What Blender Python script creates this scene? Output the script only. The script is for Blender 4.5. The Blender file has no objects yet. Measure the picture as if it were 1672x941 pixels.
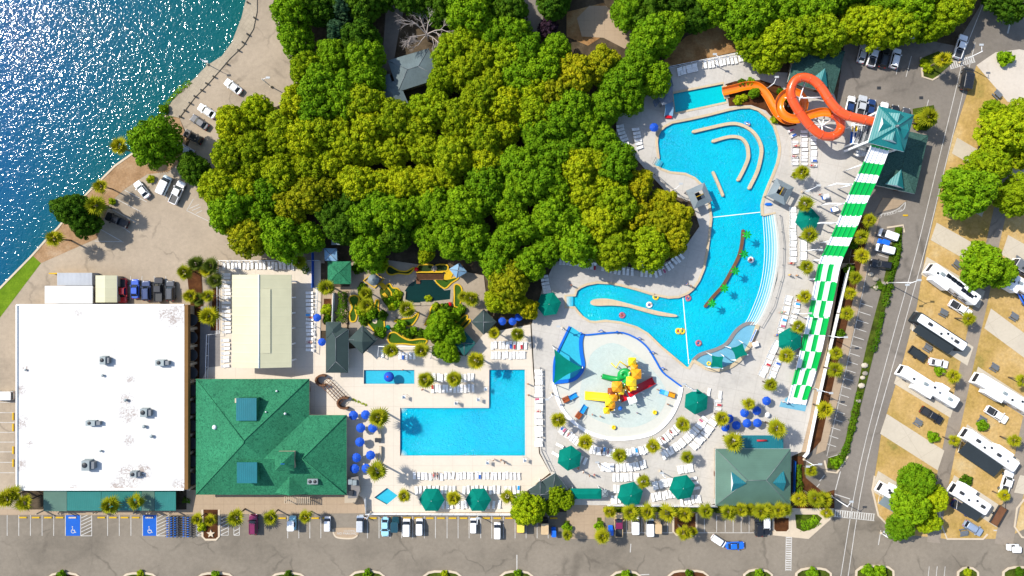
import bpy, math, random
import numpy as np
from mathutils import Vector, Matrix
from mathutils.geometry import tessellate_polygon
R = math.radians
random.seed(7)
SC = bpy.context.scene
COL = SC.collection
H, S = 160.0, 7.0                       # drone height (m); map pixels of the survey per metre on the ground
def P(px, py, z=0.0):
    k = (H - z) / H
    return Vector(((px - 836) / S * k, (470.5 - py) / S * k, z))
def PP(pts, z=0.0): return [P(a, b, z) for a, b in pts]

# ------------------------------------------------------------------ materials
def lin(c):
    c /= 255.0
    return c / 12.92 if c <= .04045 else ((c + .055) / 1.055) ** 2.4
def C(r, g, b, k=.52): return (lin(r) * k, lin(g) * k, lin(b) * k)
MATS = {}
class NT:
    def __init__(s, name):
        s.m = bpy.data.materials.new(name); s.m.use_nodes = True
        s.t = s.m.node_tree; s.b = s.t.nodes['Principled BSDF']; MATS[name] = s.m
    def n(s, typ, **kw):
        nd = s.t.nodes.new(typ)
        for k, v in kw.items():
            if k in nd.inputs: nd.inputs[k].default_value = v
            else: setattr(nd, k, v)
        return nd
    def l(s, a, b): s.t.links.new(a, b)
    def pos(s): return s.n('ShaderNodeNewGeometry').outputs['Position']
    def obj(s): return s.n('ShaderNodeTexCoord').outputs['Object']
    def noise(s, vec, scale, detail=3, rough=.55, dist=0):
        nd = s.n('ShaderNodeTexNoise'); nd.inputs['Scale'].default_value = scale
        nd.inputs['Detail'].default_value = detail; nd.inputs['Roughness'].default_value = rough
        nd.inputs['Distortion'].default_value = dist
        s.l(vec, nd.inputs['Vector']); return nd.outputs['Fac']
    def ramp(s, fac, stops):
        nd = s.n('ShaderNodeValToRGB'); e = nd.color_ramp.elements
        while len(e) < len(stops): e.new(.5)
        for el, (p, c) in zip(e, stops):
            el.position = p; el.color = (*c, 1) if len(c) == 3 else c
        s.l(fac, nd.inputs['Fac']); return nd.outputs['Color']
    def mul(s, a, b, fac=1.0, mode='MULTIPLY'):
        nd = s.n('ShaderNodeMix'); nd.data_type = 'RGBA'; nd.blend_type = mode
        if isinstance(fac, float): nd.inputs[0].default_value = fac
        else: s.l(fac, nd.inputs[0])
        for i, x in ((6, a), (7, b)):
            if isinstance(x, tuple): nd.inputs[i].default_value = (*x, 1)
            else: s.l(x, nd.inputs[i])
        return nd.outputs[2]
    def math(s, op, a, b=0.0):
        nd = s.n('ShaderNodeMath'); nd.operation = op
        for i, x in ((0, a), (1, b)):
            if isinstance(x, (int, float)): nd.inputs[i].default_value = x
            else: s.l(x, nd.inputs[i])
        return nd.outputs[0]
    def bump(s, h, strength, dist):
        nd = s.n('ShaderNodeBump'); nd.inputs['Strength'].default_value = strength
        nd.inputs['Distance'].default_value = dist
        s.l(h, nd.inputs['Height']); s.l(nd.outputs[0], s.b.inputs['Normal'])
    def base(s, c):
        if isinstance(c, tuple): s.b.inputs['Base Color'].default_value = (*c, 1)
        else: s.l(c, s.b.inputs['Base Color'])
    def set(s, rough=.8, metal=0, spec=.3):
        s.b.inputs['Roughness'].default_value = rough; s.b.inputs['Metallic'].default_value = metal
        s.b.inputs['Specular IOR Level'].default_value = spec
def G(v): return (v, v, v)
def mat(name, c, rough=.7, var=.12, s1=.25, s2=3.0, spec=.3, metal=0, bump=0, coat=0):
    """plain weathered surface: two octaves of wear on one colour"""
    if name in MATS: return MATS[name]
    t = NT(name); t.set(rough, metal, spec)
    if var:
        p = t.pos()
        a = t.ramp(t.noise(p, s1, 4), [(.3, G(1 - var)), (.7, G(1 + var * .6))])
        b = t.ramp(t.noise(p, s2, 3), [(.3, G(1 - var * .6)), (.7, G(1 + var * .4))])
        t.base(t.mul(t.mul(a, b), c))
        if bump: t.bump(t.noise(p, s2 * 2, 3), .5, bump)
    else: t.base(c)
    if coat: t.b.inputs['Coat Weight'].default_value = coat
    return t.m
def asphalt(name, c, crack=.5, stain=.3, cs=.09):
    t = NT(name); t.set(.9, 0, .2); p = t.pos()
    a = t.ramp(t.noise(p, .06, 5, .6), [(.3, G(1 - stain)), (.5, G(1)), (.72, G(1 + stain * .55))])
    b = t.ramp(t.noise(p, 1.1, 6, .7), [(.25, G(.86)), (.75, G(1.1))])
    g = t.ramp(t.noise(p, 9, 2), [(.2, G(.9)), (.8, G(1.08))])
    col = t.mul(t.mul(t.mul(a, b), g), c)
    # cracks and tar seams
    off = t.n('ShaderNodeVectorMath'); off.operation = 'MULTIPLY_ADD'
    nn = t.n('ShaderNodeTexNoise'); nn.inputs['Scale'].default_value = .35; nn.inputs['Detail'].default_value = 4
    t.l(p, nn.inputs['Vector']); t.l(nn.outputs['Color'], off.inputs[0]); off.inputs[1].default_value = (3.5, 3.5, 0); t.l(p, off.inputs[2])
    v = t.n('ShaderNodeTexVoronoi'); v.feature = 'DISTANCE_TO_EDGE'; v.inputs['Scale'].default_value = cs
    t.l(off.outputs[0], v.inputs['Vector'])
    cr = t.ramp(v.outputs['Distance'], [(0, G(1)), (.012, G(.6)), (.028, G(0))])
    gate = t.ramp(t.noise(p, .13, 2), [(.45, G(0)), (.58, G(1))])
    crm = t.mul(cr, gate)
    f = t.math('MULTIPLY', crm, crack)
    col = t.mul(col, (c[0] * .3, c[1] * .3, c[2] * .3), f, 'MIX')
    oil = t.ramp(t.noise(p, .5, 3, .7), [(.68, G(0)), (.78, G(1))])
    col = t.mul(col, (c[0] * .5, c[1] * .5, c[2] * .5), t.math('MULTIPLY', oil, .45), 'MIX')
    t.base(col); t.bump(t.noise(p, 14, 3), .4, .01); return t.m
def soil(name, stops, s=.15, fine=2.2, rough=.95):
    t = NT(name); t.set(rough, 0, .1); p = t.pos()
    base = t.ramp(t.noise(p, s, 7, .68), stops)
    b = t.ramp(t.noise(p, fine, 5, .7), [(.25, G(.72)), (.75, G(1.2))])
    t.base(t.mul(base, b)); t.bump(t.noise(p, fine * 2, 4), .6, .05); return t.m
def concrete(name, c, joint=0, stain=.12, rot=0, dirt=.25):
    t = NT(name); t.set(.85, 0, .25); p = t.pos()
    a = t.ramp(t.noise(p, .12, 6, .65), [(.25, G(1 - stain * 1.6)), (.5, G(1)), (.75, G(1 + stain * .5))])
    b = t.ramp(t.noise(p, 1.6, 5, .7), [(.25, G(1 - stain * .9)), (.7, G(1.03))])
    col = t.mul(t.mul(a, b), c)
    if joint:
        mp = t.n('ShaderNodeMapping'); mp.inputs['Rotation'].default_value = (0, 0, rot); t.l(p, mp.inputs['Vector'])
        br = t.n('ShaderNodeTexBrick'); br.offset = 0; br.inputs['Scale'].default_value = 1
        br.inputs['Brick Width'].default_value = joint; br.inputs['Row Height'].default_value = joint
        br.inputs['Mortar Size'].default_value = .045; br.inputs['Mortar Smooth'].default_value = .3
        t.l(mp.outputs[0], br.inputs['Vector'])
        col = t.mul(col, (c[0] * .62, c[1] * .6, c[2] * .58), t.math('MULTIPLY', br.outputs['Fac'], .5), 'MIX')
    d = t.ramp(t.noise(p, .35, 5, .75, 1.5), [(.56, G(0)), (.72, G(1))])
    col = t.mul(col, (c[0] * .6, c[1] * .56, c[2] * .52), t.math('MULTIPLY', d, dirt), 'MIX')
    t.base(col); return t.m
def seamed(name, c, period=.45, rot=0, depth=.45, rough=.45, var=.1, metal=0.0):
    """standing seam or ribbed metal"""
    t = NT(name); t.set(rough, metal, .4); p = t.pos()
    mp = t.n('ShaderNodeMapping'); mp.inputs['Rotation'].default_value = (0, 0, rot); t.l(p, mp.inputs['Vector'])
    sx = t.n('ShaderNodeSeparateXYZ'); t.l(mp.outputs[0], sx.inputs[0])
    fr = t.math('FRACT', t.math('DIVIDE', sx.outputs[0], period))
    rib = t.ramp(fr, [(0, G(1)), (.12, G(0)), (.88, G(0)), (1, G(1))])
    a = t.ramp(t.noise(p, .3, 4), [(.3, G(1 - var)), (.7, G(1 + var))])
    col = t.mul(a, c)
    t.base(col); t.bump(rib, depth, .06); return t.m
def shingle(name, c, c2):
    t = NT(name); t.set(.85, 0, .2); p = t.pos()
    w = t.noise(p, 1.5, 3, .6, 2.2)
    col = t.ramp(w, [(.33, c2), (.5, c), (.66, tuple(min(1, x * 1.25) for x in c))])
    a = t.ramp(t.noise(p, .15, 4), [(.3, G(.85)), (.7, G(1.12))])
    t.base(t.mul(col, a)); t.bump(w, .6, .12); return t.m
def leafmat(name, c, tr=.2):
    t = NT(name); t.set(.75, 0, .06)
    oi = t.n('ShaderNodeObjectInfo')
    r = t.ramp(oi.outputs['Random'], [(0, (.74, .8, .8)), (.5, G(1)), (1, (1.25, 1.14, 1.0))])
    ob = t.obj()
    nz = t.ramp(t.noise(ob, .55, 4, .7), [(.28, (.5, .72, .8)), (.5, G(1)), (.75, (1.4, 1.2, 1.0))])
    col = t.mul(t.mul(r, nz), c)
    t.base(col)
    ts = t.n('ShaderNodeBsdfTranslucent'); t.l(t.mul(col, (1.0, 1.1, .6)), ts.inputs['Color'])
    mx = t.n('ShaderNodeMixShader'); mx.inputs[0].default_value = tr
    out = t.t.nodes['Material Output']
    t.l(t.b.outputs[0], mx.inputs[1]); t.l(ts.outputs[0], mx.inputs[2]); t.l(mx.outputs[0], out.inputs['Surface'])
    return t.m
def poolwater(name, c, c2, rough=.06, rip=.05, sc=1.0):
    t = NT(name); t.set(rough, 0, .5); t.b.inputs['IOR'].default_value = 1.33; p = t.pos()
    a = t.ramp(t.noise(p, .07, 3), [(.3, c2), (.7, c)])
    b = t.ramp(t.noise(p, 2.0 * sc, 3, .6, 1.2), [(.25, G(.9)), (.5, G(1)), (.75, G(1.1))])
    t.base(t.mul(a, b))
    h = t.noise(p, 1.6 * sc, 4, .55, 1.0)
    t.bump(h, 1.0, rip); return t.m
def glass(name, c=(.012, .016, .022), rough=.08):
    t = NT(name); t.set(rough, 0, .6); t.base(c); return t.m
def paint(name, c, rough=.28, coat=.6, metal=.0):
    t = NT(name); t.set(rough, metal, .5); t.b.inputs['Coat Weight'].default_value = coat
    t.b.inputs['Coat Roughness'].default_value = .06
    p = t.obj(); a = t.ramp(t.noise(p, 1.5, 4), [(.3, G(.9)), (.7, G(1.04))]); t.base(t.mul(a, c)); return t.m

# ------------------------------------------------------------------ mesh building
class MB:
    def __init__(s): s.v = []; s.f = []; s.m = []; s.s = []
    def add(s, vs, fs, m=0, smooth=False):
        o = len(s.v); s.v += [Vector(v) for v in vs]
        for f in fs: s.f.append([i + o for i in f]); s.m.append(m); s.s.append(smooth)
        return s
    def box(s, c, size, rot=0, m=0, top=1.0):
        """c = centre of the bottom"""
        x, y, z = size[0] / 2, size[1] / 2, size[2]
        M_ = Matrix.Rotation(rot, 3, 'Z'); c = Vector(c)
        vs = [c + M_ @ Vector(q) for q in ((-x, -y, 0), (x, -y, 0), (x, y, 0), (-x, y, 0), (-x * top, -y * top, z), (x * top, -y * top, z), (x * top, y * top, z), (-x * top, y * top, z))]
        return s.add(vs, [(3, 2, 1, 0), (4, 5, 6, 7), (0, 1, 5, 4), (1, 2, 6, 5), (2, 3, 7, 6), (3, 0, 4, 7)], m)
    def prism(s, pts, z0, z1, m=0, holes=(), sides=True, mside=None, bottom=False):
        loops = [[Vector((p[0], p[1], 0)) for p in pts]] + [[Vector((p[0], p[1], 0)) for p in h] for h in holes]
        flat = [p for l in loops for p in l]
        tris = tessellate_polygon(loops)
        top = [(p.x, p.y, z1) for p in flat]; fs = []
        for t in tris:
            a, b, c = (flat[i] for i in t)
            fs.append(t if (b - a).cross(c - a).z > 0 else t[::-1])
        s.add(top, fs, m)
        if bottom: s.add([(p.x, p.y, z0) for p in flat], [tuple(f[::-1]) for f in fs], m)
        if sides and z1 != z0:
            for k, l in enumerate(loops):
                n = len(l); ar = sum(l[i].x * l[(i + 1) % n].y - l[(i + 1) % n].x * l[i].y for i in range(n))
                if (ar < 0) != (k > 0): l = l[::-1]
                vs = [(p.x, p.y, z0) for p in l] + [(p.x, p.y, z1) for p in l]
                s.add(vs, [(i, (i + 1) % n, n + (i + 1) % n, n + i) for i in range(n)], m if mside is None else mside)
        return s
    def strip(s, path, w, z0, z1, m=0, closed=False):
        """a wall or kerb or painted line of width w along a path; z0/z1 bottom and top"""
        n = len(path); L = []; Rr = []
        for i, p in enumerate(path):
            if closed: a, b = path[i - 1], path[(i + 1) % n]
            else: a, b = path[max(0, i - 1)], path[min(n - 1, i + 1)]
            d = Vector((b[0] - a[0], b[1] - a[1])); d = d.normalized() if d.length else Vector((1, 0))
            q = Vector((-d.y, d.x)) * w / 2
            L.append((p[0] + q.x, p[1] + q.y)); Rr.append((p[0] - q.x, p[1] - q.y))
        vs = [(*l, z1) for l in L] + [(*r, z1) for r in Rr]
        k = range(n if closed else n - 1)
        fs = [(n + i, n + (i + 1) % n, (i + 1) % n, i) for i in k]
        if z1 > z0:
            vs += [(*l, z0) for l in L] + [(*r, z0) for r in Rr]
            fs += [(i, (i + 1) % n, 2 * n + (i + 1) % n, 2 * n + i) for i in k]
            fs += [(3 * n + i, 3 * n + (i + 1) % n, n + (i + 1) % n, n + i) for i in k]
            if not closed: fs += [(0, 2 * n, 3 * n, n), (n - 1, 2 * n - 1, 4 * n - 1, 3 * n - 1)]
        return s.add(vs, fs, m)
    def sweep(s, path, prof, m=0, closedprof=True, smooth=True, caps=False, up=Vector((0, 0, 1))):
        """prof: (side, up) pairs, or a function of the index"""
        n = len(path); vs = []; 
        for i, p in enumerate(path):
            p = Vector(p); a = Vector(path[max(0, i - 1)]); b = Vector(path[min(n - 1, i + 1)])
            d = (b - a).normalized(); u = up
            if abs(d.dot(u)) > .95: u = Vector((1, 0, 0))
            sd = d.cross(u).normalized(); uu = sd.cross(d)
            pr = prof(i) if callable(prof) else prof
            vs += [p + sd * x + uu * y for x, y in pr]
        k = len(pr); fs = []
        for i in range(n - 1):
            for j in range(k if closedprof else k - 1):
                j2 = (j + 1) % k
                fs.append((i * k + j, i * k + j2, (i + 1) * k + j2, (i + 1) * k + j))
        if caps: fs += [tuple(range(k))[::-1], tuple((n - 1) * k + j for j in range(k))]
        return s.add(vs, fs, m, smooth)
    def tube(s, path, r, n=8, m=0, r2=None, caps=True, smooth=True):
        N = len(path)
        def pr(i):
            q = r if r2 is None else r + (r2 - r) * i / (N - 1)
            return [(q * math.cos(2 * math.pi * j / n), -q * math.sin(2 * math.pi * j / n)) for j in range(n)]
        return s.sweep(path, pr, m, True, smooth, caps)
    def lathe(s, c, prof, n=16, m=0, smooth=True, rot=0, sx=1, sy=1):
        c = Vector(c); vs = []; fs = []
        for r, z in prof:
            vs += [c + Vector((sx * r * math.cos(rot + 2 * math.pi * j / n), sy * r * math.sin(rot + 2 * math.pi * j / n), z)) for j in range(n)]
        for i in range(len(prof) - 1):
            for j in range(n): fs.append((i * n + j, i * n + (j + 1) % n, (i + 1) * n + (j + 1) % n, (i + 1) * n + j))
        if prof[-1][0] > 1e-4: fs.append(tuple((len(prof) - 1) * n + j for j in range(n)))
        if prof[0][0] > 1e-4: fs.append(tuple(range(n))[::-1])
        return s.add(vs, fs, m, smooth)
    def loft(s, rings, m=0, smooth=False):
        k = len(rings[0]); vs = [v for r in rings for v in r]; fs = []
        for i in range(len(rings) - 1):
            for j in range(k): fs.append((i * k + j, i * k + (j + 1) % k, (i + 1) * k + (j + 1) % k, (i + 1) * k + j))
        fs.append(tuple((len(rings) - 1) * k + j for j in range(k)))
        fs.append(tuple(range(k))[::-1])
        return s.add(vs, fs, m, smooth)
ORIG = {}
def obj(name, mb, mats, parent=None, origin=None):
    """link a MB as one mesh object; world coordinates in, local to the parent's root"""
    if not isinstance(mats, (list, tuple)): mats = [mats]
    if parent is not None: o0 = ORIG[parent.name]
    elif origin is not None: o0 = Vector(origin)
    else:
        xs = [v.x for v in mb.v]; ys = [v.y for v in mb.v]
        o0 = Vector(((min(xs) + max(xs)) / 2, (min(ys) + max(ys)) / 2, min(v.z for v in mb.v)))
    me = bpy.data.meshes.new(name)
    me.from_pydata([v - o0 for v in mb.v], [], mb.f)
    for m in mats: me.materials.append(MATS[m] if isinstance(m, str) else m)
    me.polygons.foreach_set('material_index', mb.m); me.polygons.foreach_set('use_smooth', mb.s)
    me.update()
    o = bpy.data.objects.new(name, me); COL.objects.link(o)
    if parent is not None: o.parent = parent; ORIG[o.name] = o0
    else: o.location = o0; ORIG[o.name] = o0
    return o
def thing(name, label, cat, loc=(0, 0, 0), group=None):
    o = bpy.data.objects.new(name, None); COL.objects.link(o); o.location = loc
    o.empty_display_size = .3; ORIG[o.name] = Vector(loc); return tag(o, label, cat, group)
def tag(o, label, cat, group=None, kind=None):
    o['label'] = label; o['category'] = cat
    if group: o['group'] = group
    if kind: o['kind'] = kind
    return o
def struct(name, mb, m, kind='structure', label=None):
    o = obj(name, mb, m, None, (0, 0, 0)); o['kind'] = kind
    if label: o['label'] = label
    return o
KIDS = {}
def dup(root, loc, rz=0, scale=1.0, label=None, group=None, swap=None):
    """copy of a thing with copies of its parts and sub-parts (mesh data shared); swap = {part name: material}"""
    def cp(o, par):
        c = o.copy(); COL.objects.link(c)
        if par is not None: c.parent = par
        if swap and o.type == 'MESH':
            key = o.name.split('.')[0]
            if key in swap:
                c.material_slots[0].link = 'OBJECT'; c.material_slots[0].material = MATS[swap[key]]
        if o.name not in KIDS: KIDS[o.name] = list(o.children)
        for ch in KIDS[o.name]: cp(ch, c)
        return c
    r = cp(root, None); r.location = loc; r.rotation_euler = (0, 0, rz); r.scale = (scale,) * 3
    if label: r['label'] = label
    if group: r['group'] = group
    return r
def drop(o):
    for c in list(o.children): drop(c)
    bpy.data.objects.remove(o)
ORD = 'first second third fourth fifth sixth seventh eighth ninth tenth eleventh twelfth thirteenth fourteenth fifteenth sixteenth seventeenth eighteenth nineteenth twentieth'.split()
def ordn(i):
    if i < 20: return ORD[i]
    t = (i + 1) // 10; u = (i + 1) % 10
    if u == 0: return {3: 'thirtieth', 4: 'fortieth', 5: 'fiftieth'}[t]
    return {2: 'twenty', 3: 'thirty', 4: 'forty'}[t] + '-' + ORD[u - 1]
def smooth(pts, n=6, closed=False):
    """Catmull-Rom through the points"""
    pts = [Vector(p) for p in pts]; out = []; N = len(pts)
    for i in range(N if closed else N - 1):
        g = (lambda k: pts[k % N]) if closed else (lambda k: pts[max(0, min(N - 1, k))])
        p0, p1, p2, p3 = g(i - 1), g(i), g(i + 1), g(i + 2)
        for k in range(n):
            t = k / n
            out.append(.5 * ((2 * p1) + (p2 - p0) * t + (2 * p0 - 5 * p1 + 4 * p2 - p3) * t * t + (3 * p1 - p0 - 3 * p2 + p3) * t ** 3))
    if not closed: out.append(pts[-1])
    return out
def sm2(pts, n=4, closed=True): return [(v.x, v.y) for v in smooth([(a, b, 0) for a, b in pts], n, closed)]
def along(poly, n):
    """n points evenly along a polyline with the local direction"""
    poly = [Vector((a, b)) for a, b in poly]
    L = [0]
    for a, b in zip(poly, poly[1:]): L.append(L[-1] + (b - a).length)
    out = []
    for i in range(n):
        d = L[-1] * (i / (n - 1) if n > 1 else .5)
        k = 0
        while k < len(L) - 2 and L[k + 1] < d: k += 1
        u = (d - L[k]) / (L[k + 1] - L[k]); p = poly[k].lerp(poly[k + 1], u)
        d2 = min(L[-1], d + .01 + L[-1] * .15); d1 = max(0, d - L[-1] * .15)
        def at(x):
            k = 0
            while k < len(L) - 2 and L[k + 1] < x: k += 1
            return poly[k].lerp(poly[k + 1], (x - L[k]) / (L[k + 1] - L[k]))
        out.append((p, (at(d2) - at(d1)).normalized()))
    return out
# ------------------------------------------------------------------ palette
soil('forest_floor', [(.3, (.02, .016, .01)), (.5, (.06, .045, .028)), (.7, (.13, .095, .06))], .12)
soil('dirt', [(.25, C(120, 80, 45)), (.5, C(190, 145, 95)), (.75, C(215, 180, 130))], .2)
soil('shore_dirt', [(.25, C(150, 115, 80)), (.5, C(196, 158, 118)), (.75, C(215, 185, 150))], .2)
soil('camp_ground', [(.28, C(150, 146, 72)), (.4, C(206, 172, 98)), (.54, C(230, 192, 124)), (.74, C(242, 220, 172))], .07, 1.4)
soil('mulch', [(.25, C(60, 35, 20)), (.5, C(100, 62, 36)), (.75, C(130, 85, 50))], .5, 5)
soil('bed_green', [(.25, C(50, 45, 20)), (.45, C(75, 90, 25)), (.7, C(110, 130, 35))], .5, 4)
soil('lawn', [(.25, C(85, 120, 20)), (.5, C(120, 155, 30)), (.75, C(150, 180, 45))], .25, 3)
soil('rubble', [(.2, C(120, 110, 105)), (.5, C(190, 180, 165)), (.8, C(235, 228, 212))], .8, 2.5)
asphalt('street', C(160, 149, 133), .42)
asphalt('lot_tan', C(202, 184, 160), .4, .3)
asphalt('road_grey', C(155, 146, 135), .45, .22, .05)
asphalt('lane_grey', C(175, 162, 146), .4)
concrete('deck_cream', C(253, 240, 220, .52), 4.6, .05, 0, .08)
concrete('deck_grey', C(237, 231, 221, .5), 4.3, .13, .2, .3)
concrete('deck_pale', C(238, 226, 210, .54), 0, .08)
concrete('path', C(205, 180, 150), 2.4, .1)
concrete('path_grey', C(160, 155, 152), 2.4, .12)
concrete('garden_tan', C(196, 180, 158), 0, .14, 0, .4)
concrete('pad', C(234, 221, 198), 6, .08, R(-32), .2)
concrete('kerb', C(243, 224, 196), 0, .08, 0, .15)
concrete('coping', C(240, 218, 180), 1.5, .08, 0, .1)
concrete('stone', C(205, 190, 165), .9, .22, .6, .3)
concrete('stucco', C(214, 196, 170), 0, .08)
concrete('splash_floor', C(240, 240, 228), 0, .05, 0, .05)
concrete('bronze_wall', C(150, 110, 60), 0, .1)
mat('line_white', C(240, 236, 228), .8, .22, .7, 6)
mat('line_yellow', C(252, 205, 20), .7, .12)
mat('stall_blue', C(10, 110, 225), .8, .1)
mat('white_metal', (.72, .73, .74), .45, .06)
mat('white_plastic', (.78, .77, .75), .5, .05)
mat('sling', (.72, .72, .72), .7, .06)
mat('grey_metal', C(150, 155, 160), .45, .1, metal=.3)
mat('dark_metal', (.03, .032, .035), .4, .1)
mat('dark_roof', C(62, 82, 80), .8, .15, .4, 5)
mat('grey_roof', C(150, 165, 172), .7, .14, .4, 4)
mat('house_roof', C(118, 136, 140), .7, .2, .4, 4)
mat('wood', C(140, 95, 65), .8, .2, 1, 8)
mat('brown_stone', C(135, 92, 62), .85, .2, .8, 5)
mat('bark', (.07, .05, .035), .9, .2, 2, 8)
mat('palm_bark', (.13, .1, .075), .9, .2, 2, 8)
mat('bare_bark', (.36, .31, .28), .9, .15)
mat('tyre', (.012, .012, .013), .85, 0)
mat('rubber', (.02, .02, .02), .8, 0)
mat('orange_tube', C(245, 88, 28, .75), .25, .08, .6, 3, .5, coat=.5)
mat('orange_flume', C(248, 128, 20, .75), .22, .08, .6, 3, .5, coat=.5)
mat('slide_green', C(0, 190, 82, .72), .3, .06, spec=.5, coat=.3)
mat('slide_white', (.76, .77, .79), .3, .04, spec=.5, coat=.3)
mat('canvas_green', C(0, 136, 118, .56), .85, .1, .8, 4, .08)
mat('canvas_teal', C(12, 92, 90, .62), .75, .1)
mat('canvas_blue', C(18, 86, 205, .68), .75, .08)
mat('canvas_sky', C(150, 195, 230), .7, .1)
mat('canvas_grey', C(128, 140, 158), .8, .15, .8, 4)
mat('turf', C(58, 98, 8, .62), .95, .14, .8, 8)
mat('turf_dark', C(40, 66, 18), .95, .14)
mat('curb_yellow', C(250, 202, 15), .7, .12)
mat('toy_yellow', C(255, 214, 10, .75), .35, .05, coat=.3)
mat('toy_orange', C(250, 166, 20, .72), .5, .2, 1, 3)
mat('toy_red', C(205, 12, 28, .8), .3, .06, coat=.3)
mat('toy_green', C(10, 160, 70, .75), .35, .05, coat=.3)
mat('toy_blue', C(20, 110, 215, .7), .35, .05, coat=.3)
mat('toy_cyan', C(40, 165, 245, .7), .35, .05, coat=.3)
mat('toy_brown', C(190, 95, 45), .5, .1)
mat('skin', (.42, .25, .17), .6, 0); mat('skin_dark', (.16, .09, .06), .6, 0)
mat('hair_dark', (.02, .014, .01), .6, 0); mat('hair_fair', (.28, .18, .08), .6, 0)
mat('solar', (.012, .014, .02), .15, .1, spec=.6)
mat('awning_dark', C(52, 62, 68), .8, .12)
mat('towel_red', C(220, 60, 70), .9, .1); mat('towel_blue', C(50, 110, 210), .9, .1); mat('towel_pink', C(225, 120, 150), .9, .1)
mat('ac_grey', C(178, 190, 192), .5, .12, metal=.2)
mat('rock', C(190, 180, 165), .9, .2, .6, 3)
mat('bike_blue', C(40, 90, 170), .4, .1)
glass('glass'); glass('car_glass', (.01, .013, .018), .05)
mat('lamp_head', C(215, 220, 222), .4, .05); mat('tail_red', (.35, .01, .01), .3, 0); mat('head_light', (.7, .72, .75), .2, 0)
seamed('roof_teal', C(26, 132, 134, .6), .42, R(15), .5)
seamed('roof_teal_ns', C(50, 132, 124, .62), .42, 0, .5)
seamed('roof_green_dull', C(92, 128, 112, .6), .5, R(90), .25, .6)
seamed('roof_teal_bright', C(20, 118, 130, .65), .42, 0, .8)
seamed('roof_beige', C(226, 222, 184, .56), 2.1, R(90), .25, .5, .05)
seamed('container', C(200, 205, 212), .3, 0, .8)
shingle('shingle_green', C(56, 146, 104, .5), C(26, 108, 78, .5))
shingle('shingle_dull', C(70, 108, 98, .55), C(48, 84, 78, .55))
poolwater('pool_blue', C(0, 226, 252, .52), C(0, 200, 245, .52), .06, .26, 1.2)
poolwater('pool_main', C(10, 228, 253, .52), C(0, 205, 247, .52), .06, .3, 1.3)
poolwater('pool_cyan', C(0, 230, 238, .52), C(0, 205, 225, .52), .06, .05)
poolwater('pool_kid', C(70, 212, 242, .52), C(60, 205, 238, .52), .06, .03)
poolwater('pool_shallow', C(142, 204, 226, .56), C(120, 192, 222, .56), .06, .03)
poolwater('splash_film', C(222, 243, 235, .5), C(238, 244, 236, .5), .1, .02)
poolwater('pond_dark', (.0015, .016, .014), (.003, .024, .02), .05, .02)
for i, c in enumerate([(20, 196, 245), (60, 206, 244), (105, 215, 242), (150, 224, 240), (195, 232, 236), (232, 232, 222)]):
    poolwater('step_water_%d' % i, C(*c, .56), C(*c, .53), .08, .02)
leafmat('leaf_olive', (.26, .325, .006)); leafmat('leaf_green', (.14, .265, .006)); leafmat('leaf_lime', (.24, .33, .006))
leafmat('leaf_dark', (.055, .125, .006)); leafmat('leaf_gold', (.255, .27, .006)); leafmat('leaf_bluish', (.045, .1, .045))
leafmat('leaf_palm', (.24, .25, .008), .15); leafmat('leaf_palm_dark', (.08, .11, .012), .15); leafmat('leaf_hedge', (.06, .13, .004))
leafmat('leaf_fake', (.01, .3, .02), .1); leafmat('leaf_purple', (.06, .03, .05))

# white membrane roof with rust and dirt streaks that have a place of their own
def white_roof():
    t = NT('white_roof'); t.set(.7, 0, .3); p = t.pos()
    base = t.ramp(t.noise(p, .12, 5, .7), [(.25, (.45, .44, .42)), (.5, (.52, .515, .5)), (.8, (.56, .56, .55))])
    rust = t.ramp(t.noise(p, 1.1, 6, .8, 1.5), [(.47, G(0)), (.62, G(1))])
    m = None
    for px, py, r in ((207, 652, 1.6), (209, 676, 2.2), (209, 720, 1.3), (208, 775, 2.4), (206, 790, 3.0), (190, 795, 1.5), (285, 516, 2.6), (270, 514, 1.6), (33, 690, 1.8), (32, 640, 1.5), (42, 603, 1.0), (48, 725, .9), (34, 760, 1.4), (294, 793, 1.6), (128, 510, .9), (213, 620, .9), (232, 770, 2.), (120, 798, 1.)):
        c = P(px, py, 4.6)
        d = t.n('ShaderNodeVectorMath'); d.operation = 'DISTANCE'; t.l(p, d.inputs[0]); d.inputs[1].default_value = c
        f = t.math('SUBTRACT', 1.0, t.math('DIVIDE', d.outputs['Value'], r * 1.3))
        m = f if m is None else t.math('MAXIMUM', m, f)
    m = t.math('MAXIMUM', m, 0.0)
    k = t.math('MINIMUM', t.math('MULTIPLY', t.math('MULTIPLY', m, rust), 1.7), .62)
    br = t.n('ShaderNodeTexBrick'); br.offset = .5; br.inputs['Scale'].default_value = 1; br.inputs['Brick Width'].default_value = 9.0; br.inputs['Row Height'].default_value = 2.9; br.inputs['Mortar Size'].default_value = .03; t.l(p, br.inputs['Vector'])
    base = t.mul(base, (.36, .35, .33), t.math('MULTIPLY', br.outputs['Fac'], .5), 'MIX')
    dirt = t.ramp(t.noise(p, .3, 5, .7, 1.0), [(.55, G(0)), (.75, G(1))]); base = t.mul(base, (.5, .47, .42), t.math('MULTIPLY', dirt, .35), 'MIX')
    t.base(t.mul(base, (.13, .065, .035), k, 'MIX')); t.bump(t.noise(p, .8, 3), .3, .03)
white_roof()
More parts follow.
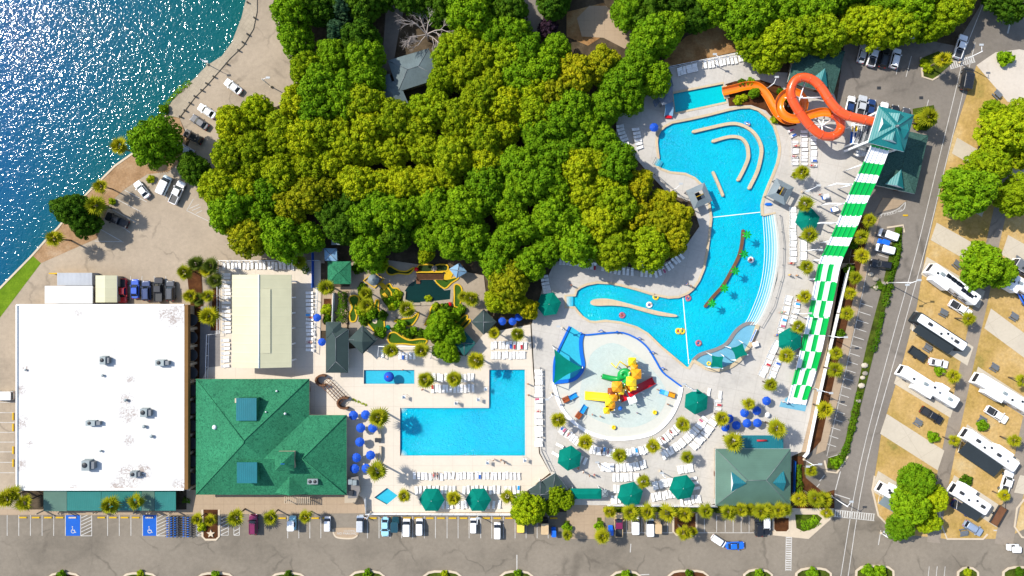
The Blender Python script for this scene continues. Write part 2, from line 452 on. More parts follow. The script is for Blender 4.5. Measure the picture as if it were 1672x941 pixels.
# lake: base colour grades from teal to bluer toward the upper left, wind ripples
def lake():
    t = NT('lake_water'); t.set(.075, 0, .22); t.b.inputs['IOR'].default_value = 1.33; p = t.pos()
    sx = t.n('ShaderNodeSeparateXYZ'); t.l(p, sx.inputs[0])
    grad = t.math('ADD', t.math('MULTIPLY', sx.outputs[0], -.012), t.math('MULTIPLY', sx.outputs[1], .004))
    grad = t.math('ADD', grad, t.math('MULTIPLY', t.noise(p, .03, 4), .35))
    grad = t.math('MULTIPLY', grad, .5)
    t.base(t.ramp(grad, [(.53, (.002, .078, .066)), (.72, (.002, .07, .092)), (.9, (.004, .066, .16))]))
    t.t.nodes  # keep
    a = t.noise(p, 1.15, 1, .4, 1.0); b = t.noise(p, .25, 2, .5, .5)
    h = t.math('ADD', t.math('MULTIPLY', a, .5), t.math('MULTIPLY', b, .55))
    t.bump(h, 1.0, .27)
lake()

# ------------------------------------------------------------------ ground, lake, roads
shore = [(408, -60), (402, 0), (395, 29), (379, 70), (363, 92), (338, 108), (319, 128), (296, 147), (277, 172), (271, 188), (245, 225), (225, 245), (188, 271), (169, 290), (153, 305), (120, 340), (96, 371), (77, 390), (53, 417), (0, 471), (-60, 530)]
far = [(-2600, 3000), (-2600, 4200), (4600, 4200), (4600, -3400), (640, -3400), (430, -400)]
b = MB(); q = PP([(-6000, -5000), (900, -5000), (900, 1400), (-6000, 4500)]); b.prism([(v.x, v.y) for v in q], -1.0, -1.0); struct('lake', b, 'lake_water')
def sheet(name, pts, z, m, z0=None, holes=(), sm=False, kind='structure'):
    b = MB(); pts = sm2(pts) if sm else pts
    b.prism(PP(pts), z if z0 is None else z0, z, holes=[PP(h) for h in holes]); return struct(name, b, m, kind)
inner = [(420, -60), (420, 19), (414, 48), (398, 75), (376, 96), (338, 140), (319, 159), (293, 193)]
sheet('parking_lot', [(440, -80), (452, 20), (500, 60), (500, 150), (400, 200), (380, 330), (400, 405), (530, 405), (530, 430), (346, 430), (346, 520), (0, 520), (-500, 860), (-600, 850), (-600, 900), (-100, 550), (0, 519), (67, 430), (128, 403), (158, 390), (180, 330), (204, 309), (240, 285), (274, 281), (300, 260), (310, 230)] + inner[::-1], .03, 'lot_tan')
sheet('side_parking_lot', [(-300, 520), (36, 505), (36, 860), (-300, 860)], .036, 'lot_tan')
sheet('shore_verge', [(53, 417), (67, 430), (128, 403), (158, 390), (180, 330), (204, 309), (240, 285), (274, 281), (300, 260), (305, 225), (293, 193), (271, 188), (245, 225), (225, 245), (188, 271), (169, 290), (153, 305), (120, 340), (96, 371), (77, 390)], .045, 'shore_dirt')
sheet('grass_strip', [(53, 417), (67, 430), (0, 519), (-70, 600), (-90, 560), (0, 471)], .05, 'lawn')
sheet('lake_promenade', [(408, -60), (402, 0), (395, 29), (379, 70), (363, 92), (338, 108), (319, 128), (296, 147), (277, 172), (271, 188)] + inner[::-1], .22, 'stone', -.9)
b = MB(); b.strip([(v.x, v.y) for v in PP([(271, 188), (245, 225), (225, 245), (188, 271), (169, 290), (153, 305), (120, 340), (96, 371), (77, 390), (53, 417), (0, 471), (-60, 530)])], .45, -1.2, .12)
tag(obj('seawall', b, 'kerb'), 'low pale concrete seawall along the lake beside grass and dirt verge', 'wall')
sheet('street', [(-900, 836), (1290, 836), (1330, 836), (1380, 836), (1436, 838), (1446, 852), (1470, 872), (1545, 880), (1640, 880), (1680, 860), (3000, 860), (3000, 1500), (-900, 1500)], .04, 'street')
sheet('east_road', [(1300, 845), (1318, 745), (1345, 620), (1378, 480), (1398, 352), (1405, 300), (1380, 200), (1362, 200), (1380, 60), (1480, 60), (1560, 75), (1600, 10), (1620, -60), (1720, -300), (2400, -300), (2400, 150), (1672, 110), (1664, 81), (1625, 86), (1594, 107), (1556, 223), (1535, 310), (1510, 420), (1497, 500), (1474, 590), (1440, 700), (1428, 777), (1436, 842)], .034, 'road_grey')
camp = [(1594, 107), (1556, 223), (1535, 310), (1510, 420), (1497, 500), (1474, 590), (1440, 700), (1428, 777), (1426, 800), (1436, 842), (1446, 852), (1470, 872), (1545, 880), (1640, 880), (1680, 860), (2200, 860), (2200, 120), (1672, 110), (1664, 81)]
sheet('campground', camp, .06, 'camp_ground')
lane = [(1665, 180), (1645, 290), (1620, 400), (1602, 490), (1585, 565), (1567, 650), (1550, 730), (1538, 790), (1528, 850), (1524, 886)]
b = MB(); b.strip([(v.x, v.y) for v in smooth(PP(lane), 5)], 3.1, .08, .08); struct('camp_lane', b, 'lane_grey')
lane2 = [(1720, 560), (1690, 660), (1668, 760), (1650, 830), (1638, 890)]
b = MB(); b.strip([(v.x, v.y) for v in smooth(PP(lane2), 5)], 4.2, .086, .086); struct('camp_lane', b, 'lane_grey')
pads = [((1558, 238), (1600, 262), 27), ((1524, 378), (1620, 432), 30), ((1508, 434), (1603, 490), 30), ((1490, 522), (1584, 582), 32), ((1464, 612), (1556, 668), 30), ((1442, 692), (1536, 752), 34), ((1428, 785), (1482, 818), 34),
        ((1612, 520), (1700, 585), 34), ((1592, 612), (1690, 676), 28), ((1574, 706), (1660, 765), 28), ((1552, 792), (1632, 845), 34), ((1640, 400), (1720, 445), 34), ((1566, 320), (1606, 345), 20), ((1650, 275), (1720, 300), 26), ((1660, 790), (1720, 800), 30)]
for i, (a, c, w) in enumerate(pads):
    d = Vector((c[0] - a[0], c[1] - a[1])).normalized(); n = Vector((-.32, .95)) * w / 2
    sheet('camp_pad', [(a[0] - n.x, a[1] - n.y), (c[0] - n.x, c[1] - n.y), (c[0] + n.x, c[1] + n.y), (a[0] + n.x, a[1] + n.y)], .11 + .002 * (i % 3), 'pad')
sheet('concrete_apron', [(1594, 107), (1625, 86), (1664, 81), (1674, 83), (1672, 166), (1645, 167)], .12, 'deck_pale', .04)
b = MB(); b.strip([(v.x, v.y) for v in PP([(1428, 777), (1424, 800), (1434, 842), (1446, 854), (1470, 874)])], .4, 0, .16)
b.strip([(v.x, v.y) for v in PP([(1534, 806), (1534, 850), (1546, 880), (1605, 880), (1612, 872)])], .4, 0, .16)
b.strip([(v.x, v.y) for v in PP([(1672, 815), (1660, 830), (1656, 860), (1668, 877), (1690, 880)])], .4, 0, .16); struct('camp_kerb', b, 'kerb')

# decks with the pools cut out
river = [(1072, 232), (1073, 223), (1077, 214.5), (1085, 207), (1097, 200.5), (1126, 195), (1157, 188), (1188, 180), (1208, 176), (1224, 175.5), (1238, 180), (1253, 192), (1264, 206), (1270, 224), (1273, 242), (1272, 254), (1269, 268), (1262, 286), (1255, 302), (1248, 320), (1244, 335), (1245, 352)]
beach = [(1266, 348), (1269, 362), (1271, 380), (1272.5, 405), (1271, 431), (1269, 456), (1258.6, 490), (1246, 518), (1237, 530.5)]
river2 = [(1228, 556), (1213, 581), (1195, 597), (1174, 604.5), (1154, 602), (1141, 594.5), (1132, 589), (1124.6, 602), (1118, 599), (1100, 584), (1080, 567.5), (1057, 545), (1040, 535), (1014, 527), (989, 524), (972, 526), (962, 525), (950, 517), (943, 509), (938, 502), (923.5, 502), (922.7, 483), (939, 482.5), (941, 474), (947, 469.5), (958, 464.6), (975, 461.5), (996, 462.6), (1014, 466), (1040, 473), (1066, 481), (1091, 486), (1108, 485), (1122, 479.5), (1132, 471.4), (1141, 458), (1149, 438.7), (1154, 413), (1158, 384), (1161, 356), (1157, 330), (1147, 304), (1134, 291.4), (1119, 284.5), (1094, 282), (1078, 276), (1069, 270), (1075, 258), (1073, 244)]
riverpoly = river + beach + river2
catch = [(1098, 152), (1180.6, 136), (1187, 167.6), (1102, 186)]
mainpool = [(653, 665), (798, 665), (798, 603), (858, 603), (858, 745), (653, 745)]
kidpool = [(594, 603), (677, 603), (677, 628), (594, 628)]
tub = [(610, 812), (632, 795), (651, 809), (632, 825)]
east = [(868, 530), (886, 470), (905, 430), (930, 418), (1000, 425), (1050, 446), (1108, 418), (1142, 370), (1130, 330), (1090, 316), (1052, 275), (1030, 250), (1004, 240), (1008, 180), (1030, 150), (1075, 145), (1090, 112), (1222, 82), (1262, 118), (1300, 120), (1360, 150), (1376, 195), (1420, 195), (1425, 240), (1432, 300), (1398, 345), (1378, 400), (1362, 480), (1342, 570), (1322, 680), (1308, 738), (1292, 745), (1292, 770), (1168, 770), (1168, 822), (1150, 828), (930, 824), (900, 775), (882, 740), (872, 600)]
b = MB(); b.prism(PP(shore + far), -1.6, 0, holes=[PP(h) for h in (riverpoly, catch, mainpool, kidpool, tub)]); struct('ground', b, 'forest_floor')
WZ = -.26                                # pool water level, below the decks
sheet('pool_deck', east, .15, 'deck_grey', -.5, [riverpoly, catch])
west = [(360, 427), (524, 427), (524, 556), (570, 570), (640, 560), (760, 582), (790, 545), (866, 530), (870, 600), (880, 740), (898, 772), (862, 800), (838, 836), (600, 836), (592, 812), (566, 800), (560, 700), (480, 700), (480, 640), (320, 640), (340, 600), (360, 598)]
sheet('pool_terrace', west, .19, 'deck_cream', -.5, [mainpool, kidpool, tub])
def pool(name, pts, m, z=-.26, cop=.35, coph=.22, copmat='coping', closed=True):
    sheet(name, pts, z, m)
    if cop:
        b = MB(); b.strip([(v.x, v.y) for v in PP(pts)], cop, -.02, coph, closed=closed); struct(name + '_edge', b, copmat)
pool('river_pool_water', riverpoly, 'pool_blue', WZ, 0)
b = MB(); b.strip([(v.x, v.y) for v in PP(river2[6:] + river)], .55, -.3, .24); b.strip([(v.x, v.y) for v in PP([(1245, 352), (1266, 348)])], .4, .05, .22); struct('river_pool_edge', b, 'coping')
pool('slide_pool_water', catch, 'pool_cyan', WZ, .5)
pool('main_pool_water', mainpool, 'pool_main', WZ, .35, .23, 'deck_cream')
pool('toddler_pool_water', kidpool, 'pool_kid', WZ, .35, .23, 'deck_cream')
pool('hot_tub_water', tub, 'pool_kid', WZ, .35, .23, 'deck_cream')
# beach entry steps on the east side, each step a shallower strip
inn = [(1246, 352), (1248, 380), (1249, 410), (1247, 440), (1242, 468), (1234, 492), (1222, 520), (1213, 532)]
out = [(1266, 348), (1271, 380), (1272.5, 408), (1270, 440), (1263, 473), (1256, 496), (1245, 519), (1237, 530.5)]
I = sm2([(a, c) for a, c in inn], 4, False); O = sm2(out, 4, False)
for k in range(6):
    f0, f1 = k / 6, (k + 1) / 6
    L = [(a[0] + (c[0] - a[0]) * f0, a[1] + (c[1] - a[1]) * f0) for a, c in zip(I, O)]; Rr = [(a[0] + (c[0] - a[0]) * f1, a[1] + (c[1] - a[1]) * f1) for a, c in zip(I, O)]
    sheet('pool_step', L + Rr[::-1], WZ + .03 + .07 * k, 'step_water_%d' % k)
    b = MB(); b.strip([(v.x, v.y) for v in PP(L)], .09, WZ + .035 + .07 * k, WZ + .07 + .07 * k); struct('pool_step_nosing', b, 'white_plastic')
# baby pool lagoon
baby = [(1132, 589), (1144, 579), (1169, 571), (1187, 561), (1200, 543), (1212.6, 532), (1225, 528), (1237, 530.5), (1228, 556), (1213, 581), (1195, 597), (1174, 604.5), (1154, 602), (1141, 594.5)]
sheet('lagoon_water', baby, WZ + .05, 'pool_shallow')
b = MB(); b.strip([(v.x, v.y) for v in smooth(PP(baby[:8]), 4)], .8, WZ - .05, .0); struct('lagoon_lip', b, 'path_grey')
b = MB(); b.strip([(v.x, v.y) for v in smooth(PP(baby[7:] + baby[:1]), 4)], .75, -.3, .5); tag(obj('lagoon_wall', b, 'coping'), 'low pale curved wall around the shallow lagoon with the star sails', 'wall')
# walls and islands standing in the river pool
def isl(name, pts, w, label, cat, m='coping', z=.34):
    b = MB(); b.strip([(v.x, v.y) for v in smooth(PP(pts), 5)], w, WZ - .1, z)
    for e in (pts[0], pts[-1]): b.lathe(P(*e), [(w / 2, WZ - .1), (w / 2, z - .004)], 12)
    return tag(obj(name, b, m), label, cat)
isl('pool_baffle', [(1132, 215.5), (1159, 209), (1191, 202.5), (1210, 204.6), (1227.5, 214.5), (1238, 228), (1243, 242.5), (1242, 257), (1236, 280.6), (1223, 307.6)], .72, 'long outer hook-shaped cream wall in the upper end of the winding pool', 'pool wall')
isl('pool_baffle', [(1164, 231), (1184, 225), (1198.6, 223.6), (1211, 227), (1219, 237), (1221.5, 250), (1220.6, 261), (1213, 279), (1205, 294)], .72, 'shorter inner hook-shaped cream wall nested inside the outer one', 'pool wall')
isl('pool_baffle', [(1164, 282), (1172, 300), (1180, 319.5)], .6, 'short straight cream wall in the pool beside the left grey hut', 'pool wall')
b = MB(); b.prism(PP(sm2([(964, 493), (972, 488.4), (989, 487.6), (1006, 490.5), (1023, 495), (1048.6, 502), (1082.6, 510), (1103, 514), (1102, 517.7), (1074, 515), (1048.6, 508.5), (1023, 501.5), (998, 499), (976, 499.5), (967, 498)], 3)), WZ - .1, .36); tag(obj('pool_island', b, 'coping'), 'club-shaped cream island in the lower left arm of the winding pool', 'pool island')
isl('pool_planter', [(1213, 377), (1210.7, 400), (1205, 421), (1192, 446), (1179.5, 467), (1164, 484.6), (1151.4, 500.4)], .62, 'long curved brown stone planter wall standing in the winding pool', 'pool wall', 'brown_stone', .4)
for i, (a, c, l) in enumerate([((1163, 355), (1242, 346.5), 'white lane rope across the winding pool below the two grey huts'), ((1115.5, 486), (1125, 595), 'white lane rope across the winding pool at its lower corner')]):
    b = MB(); b.strip([(v.x, v.y) for v in PP([a, c])], .14, WZ, WZ + .08); tag(obj('lane_rope', b, 'white_plastic'), l, 'rope')

# splash pad
pad = [(956, 546), (988, 543.5), (1017, 544.5), (1041, 555), (1057, 569), (1069, 588), (1081, 607), (1097, 620), (1112, 632), (1108, 652), (1094, 681), (1069, 705), (1038, 714), (1001, 716.5), (975, 711), (954, 702), (926, 679), (912, 655), (905, 630), (905, 622), (933, 620), (945, 611), (951, 597), (947, 576), (947, 557), (950, 546)]
sheet('splash_pad', pad, .17, 'splash_floor')
b = MB(); b.strip([(v.x, v.y) for v in smooth(PP(pad[8:20]), 4)], .8, .1, .42); tag(obj('splash_wall', b, 'white_plastic'), 'low white curved wall round the lower edge of the splash pad', 'wall')
b = MB(); b.strip([(v.x, v.y) for v in smooth(PP([(950, 546), (960, 546.8), (988, 544), (1017, 543.5), (1041, 554), (1057, 568), (1069, 587), (1081, 607), (1097, 620), (1112, 631)]), 3)], .38, .1, .4); tag(obj('splash_border', b, 'toy_blue'), 'thin blue padded border wall along the upper edge of the splash pad', 'wall')
sheet('splash_water', sm2([(968, 575), (1000, 560), (1040, 580), (1078, 620), (1088, 650), (1070, 682), (1030, 698), (985, 690), (950, 668), (948, 630), (958, 600)], 4), .19, 'splash_film')
sheet('wading_water', [(932, 533), (950, 545), (947, 557), (947, 576), (950.6, 597), (945, 611), (933, 620.5), (905, 623), (905, 590), (913, 571), (922, 550)], .2, 'pool_kid', 0)
b = MB(); b.strip([(v.x, v.y) for v in smooth(PP([(951, 545), (948, 557), (949, 576), (952, 597), (946, 611), (933, 620.5), (905, 624)]), 4)], .85, .1, .5)
b.strip([(v.x, v.y) for v in smooth(PP([(930, 533), (922, 550), (912, 571), (905, 590), (904, 624)]), 4)], .5, .1, .5); tag(obj('wading_wall', b, 'toy_blue'), 'thick blue curved wall round the wading pool under the green sail', 'wall')

# paths, beds, kerbs
sheet('front_walk', [(305, 800), (566, 800), (592, 812), (598, 838), (305, 840)], .13, 'path', 0)
sheet('front_walk', [(-100, 832), (305, 832), (305, 841), (-100, 841)], .128, 'path', 0)
sheet('service_drive', [(924, 822), (990, 826), (984, 880), (928, 880)], .1, 'path', 0)
sheet('side_walk', [(328, 500), (360, 500), (360, 600), (330, 620), (322, 618), (322, 500)], .14, 'path_grey', 0)
sheet('side_walk', [(346, 430), (360, 430), (360, 505), (340, 500)], .135, 'path', 0)
for pts in ([(305, 440), (328, 430), (332, 500), (312, 505)], [(348, 470), (360, 470), (360, 540), (344, 540)], [(304, 500), (328, 500), (326, 620), (304, 620)]): sheet('planting_bed', pts, .15, 'mulch')
sheet('garden_path', [(572, 430), (600, 420), (740, 440), (790, 450), (800, 540), (775, 575), (640, 572), (570, 560)], .16, 'garden_tan')
for pts in ([(588, 462), (600, 470), (612, 500), (604, 528), (590, 532), (584, 500)], [(622, 470), (650, 478), (660, 495), (640, 505), (624, 490)], [(638, 535), (668, 540), (700, 548), (690, 556), (650, 548)], [(700, 520), (740, 500), (760, 512), (735, 560), (705, 560)]): sheet('planting_bed', pts, .17, 'bed_green', sm=True)
sheet('garden_path', [(524, 470), (574, 468), (566, 540), (524, 540)], .165, 'path')
sheet('planting_bed', [(529, 488), (541, 488), (541, 530), (529, 530)], .175, 'mulch')
sheet('slide_garden', [(1184, 138), (1200, 133), (1242, 131), (1275, 142), (1292, 170), (1300, 205), (1286, 208), (1272, 205), (1250, 181), (1226, 172), (1190, 174)], .18, 'mulch')
sheet('dirt_bank', [(1075, 145), (1090, 110), (1222, 80), (1240, 60), (1200, 30), (1120, 60), (1085, 95)], .06, 'dirt')
sheet('dirt_bank', [(1035, 432), (1090, 412), (1085, 436), (1050, 444)], .06, 'dirt')
sheet('dirt_clearing', [(925, 20), (985, 5), (1015, 40), (960, 75), (925, 60)], .05, 'dirt')
sheet('forest_pad', [(942, 30), (962, 10), (990, 10), (1006, 30), (1045, 50), (1020, 80), (985, 62), (950, 60)], .08, 'path')
sheet('forest_drive', [(846, -20), (882, -20), (888, 40), (868, 70), (848, 40)], .07, 'road_grey')
sheet('forest_drive', [(632, -10), (665, -10), (650, 60), (640, 120), (615, 165), (600, 150), (625, 90)], .07, 'road_grey')
sheet('hedge_bed', [(1462, 370), (1473, 372), (1470, 420), (1446, 500), (1428, 570), (1398, 690), (1382, 745), (1366, 768), (1350, 764), (1352, 748), (1372, 742), (1380, 720), (1416, 560), (1440, 470)], .17, 'bed_green', 0)
sheet('palm_bed', [(1402, 345), (1420, 365), (1390, 500), (1366, 600), (1340, 720), (1322, 740), (1318, 720), (1345, 620), (1378, 480)], .15, 'mulch', 0)
sheet('east_walk', [(1428, 350), (1436, 352), (1402, 500), (1378, 610), (1348, 735), (1332, 742), (1360, 620), (1384, 510)], .14, 'path', 0)
sheet('slide_walk', [(1396, 430), (1374, 430), (1352, 560), (1334, 660), (1318, 738), (1308, 738), (1322, 680), (1342, 560), (1358, 500), (1370, 440)], .19, 'path', 0)
sheet('corner_bed', [(1298, 840), (1300, 862), (1312, 868), (1330, 862), (1342, 846), (1334, 840)], .16, 'bed_green', 0)
sheet('corner_bed', [(1315, 780), (1345, 805), (1362, 800), (1362, 830), (1300, 830), (1296, 745), (1310, 745)], .155, 'mulch', 0)
sheet('corner_walk', [(1283, 830), (1362, 828), (1356, 848), (1320, 880), (1262, 874), (1262, 850), (1283, 850)], .12, 'kerb', 0)
sheet('palm_island', [(1505, 95), (1532, 84), (1556, 102), (1524, 130), (1508, 126)], .16, 'bed_green', 0)
sheet('palm_island', [(1490, 178), (1524, 172), (1530, 200), (1512, 214), (1492, 212)], .16, 'bed_green', 0)
b = MB(); b.strip([(v.x, v.y) for v in PP([(1503, 94), (1506, 126), (1522, 131), (1540, 120)])], .4, 0, .2)
b.strip([(v.x, v.y) for v in PP([(1448, 372), (1474, 368), (1476, 380)])], .4, 0, .2); b.strip([(v.x, v.y) for v in PP([(1346, 752), (1350, 770), (1366, 772), (1384, 745)])], .4, 0, .2); struct('island_kerb', b, 'kerb')
sheet('turnout', [(1426, 352), (1441, 323), (1480, 328), (1464, 340), (1440, 346)], .18, 'path', 0)
# front strip: beds under the palms
sheet('front_bed', [(600, 836), (860, 836), (858, 840), (600, 841)], .1, 'path', 0)
sheet('front_bed', [(985, 828), (1168, 828), (1168, 836), (985, 836)], .145, 'bed_green', 0)
sheet('front_bed', [(1168, 826), (1290, 826), (1290, 838), (1168, 838)], .145, 'bed_green', 0)
for i, (x0, x1, y0, y1, m) in enumerate([(332, 357, 832, 880, 'mulch'), (1100, 1136, 838, 872, 'mulch'), (1263, 1288, 846, 868, 'mulch'), (922, 930, 850, 882, 'bed_green'), (975, 982, 845, 880, 'bed_green'), (604, 860, 826, 834, 'path')]):
    b = MB(); b.prism(PP([(x0, y0), (x1, y0), (x1, y1), (x0, y1)]), 0, .15); struct('island_bed', b, m)
    if i in (0, 1, 2):
        b = MB(); b.strip([(v.x, v.y) for v in PP([(x0 - 1, y0), (x0 - 1, y1 - 4), (x0 + 4, y1 + 1), (x1 - 4, y1 + 1), (x1 + 1, y1 - 4), (x1 + 1, y0)])], .45, 0, .19); struct('island_kerb', b, 'kerb')
b = MB(); b.prism(PP(sm2([(544, 864), (548, 877), (562, 879), (582, 878), (586, 866), (578, 862), (550, 862)], 3)), 0, .14); struct('painted_island', b, 'path')
b = MB(); b.strip([(v.x, v.y) for v in smooth(PP([(544, 864), (546, 873), (553, 878), (575, 879), (584, 874)]), 4)], .35, 0, .18); struct('island_kerb', b, 'kerb')
for x0, x1, y in ((76, 135, 936), (197, 260, 936), (320, 385, 936), (440, 502, 936), (570, 630, 933), (690, 755, 933), (815, 872, 933), (996, 1048, 933), (1090, 1158, 932), (1213, 1262, 930), (1298, 1358, 928), (1396, 1460, 924), (1562, 1598, 926), (1636, 1690, 926)):
    pts = [(x0, 965), (x0 + 2, y + 8), (x0 + 10, y + 2), (x0 + 20, y), (x1 - 20, y), (x1 - 10, y + 2), (x1 - 2, y + 8), (x1, 965)]
    b = MB(); b.prism(PP(pts), 0, .12); struct('island_bed', b, random.choice(['bed_green', 'mulch', 'bed_green']))
    b = MB(); b.strip([(v.x, v.y) for v in PP(pts)], .5, 0, .2); struct('island_kerb', b, 'kerb')

# ------------------------------------------------------------------ painted markings
LN = MB(); YL = []
def line(a, c, w=.14, z=.062): LN.strip([(v.x, v.y) for v in PP([a, c])], w, z, z)
def hatch(x0, x1, y0, y1, n=6):
    line((x0, y0), (x0, y1)); line((x1, y0), (x1, y1)); line((x0, y1), (x1, y1), z=.064)
    for i in range(n):
        y = y0 + (y1 - y0) * (i + .9) / n; line((x0 + .5, y), (x1 - .5, y - (x1 - x0) * .45), .16, .066)
st = [12, 31, 50, 69, 88, 107, 176, 195, 214, 233]
for x in st: line((x, 841), (x, 875))
for x in (470, 488, 506, 524, 600, 619, 637, 656, 674, 693, 711, 730, 748, 766, 785, 803, 822, 841, 859, 877, 895): line((x, 843), (x, 879))
for x in (1004, 1023, 1048, 1072, 1090, 1150, 1170, 1184, 1197, 1210, 1223, 1238, 1252): line((x, 842), (x, 869))
line((985, 870), (1098, 870)); line((1140, 870), (1258, 870))
hatch(132, 150, 841, 875); hatch(256, 275, 841, 875); hatch(321, 331, 850, 875, 4); hatch(360, 373, 843, 874, 5); hatch(382, 391, 850, 874, 4)
for y in (640, 657, 674, 690, 706, 722, 738, 755, 772): line((0, y), (24, y))
for a, c in (((204, 311), (240, 330)), ((192, 326), (230, 346)), ((183, 342), (222, 363)), ((190, 364), (213, 380)), ((165, 375), (202, 396)), ((271, 326), (275, 310)), ((155, 394), (201, 395))): line(a, c)
for a, c in (((305, 344), (340, 361)), ((305, 344), (316, 325)), ((309, 341), (325, 334)), ((314, 344), (328, 338)), ((320, 349), (330, 344))): line(a, c)
for x in (213.5, 232, 252, 271): line((x, 451), (x, 490))
for a, c in (((1408, 108), (1416, 78)), ((1426, 110), (1433, 84)), ((1463, 122), (1468, 95)), ((1479, 126), (1488, 92)), ((1395, 156), (1391, 172)), ((1413, 160), (1410, 176)), ((1430, 163), (1427, 178)), ((1448, 166), (1445, 180)), ((1467, 172), (1465, 185)), ((1511, 182), (1516, 163))): line(a, c)
for i in range(26):        # angled stalls beside the hedge
    f = i / 25; x = 1446 - 88 * f + (4 if i < 3 else 0); y = 392 + 335 * f
    if 445 < y < 492: continue
    line((x - 12, y - 3.5), (x + 7, y + 2.5))
line((1432, 360), (1408, 480), .12); line((1408, 480), (1350, 745), .12)
for a, c in (((1352, 748), (1384, 738)), ((1338, 786), (1346, 776)), ((1330, 800), (1338, 790)), ((1372, 770), (1364, 800)), ((1360, 806), (1388, 815))): line(a, c, .2)
for pts in ([(1580, 60), (1562, 140), (1528, 280), (1495, 415), (1455, 560), (1404, 760), (1372, 945)], [(1592, 70), (1575, 140), (1541, 280), (1508, 415), (1468, 560), (1414, 760), (1384, 945)], [(1606, 5), (1566, 105)]):
    LN.strip([(v.x, v.y) for v in smooth(PP(pts), 4)], .16, .062, .062)
def cross(a, c, w, n):
    """zebra crossing: two long edge lines and n bars"""
    a = Vector(a); c = Vector(c); d = (c - a).normalized(); q = Vector((-d.y, d.x)) * w / 2
    line(a + q, c + q); line(a - q, c - q)
    for i in range(n):
        p = a.lerp(c, (i + .5) / n); line(p + q * .95, p - q * .95, .3, .066)
cross((1550, 108), (1591, 96), 11, 12); cross((1362, 838), (1428, 845), 11, 17); cross((1288, 876), (1287, 932), 9, 15)
line((1654, 18), (1645, 55), .35); line((844, 906), (844, 936), .22); line((1030, 888), (1029, 902), .2); line((1438, 866), (1434, 890), .2); line((1622, 866), (1640, 867), .3); line((1005, 940), (1060, 938), .2)
for x in (1517, 1530, 1543): line((x, 925), (x - 2, 945), .14)
struct('painted_lines', LN, 'line_white')
b = MB()
for x0, x1 in ((107, 131), (233, 256)): b.prism(PP([(x0 + .7, 840), (x1, 840), (x1, 875), (x0 + .7, 875)]), .058, .058)
struct('accessible_stall_paint', b, 'stall_blue')
b = MB()
for cx in (119.5, 244.5):           # wheelchair symbol: wheel arc, seat and back, head
    c = P(cx, 867.5)
    b.strip([(c.x + .42 * math.cos(R(t)), c.y + .42 * math.sin(R(t))) for t in range(120, 421, 20)], .15, .07, .07)
    b.strip([(c.x - .12, c.y + .75), (c.x - .05, c.y + .2), (c.x + .35, c.y + .18), (c.x + .55, c.y - .3), (c.x + .75, c.y - .25)], .15, .074, .074)
    b.lathe((c.x - .12, c.y + 1.0, .06), [(.16, 0), (.16, .012)], 10)
struct('wheelchair_symbol', b, 'line_white')
def text(body, px, py, size, rz, z, m='line_white', name='painted_lettering'):
    cu = bpy.data.curves.new(name, 'FONT'); cu.body = body; cu.size = size; cu.align_x = 'CENTER'; cu.align_y = 'CENTER'; cu.extrude = .004
    cu.materials.append(MATS[m]); o = bpy.data.objects.new(name, cu); COL.objects.link(o)
    o.location = P(px, py, z); o.rotation_euler = (0, 0, rz); o['kind'] = 'structure'; return o
for ch, px, py, a in (('N', 1433.5, 357, 50), ('O', 1437.5, 353.2, 38), ('P', 1445.5, 351, 14), ('A', 1449.8, 350.2, 12), ('R', 1454.2, 349.2, 13), ('K', 1458.6, 348, 16), ('I', 1462, 347, 18), ('N', 1465.6, 345.4, 24), ('G', 1470, 342.4, 38)):
    text(ch, px, py, .95, R(a), .07)
b = MB(); b.strip([(v.x, v.y) for v in smooth(PP([(1430, 358), (1440, 350), (1455, 346.5), (1468, 340), (1478, 330)]), 4)], .16, .066, .066)
b.strip([(v.x, v.y) for v in smooth(PP([(1467, 346), (1473, 344), (1477, 339), (1478, 330)]), 4)], .2, .068, .068); struct('painted_lines', b, 'line_white')
text('NO PARKING', 566, 871.5, .75, 0, .16); text('LOADING', 571, 867.2, .6, 0, .16)
# ------------------------------------------------------------------ buildings
def hip(mb, cs, z, pitch, fascia=.22, m=0, gable=False, mf=1, ratio=None):
    """roof on four eave corners (world xy, counter-clockwise); returns ridge ends"""
    cs = [Vector((c[0], c[1])) for c in cs]
    ar = sum(cs[i].x * cs[(i + 1) % 4].y - cs[(i + 1) % 4].x * cs[i].y for i in range(4))
    if ar < 0: cs = cs[::-1]
    if (cs[1] - cs[0]).length < (cs[2] - cs[1]).length: cs = cs[1:] + cs[:1]
    A, B, Cc, D = cs; half = (Cc - B).length / 2; u = (B - A).normalized()
    ins = 0 if gable else min(half, (B - A).length / 2)
    r1 = (A + D) / 2 + u * ins; r2 = (B + Cc) / 2 - u * ins; h = z + half * pitch
    v = [(*A, z), (*B, z), (*Cc, z), (*D, z), (*r1, h), (*r2, h)]
    if (r2 - r1).length < .05:
        v = v[:5]; mb.add(v, [(0, 1, 4), (1, 2, 4), (2, 3, 4), (3, 0, 4)], m)
    else:
        mb.add(v, [(0, 1, 5, 4), (1, 2, 5), (2, 3, 4, 5), (3, 0, 4)], m)
    lo = [(*q, z - fascia) for q in (A, B, Cc, D)]; hi = [(*q, z) for q in (A, B, Cc, D)]
    mb.add(lo + hi, [(i, (i + 1) % 4, 4 + (i + 1) % 4, 4 + i) for i in range(4)] + [(3, 2, 1, 0)], mf)
    return cs, Vector((*r1, h)), Vector((*r2, h)), half, u
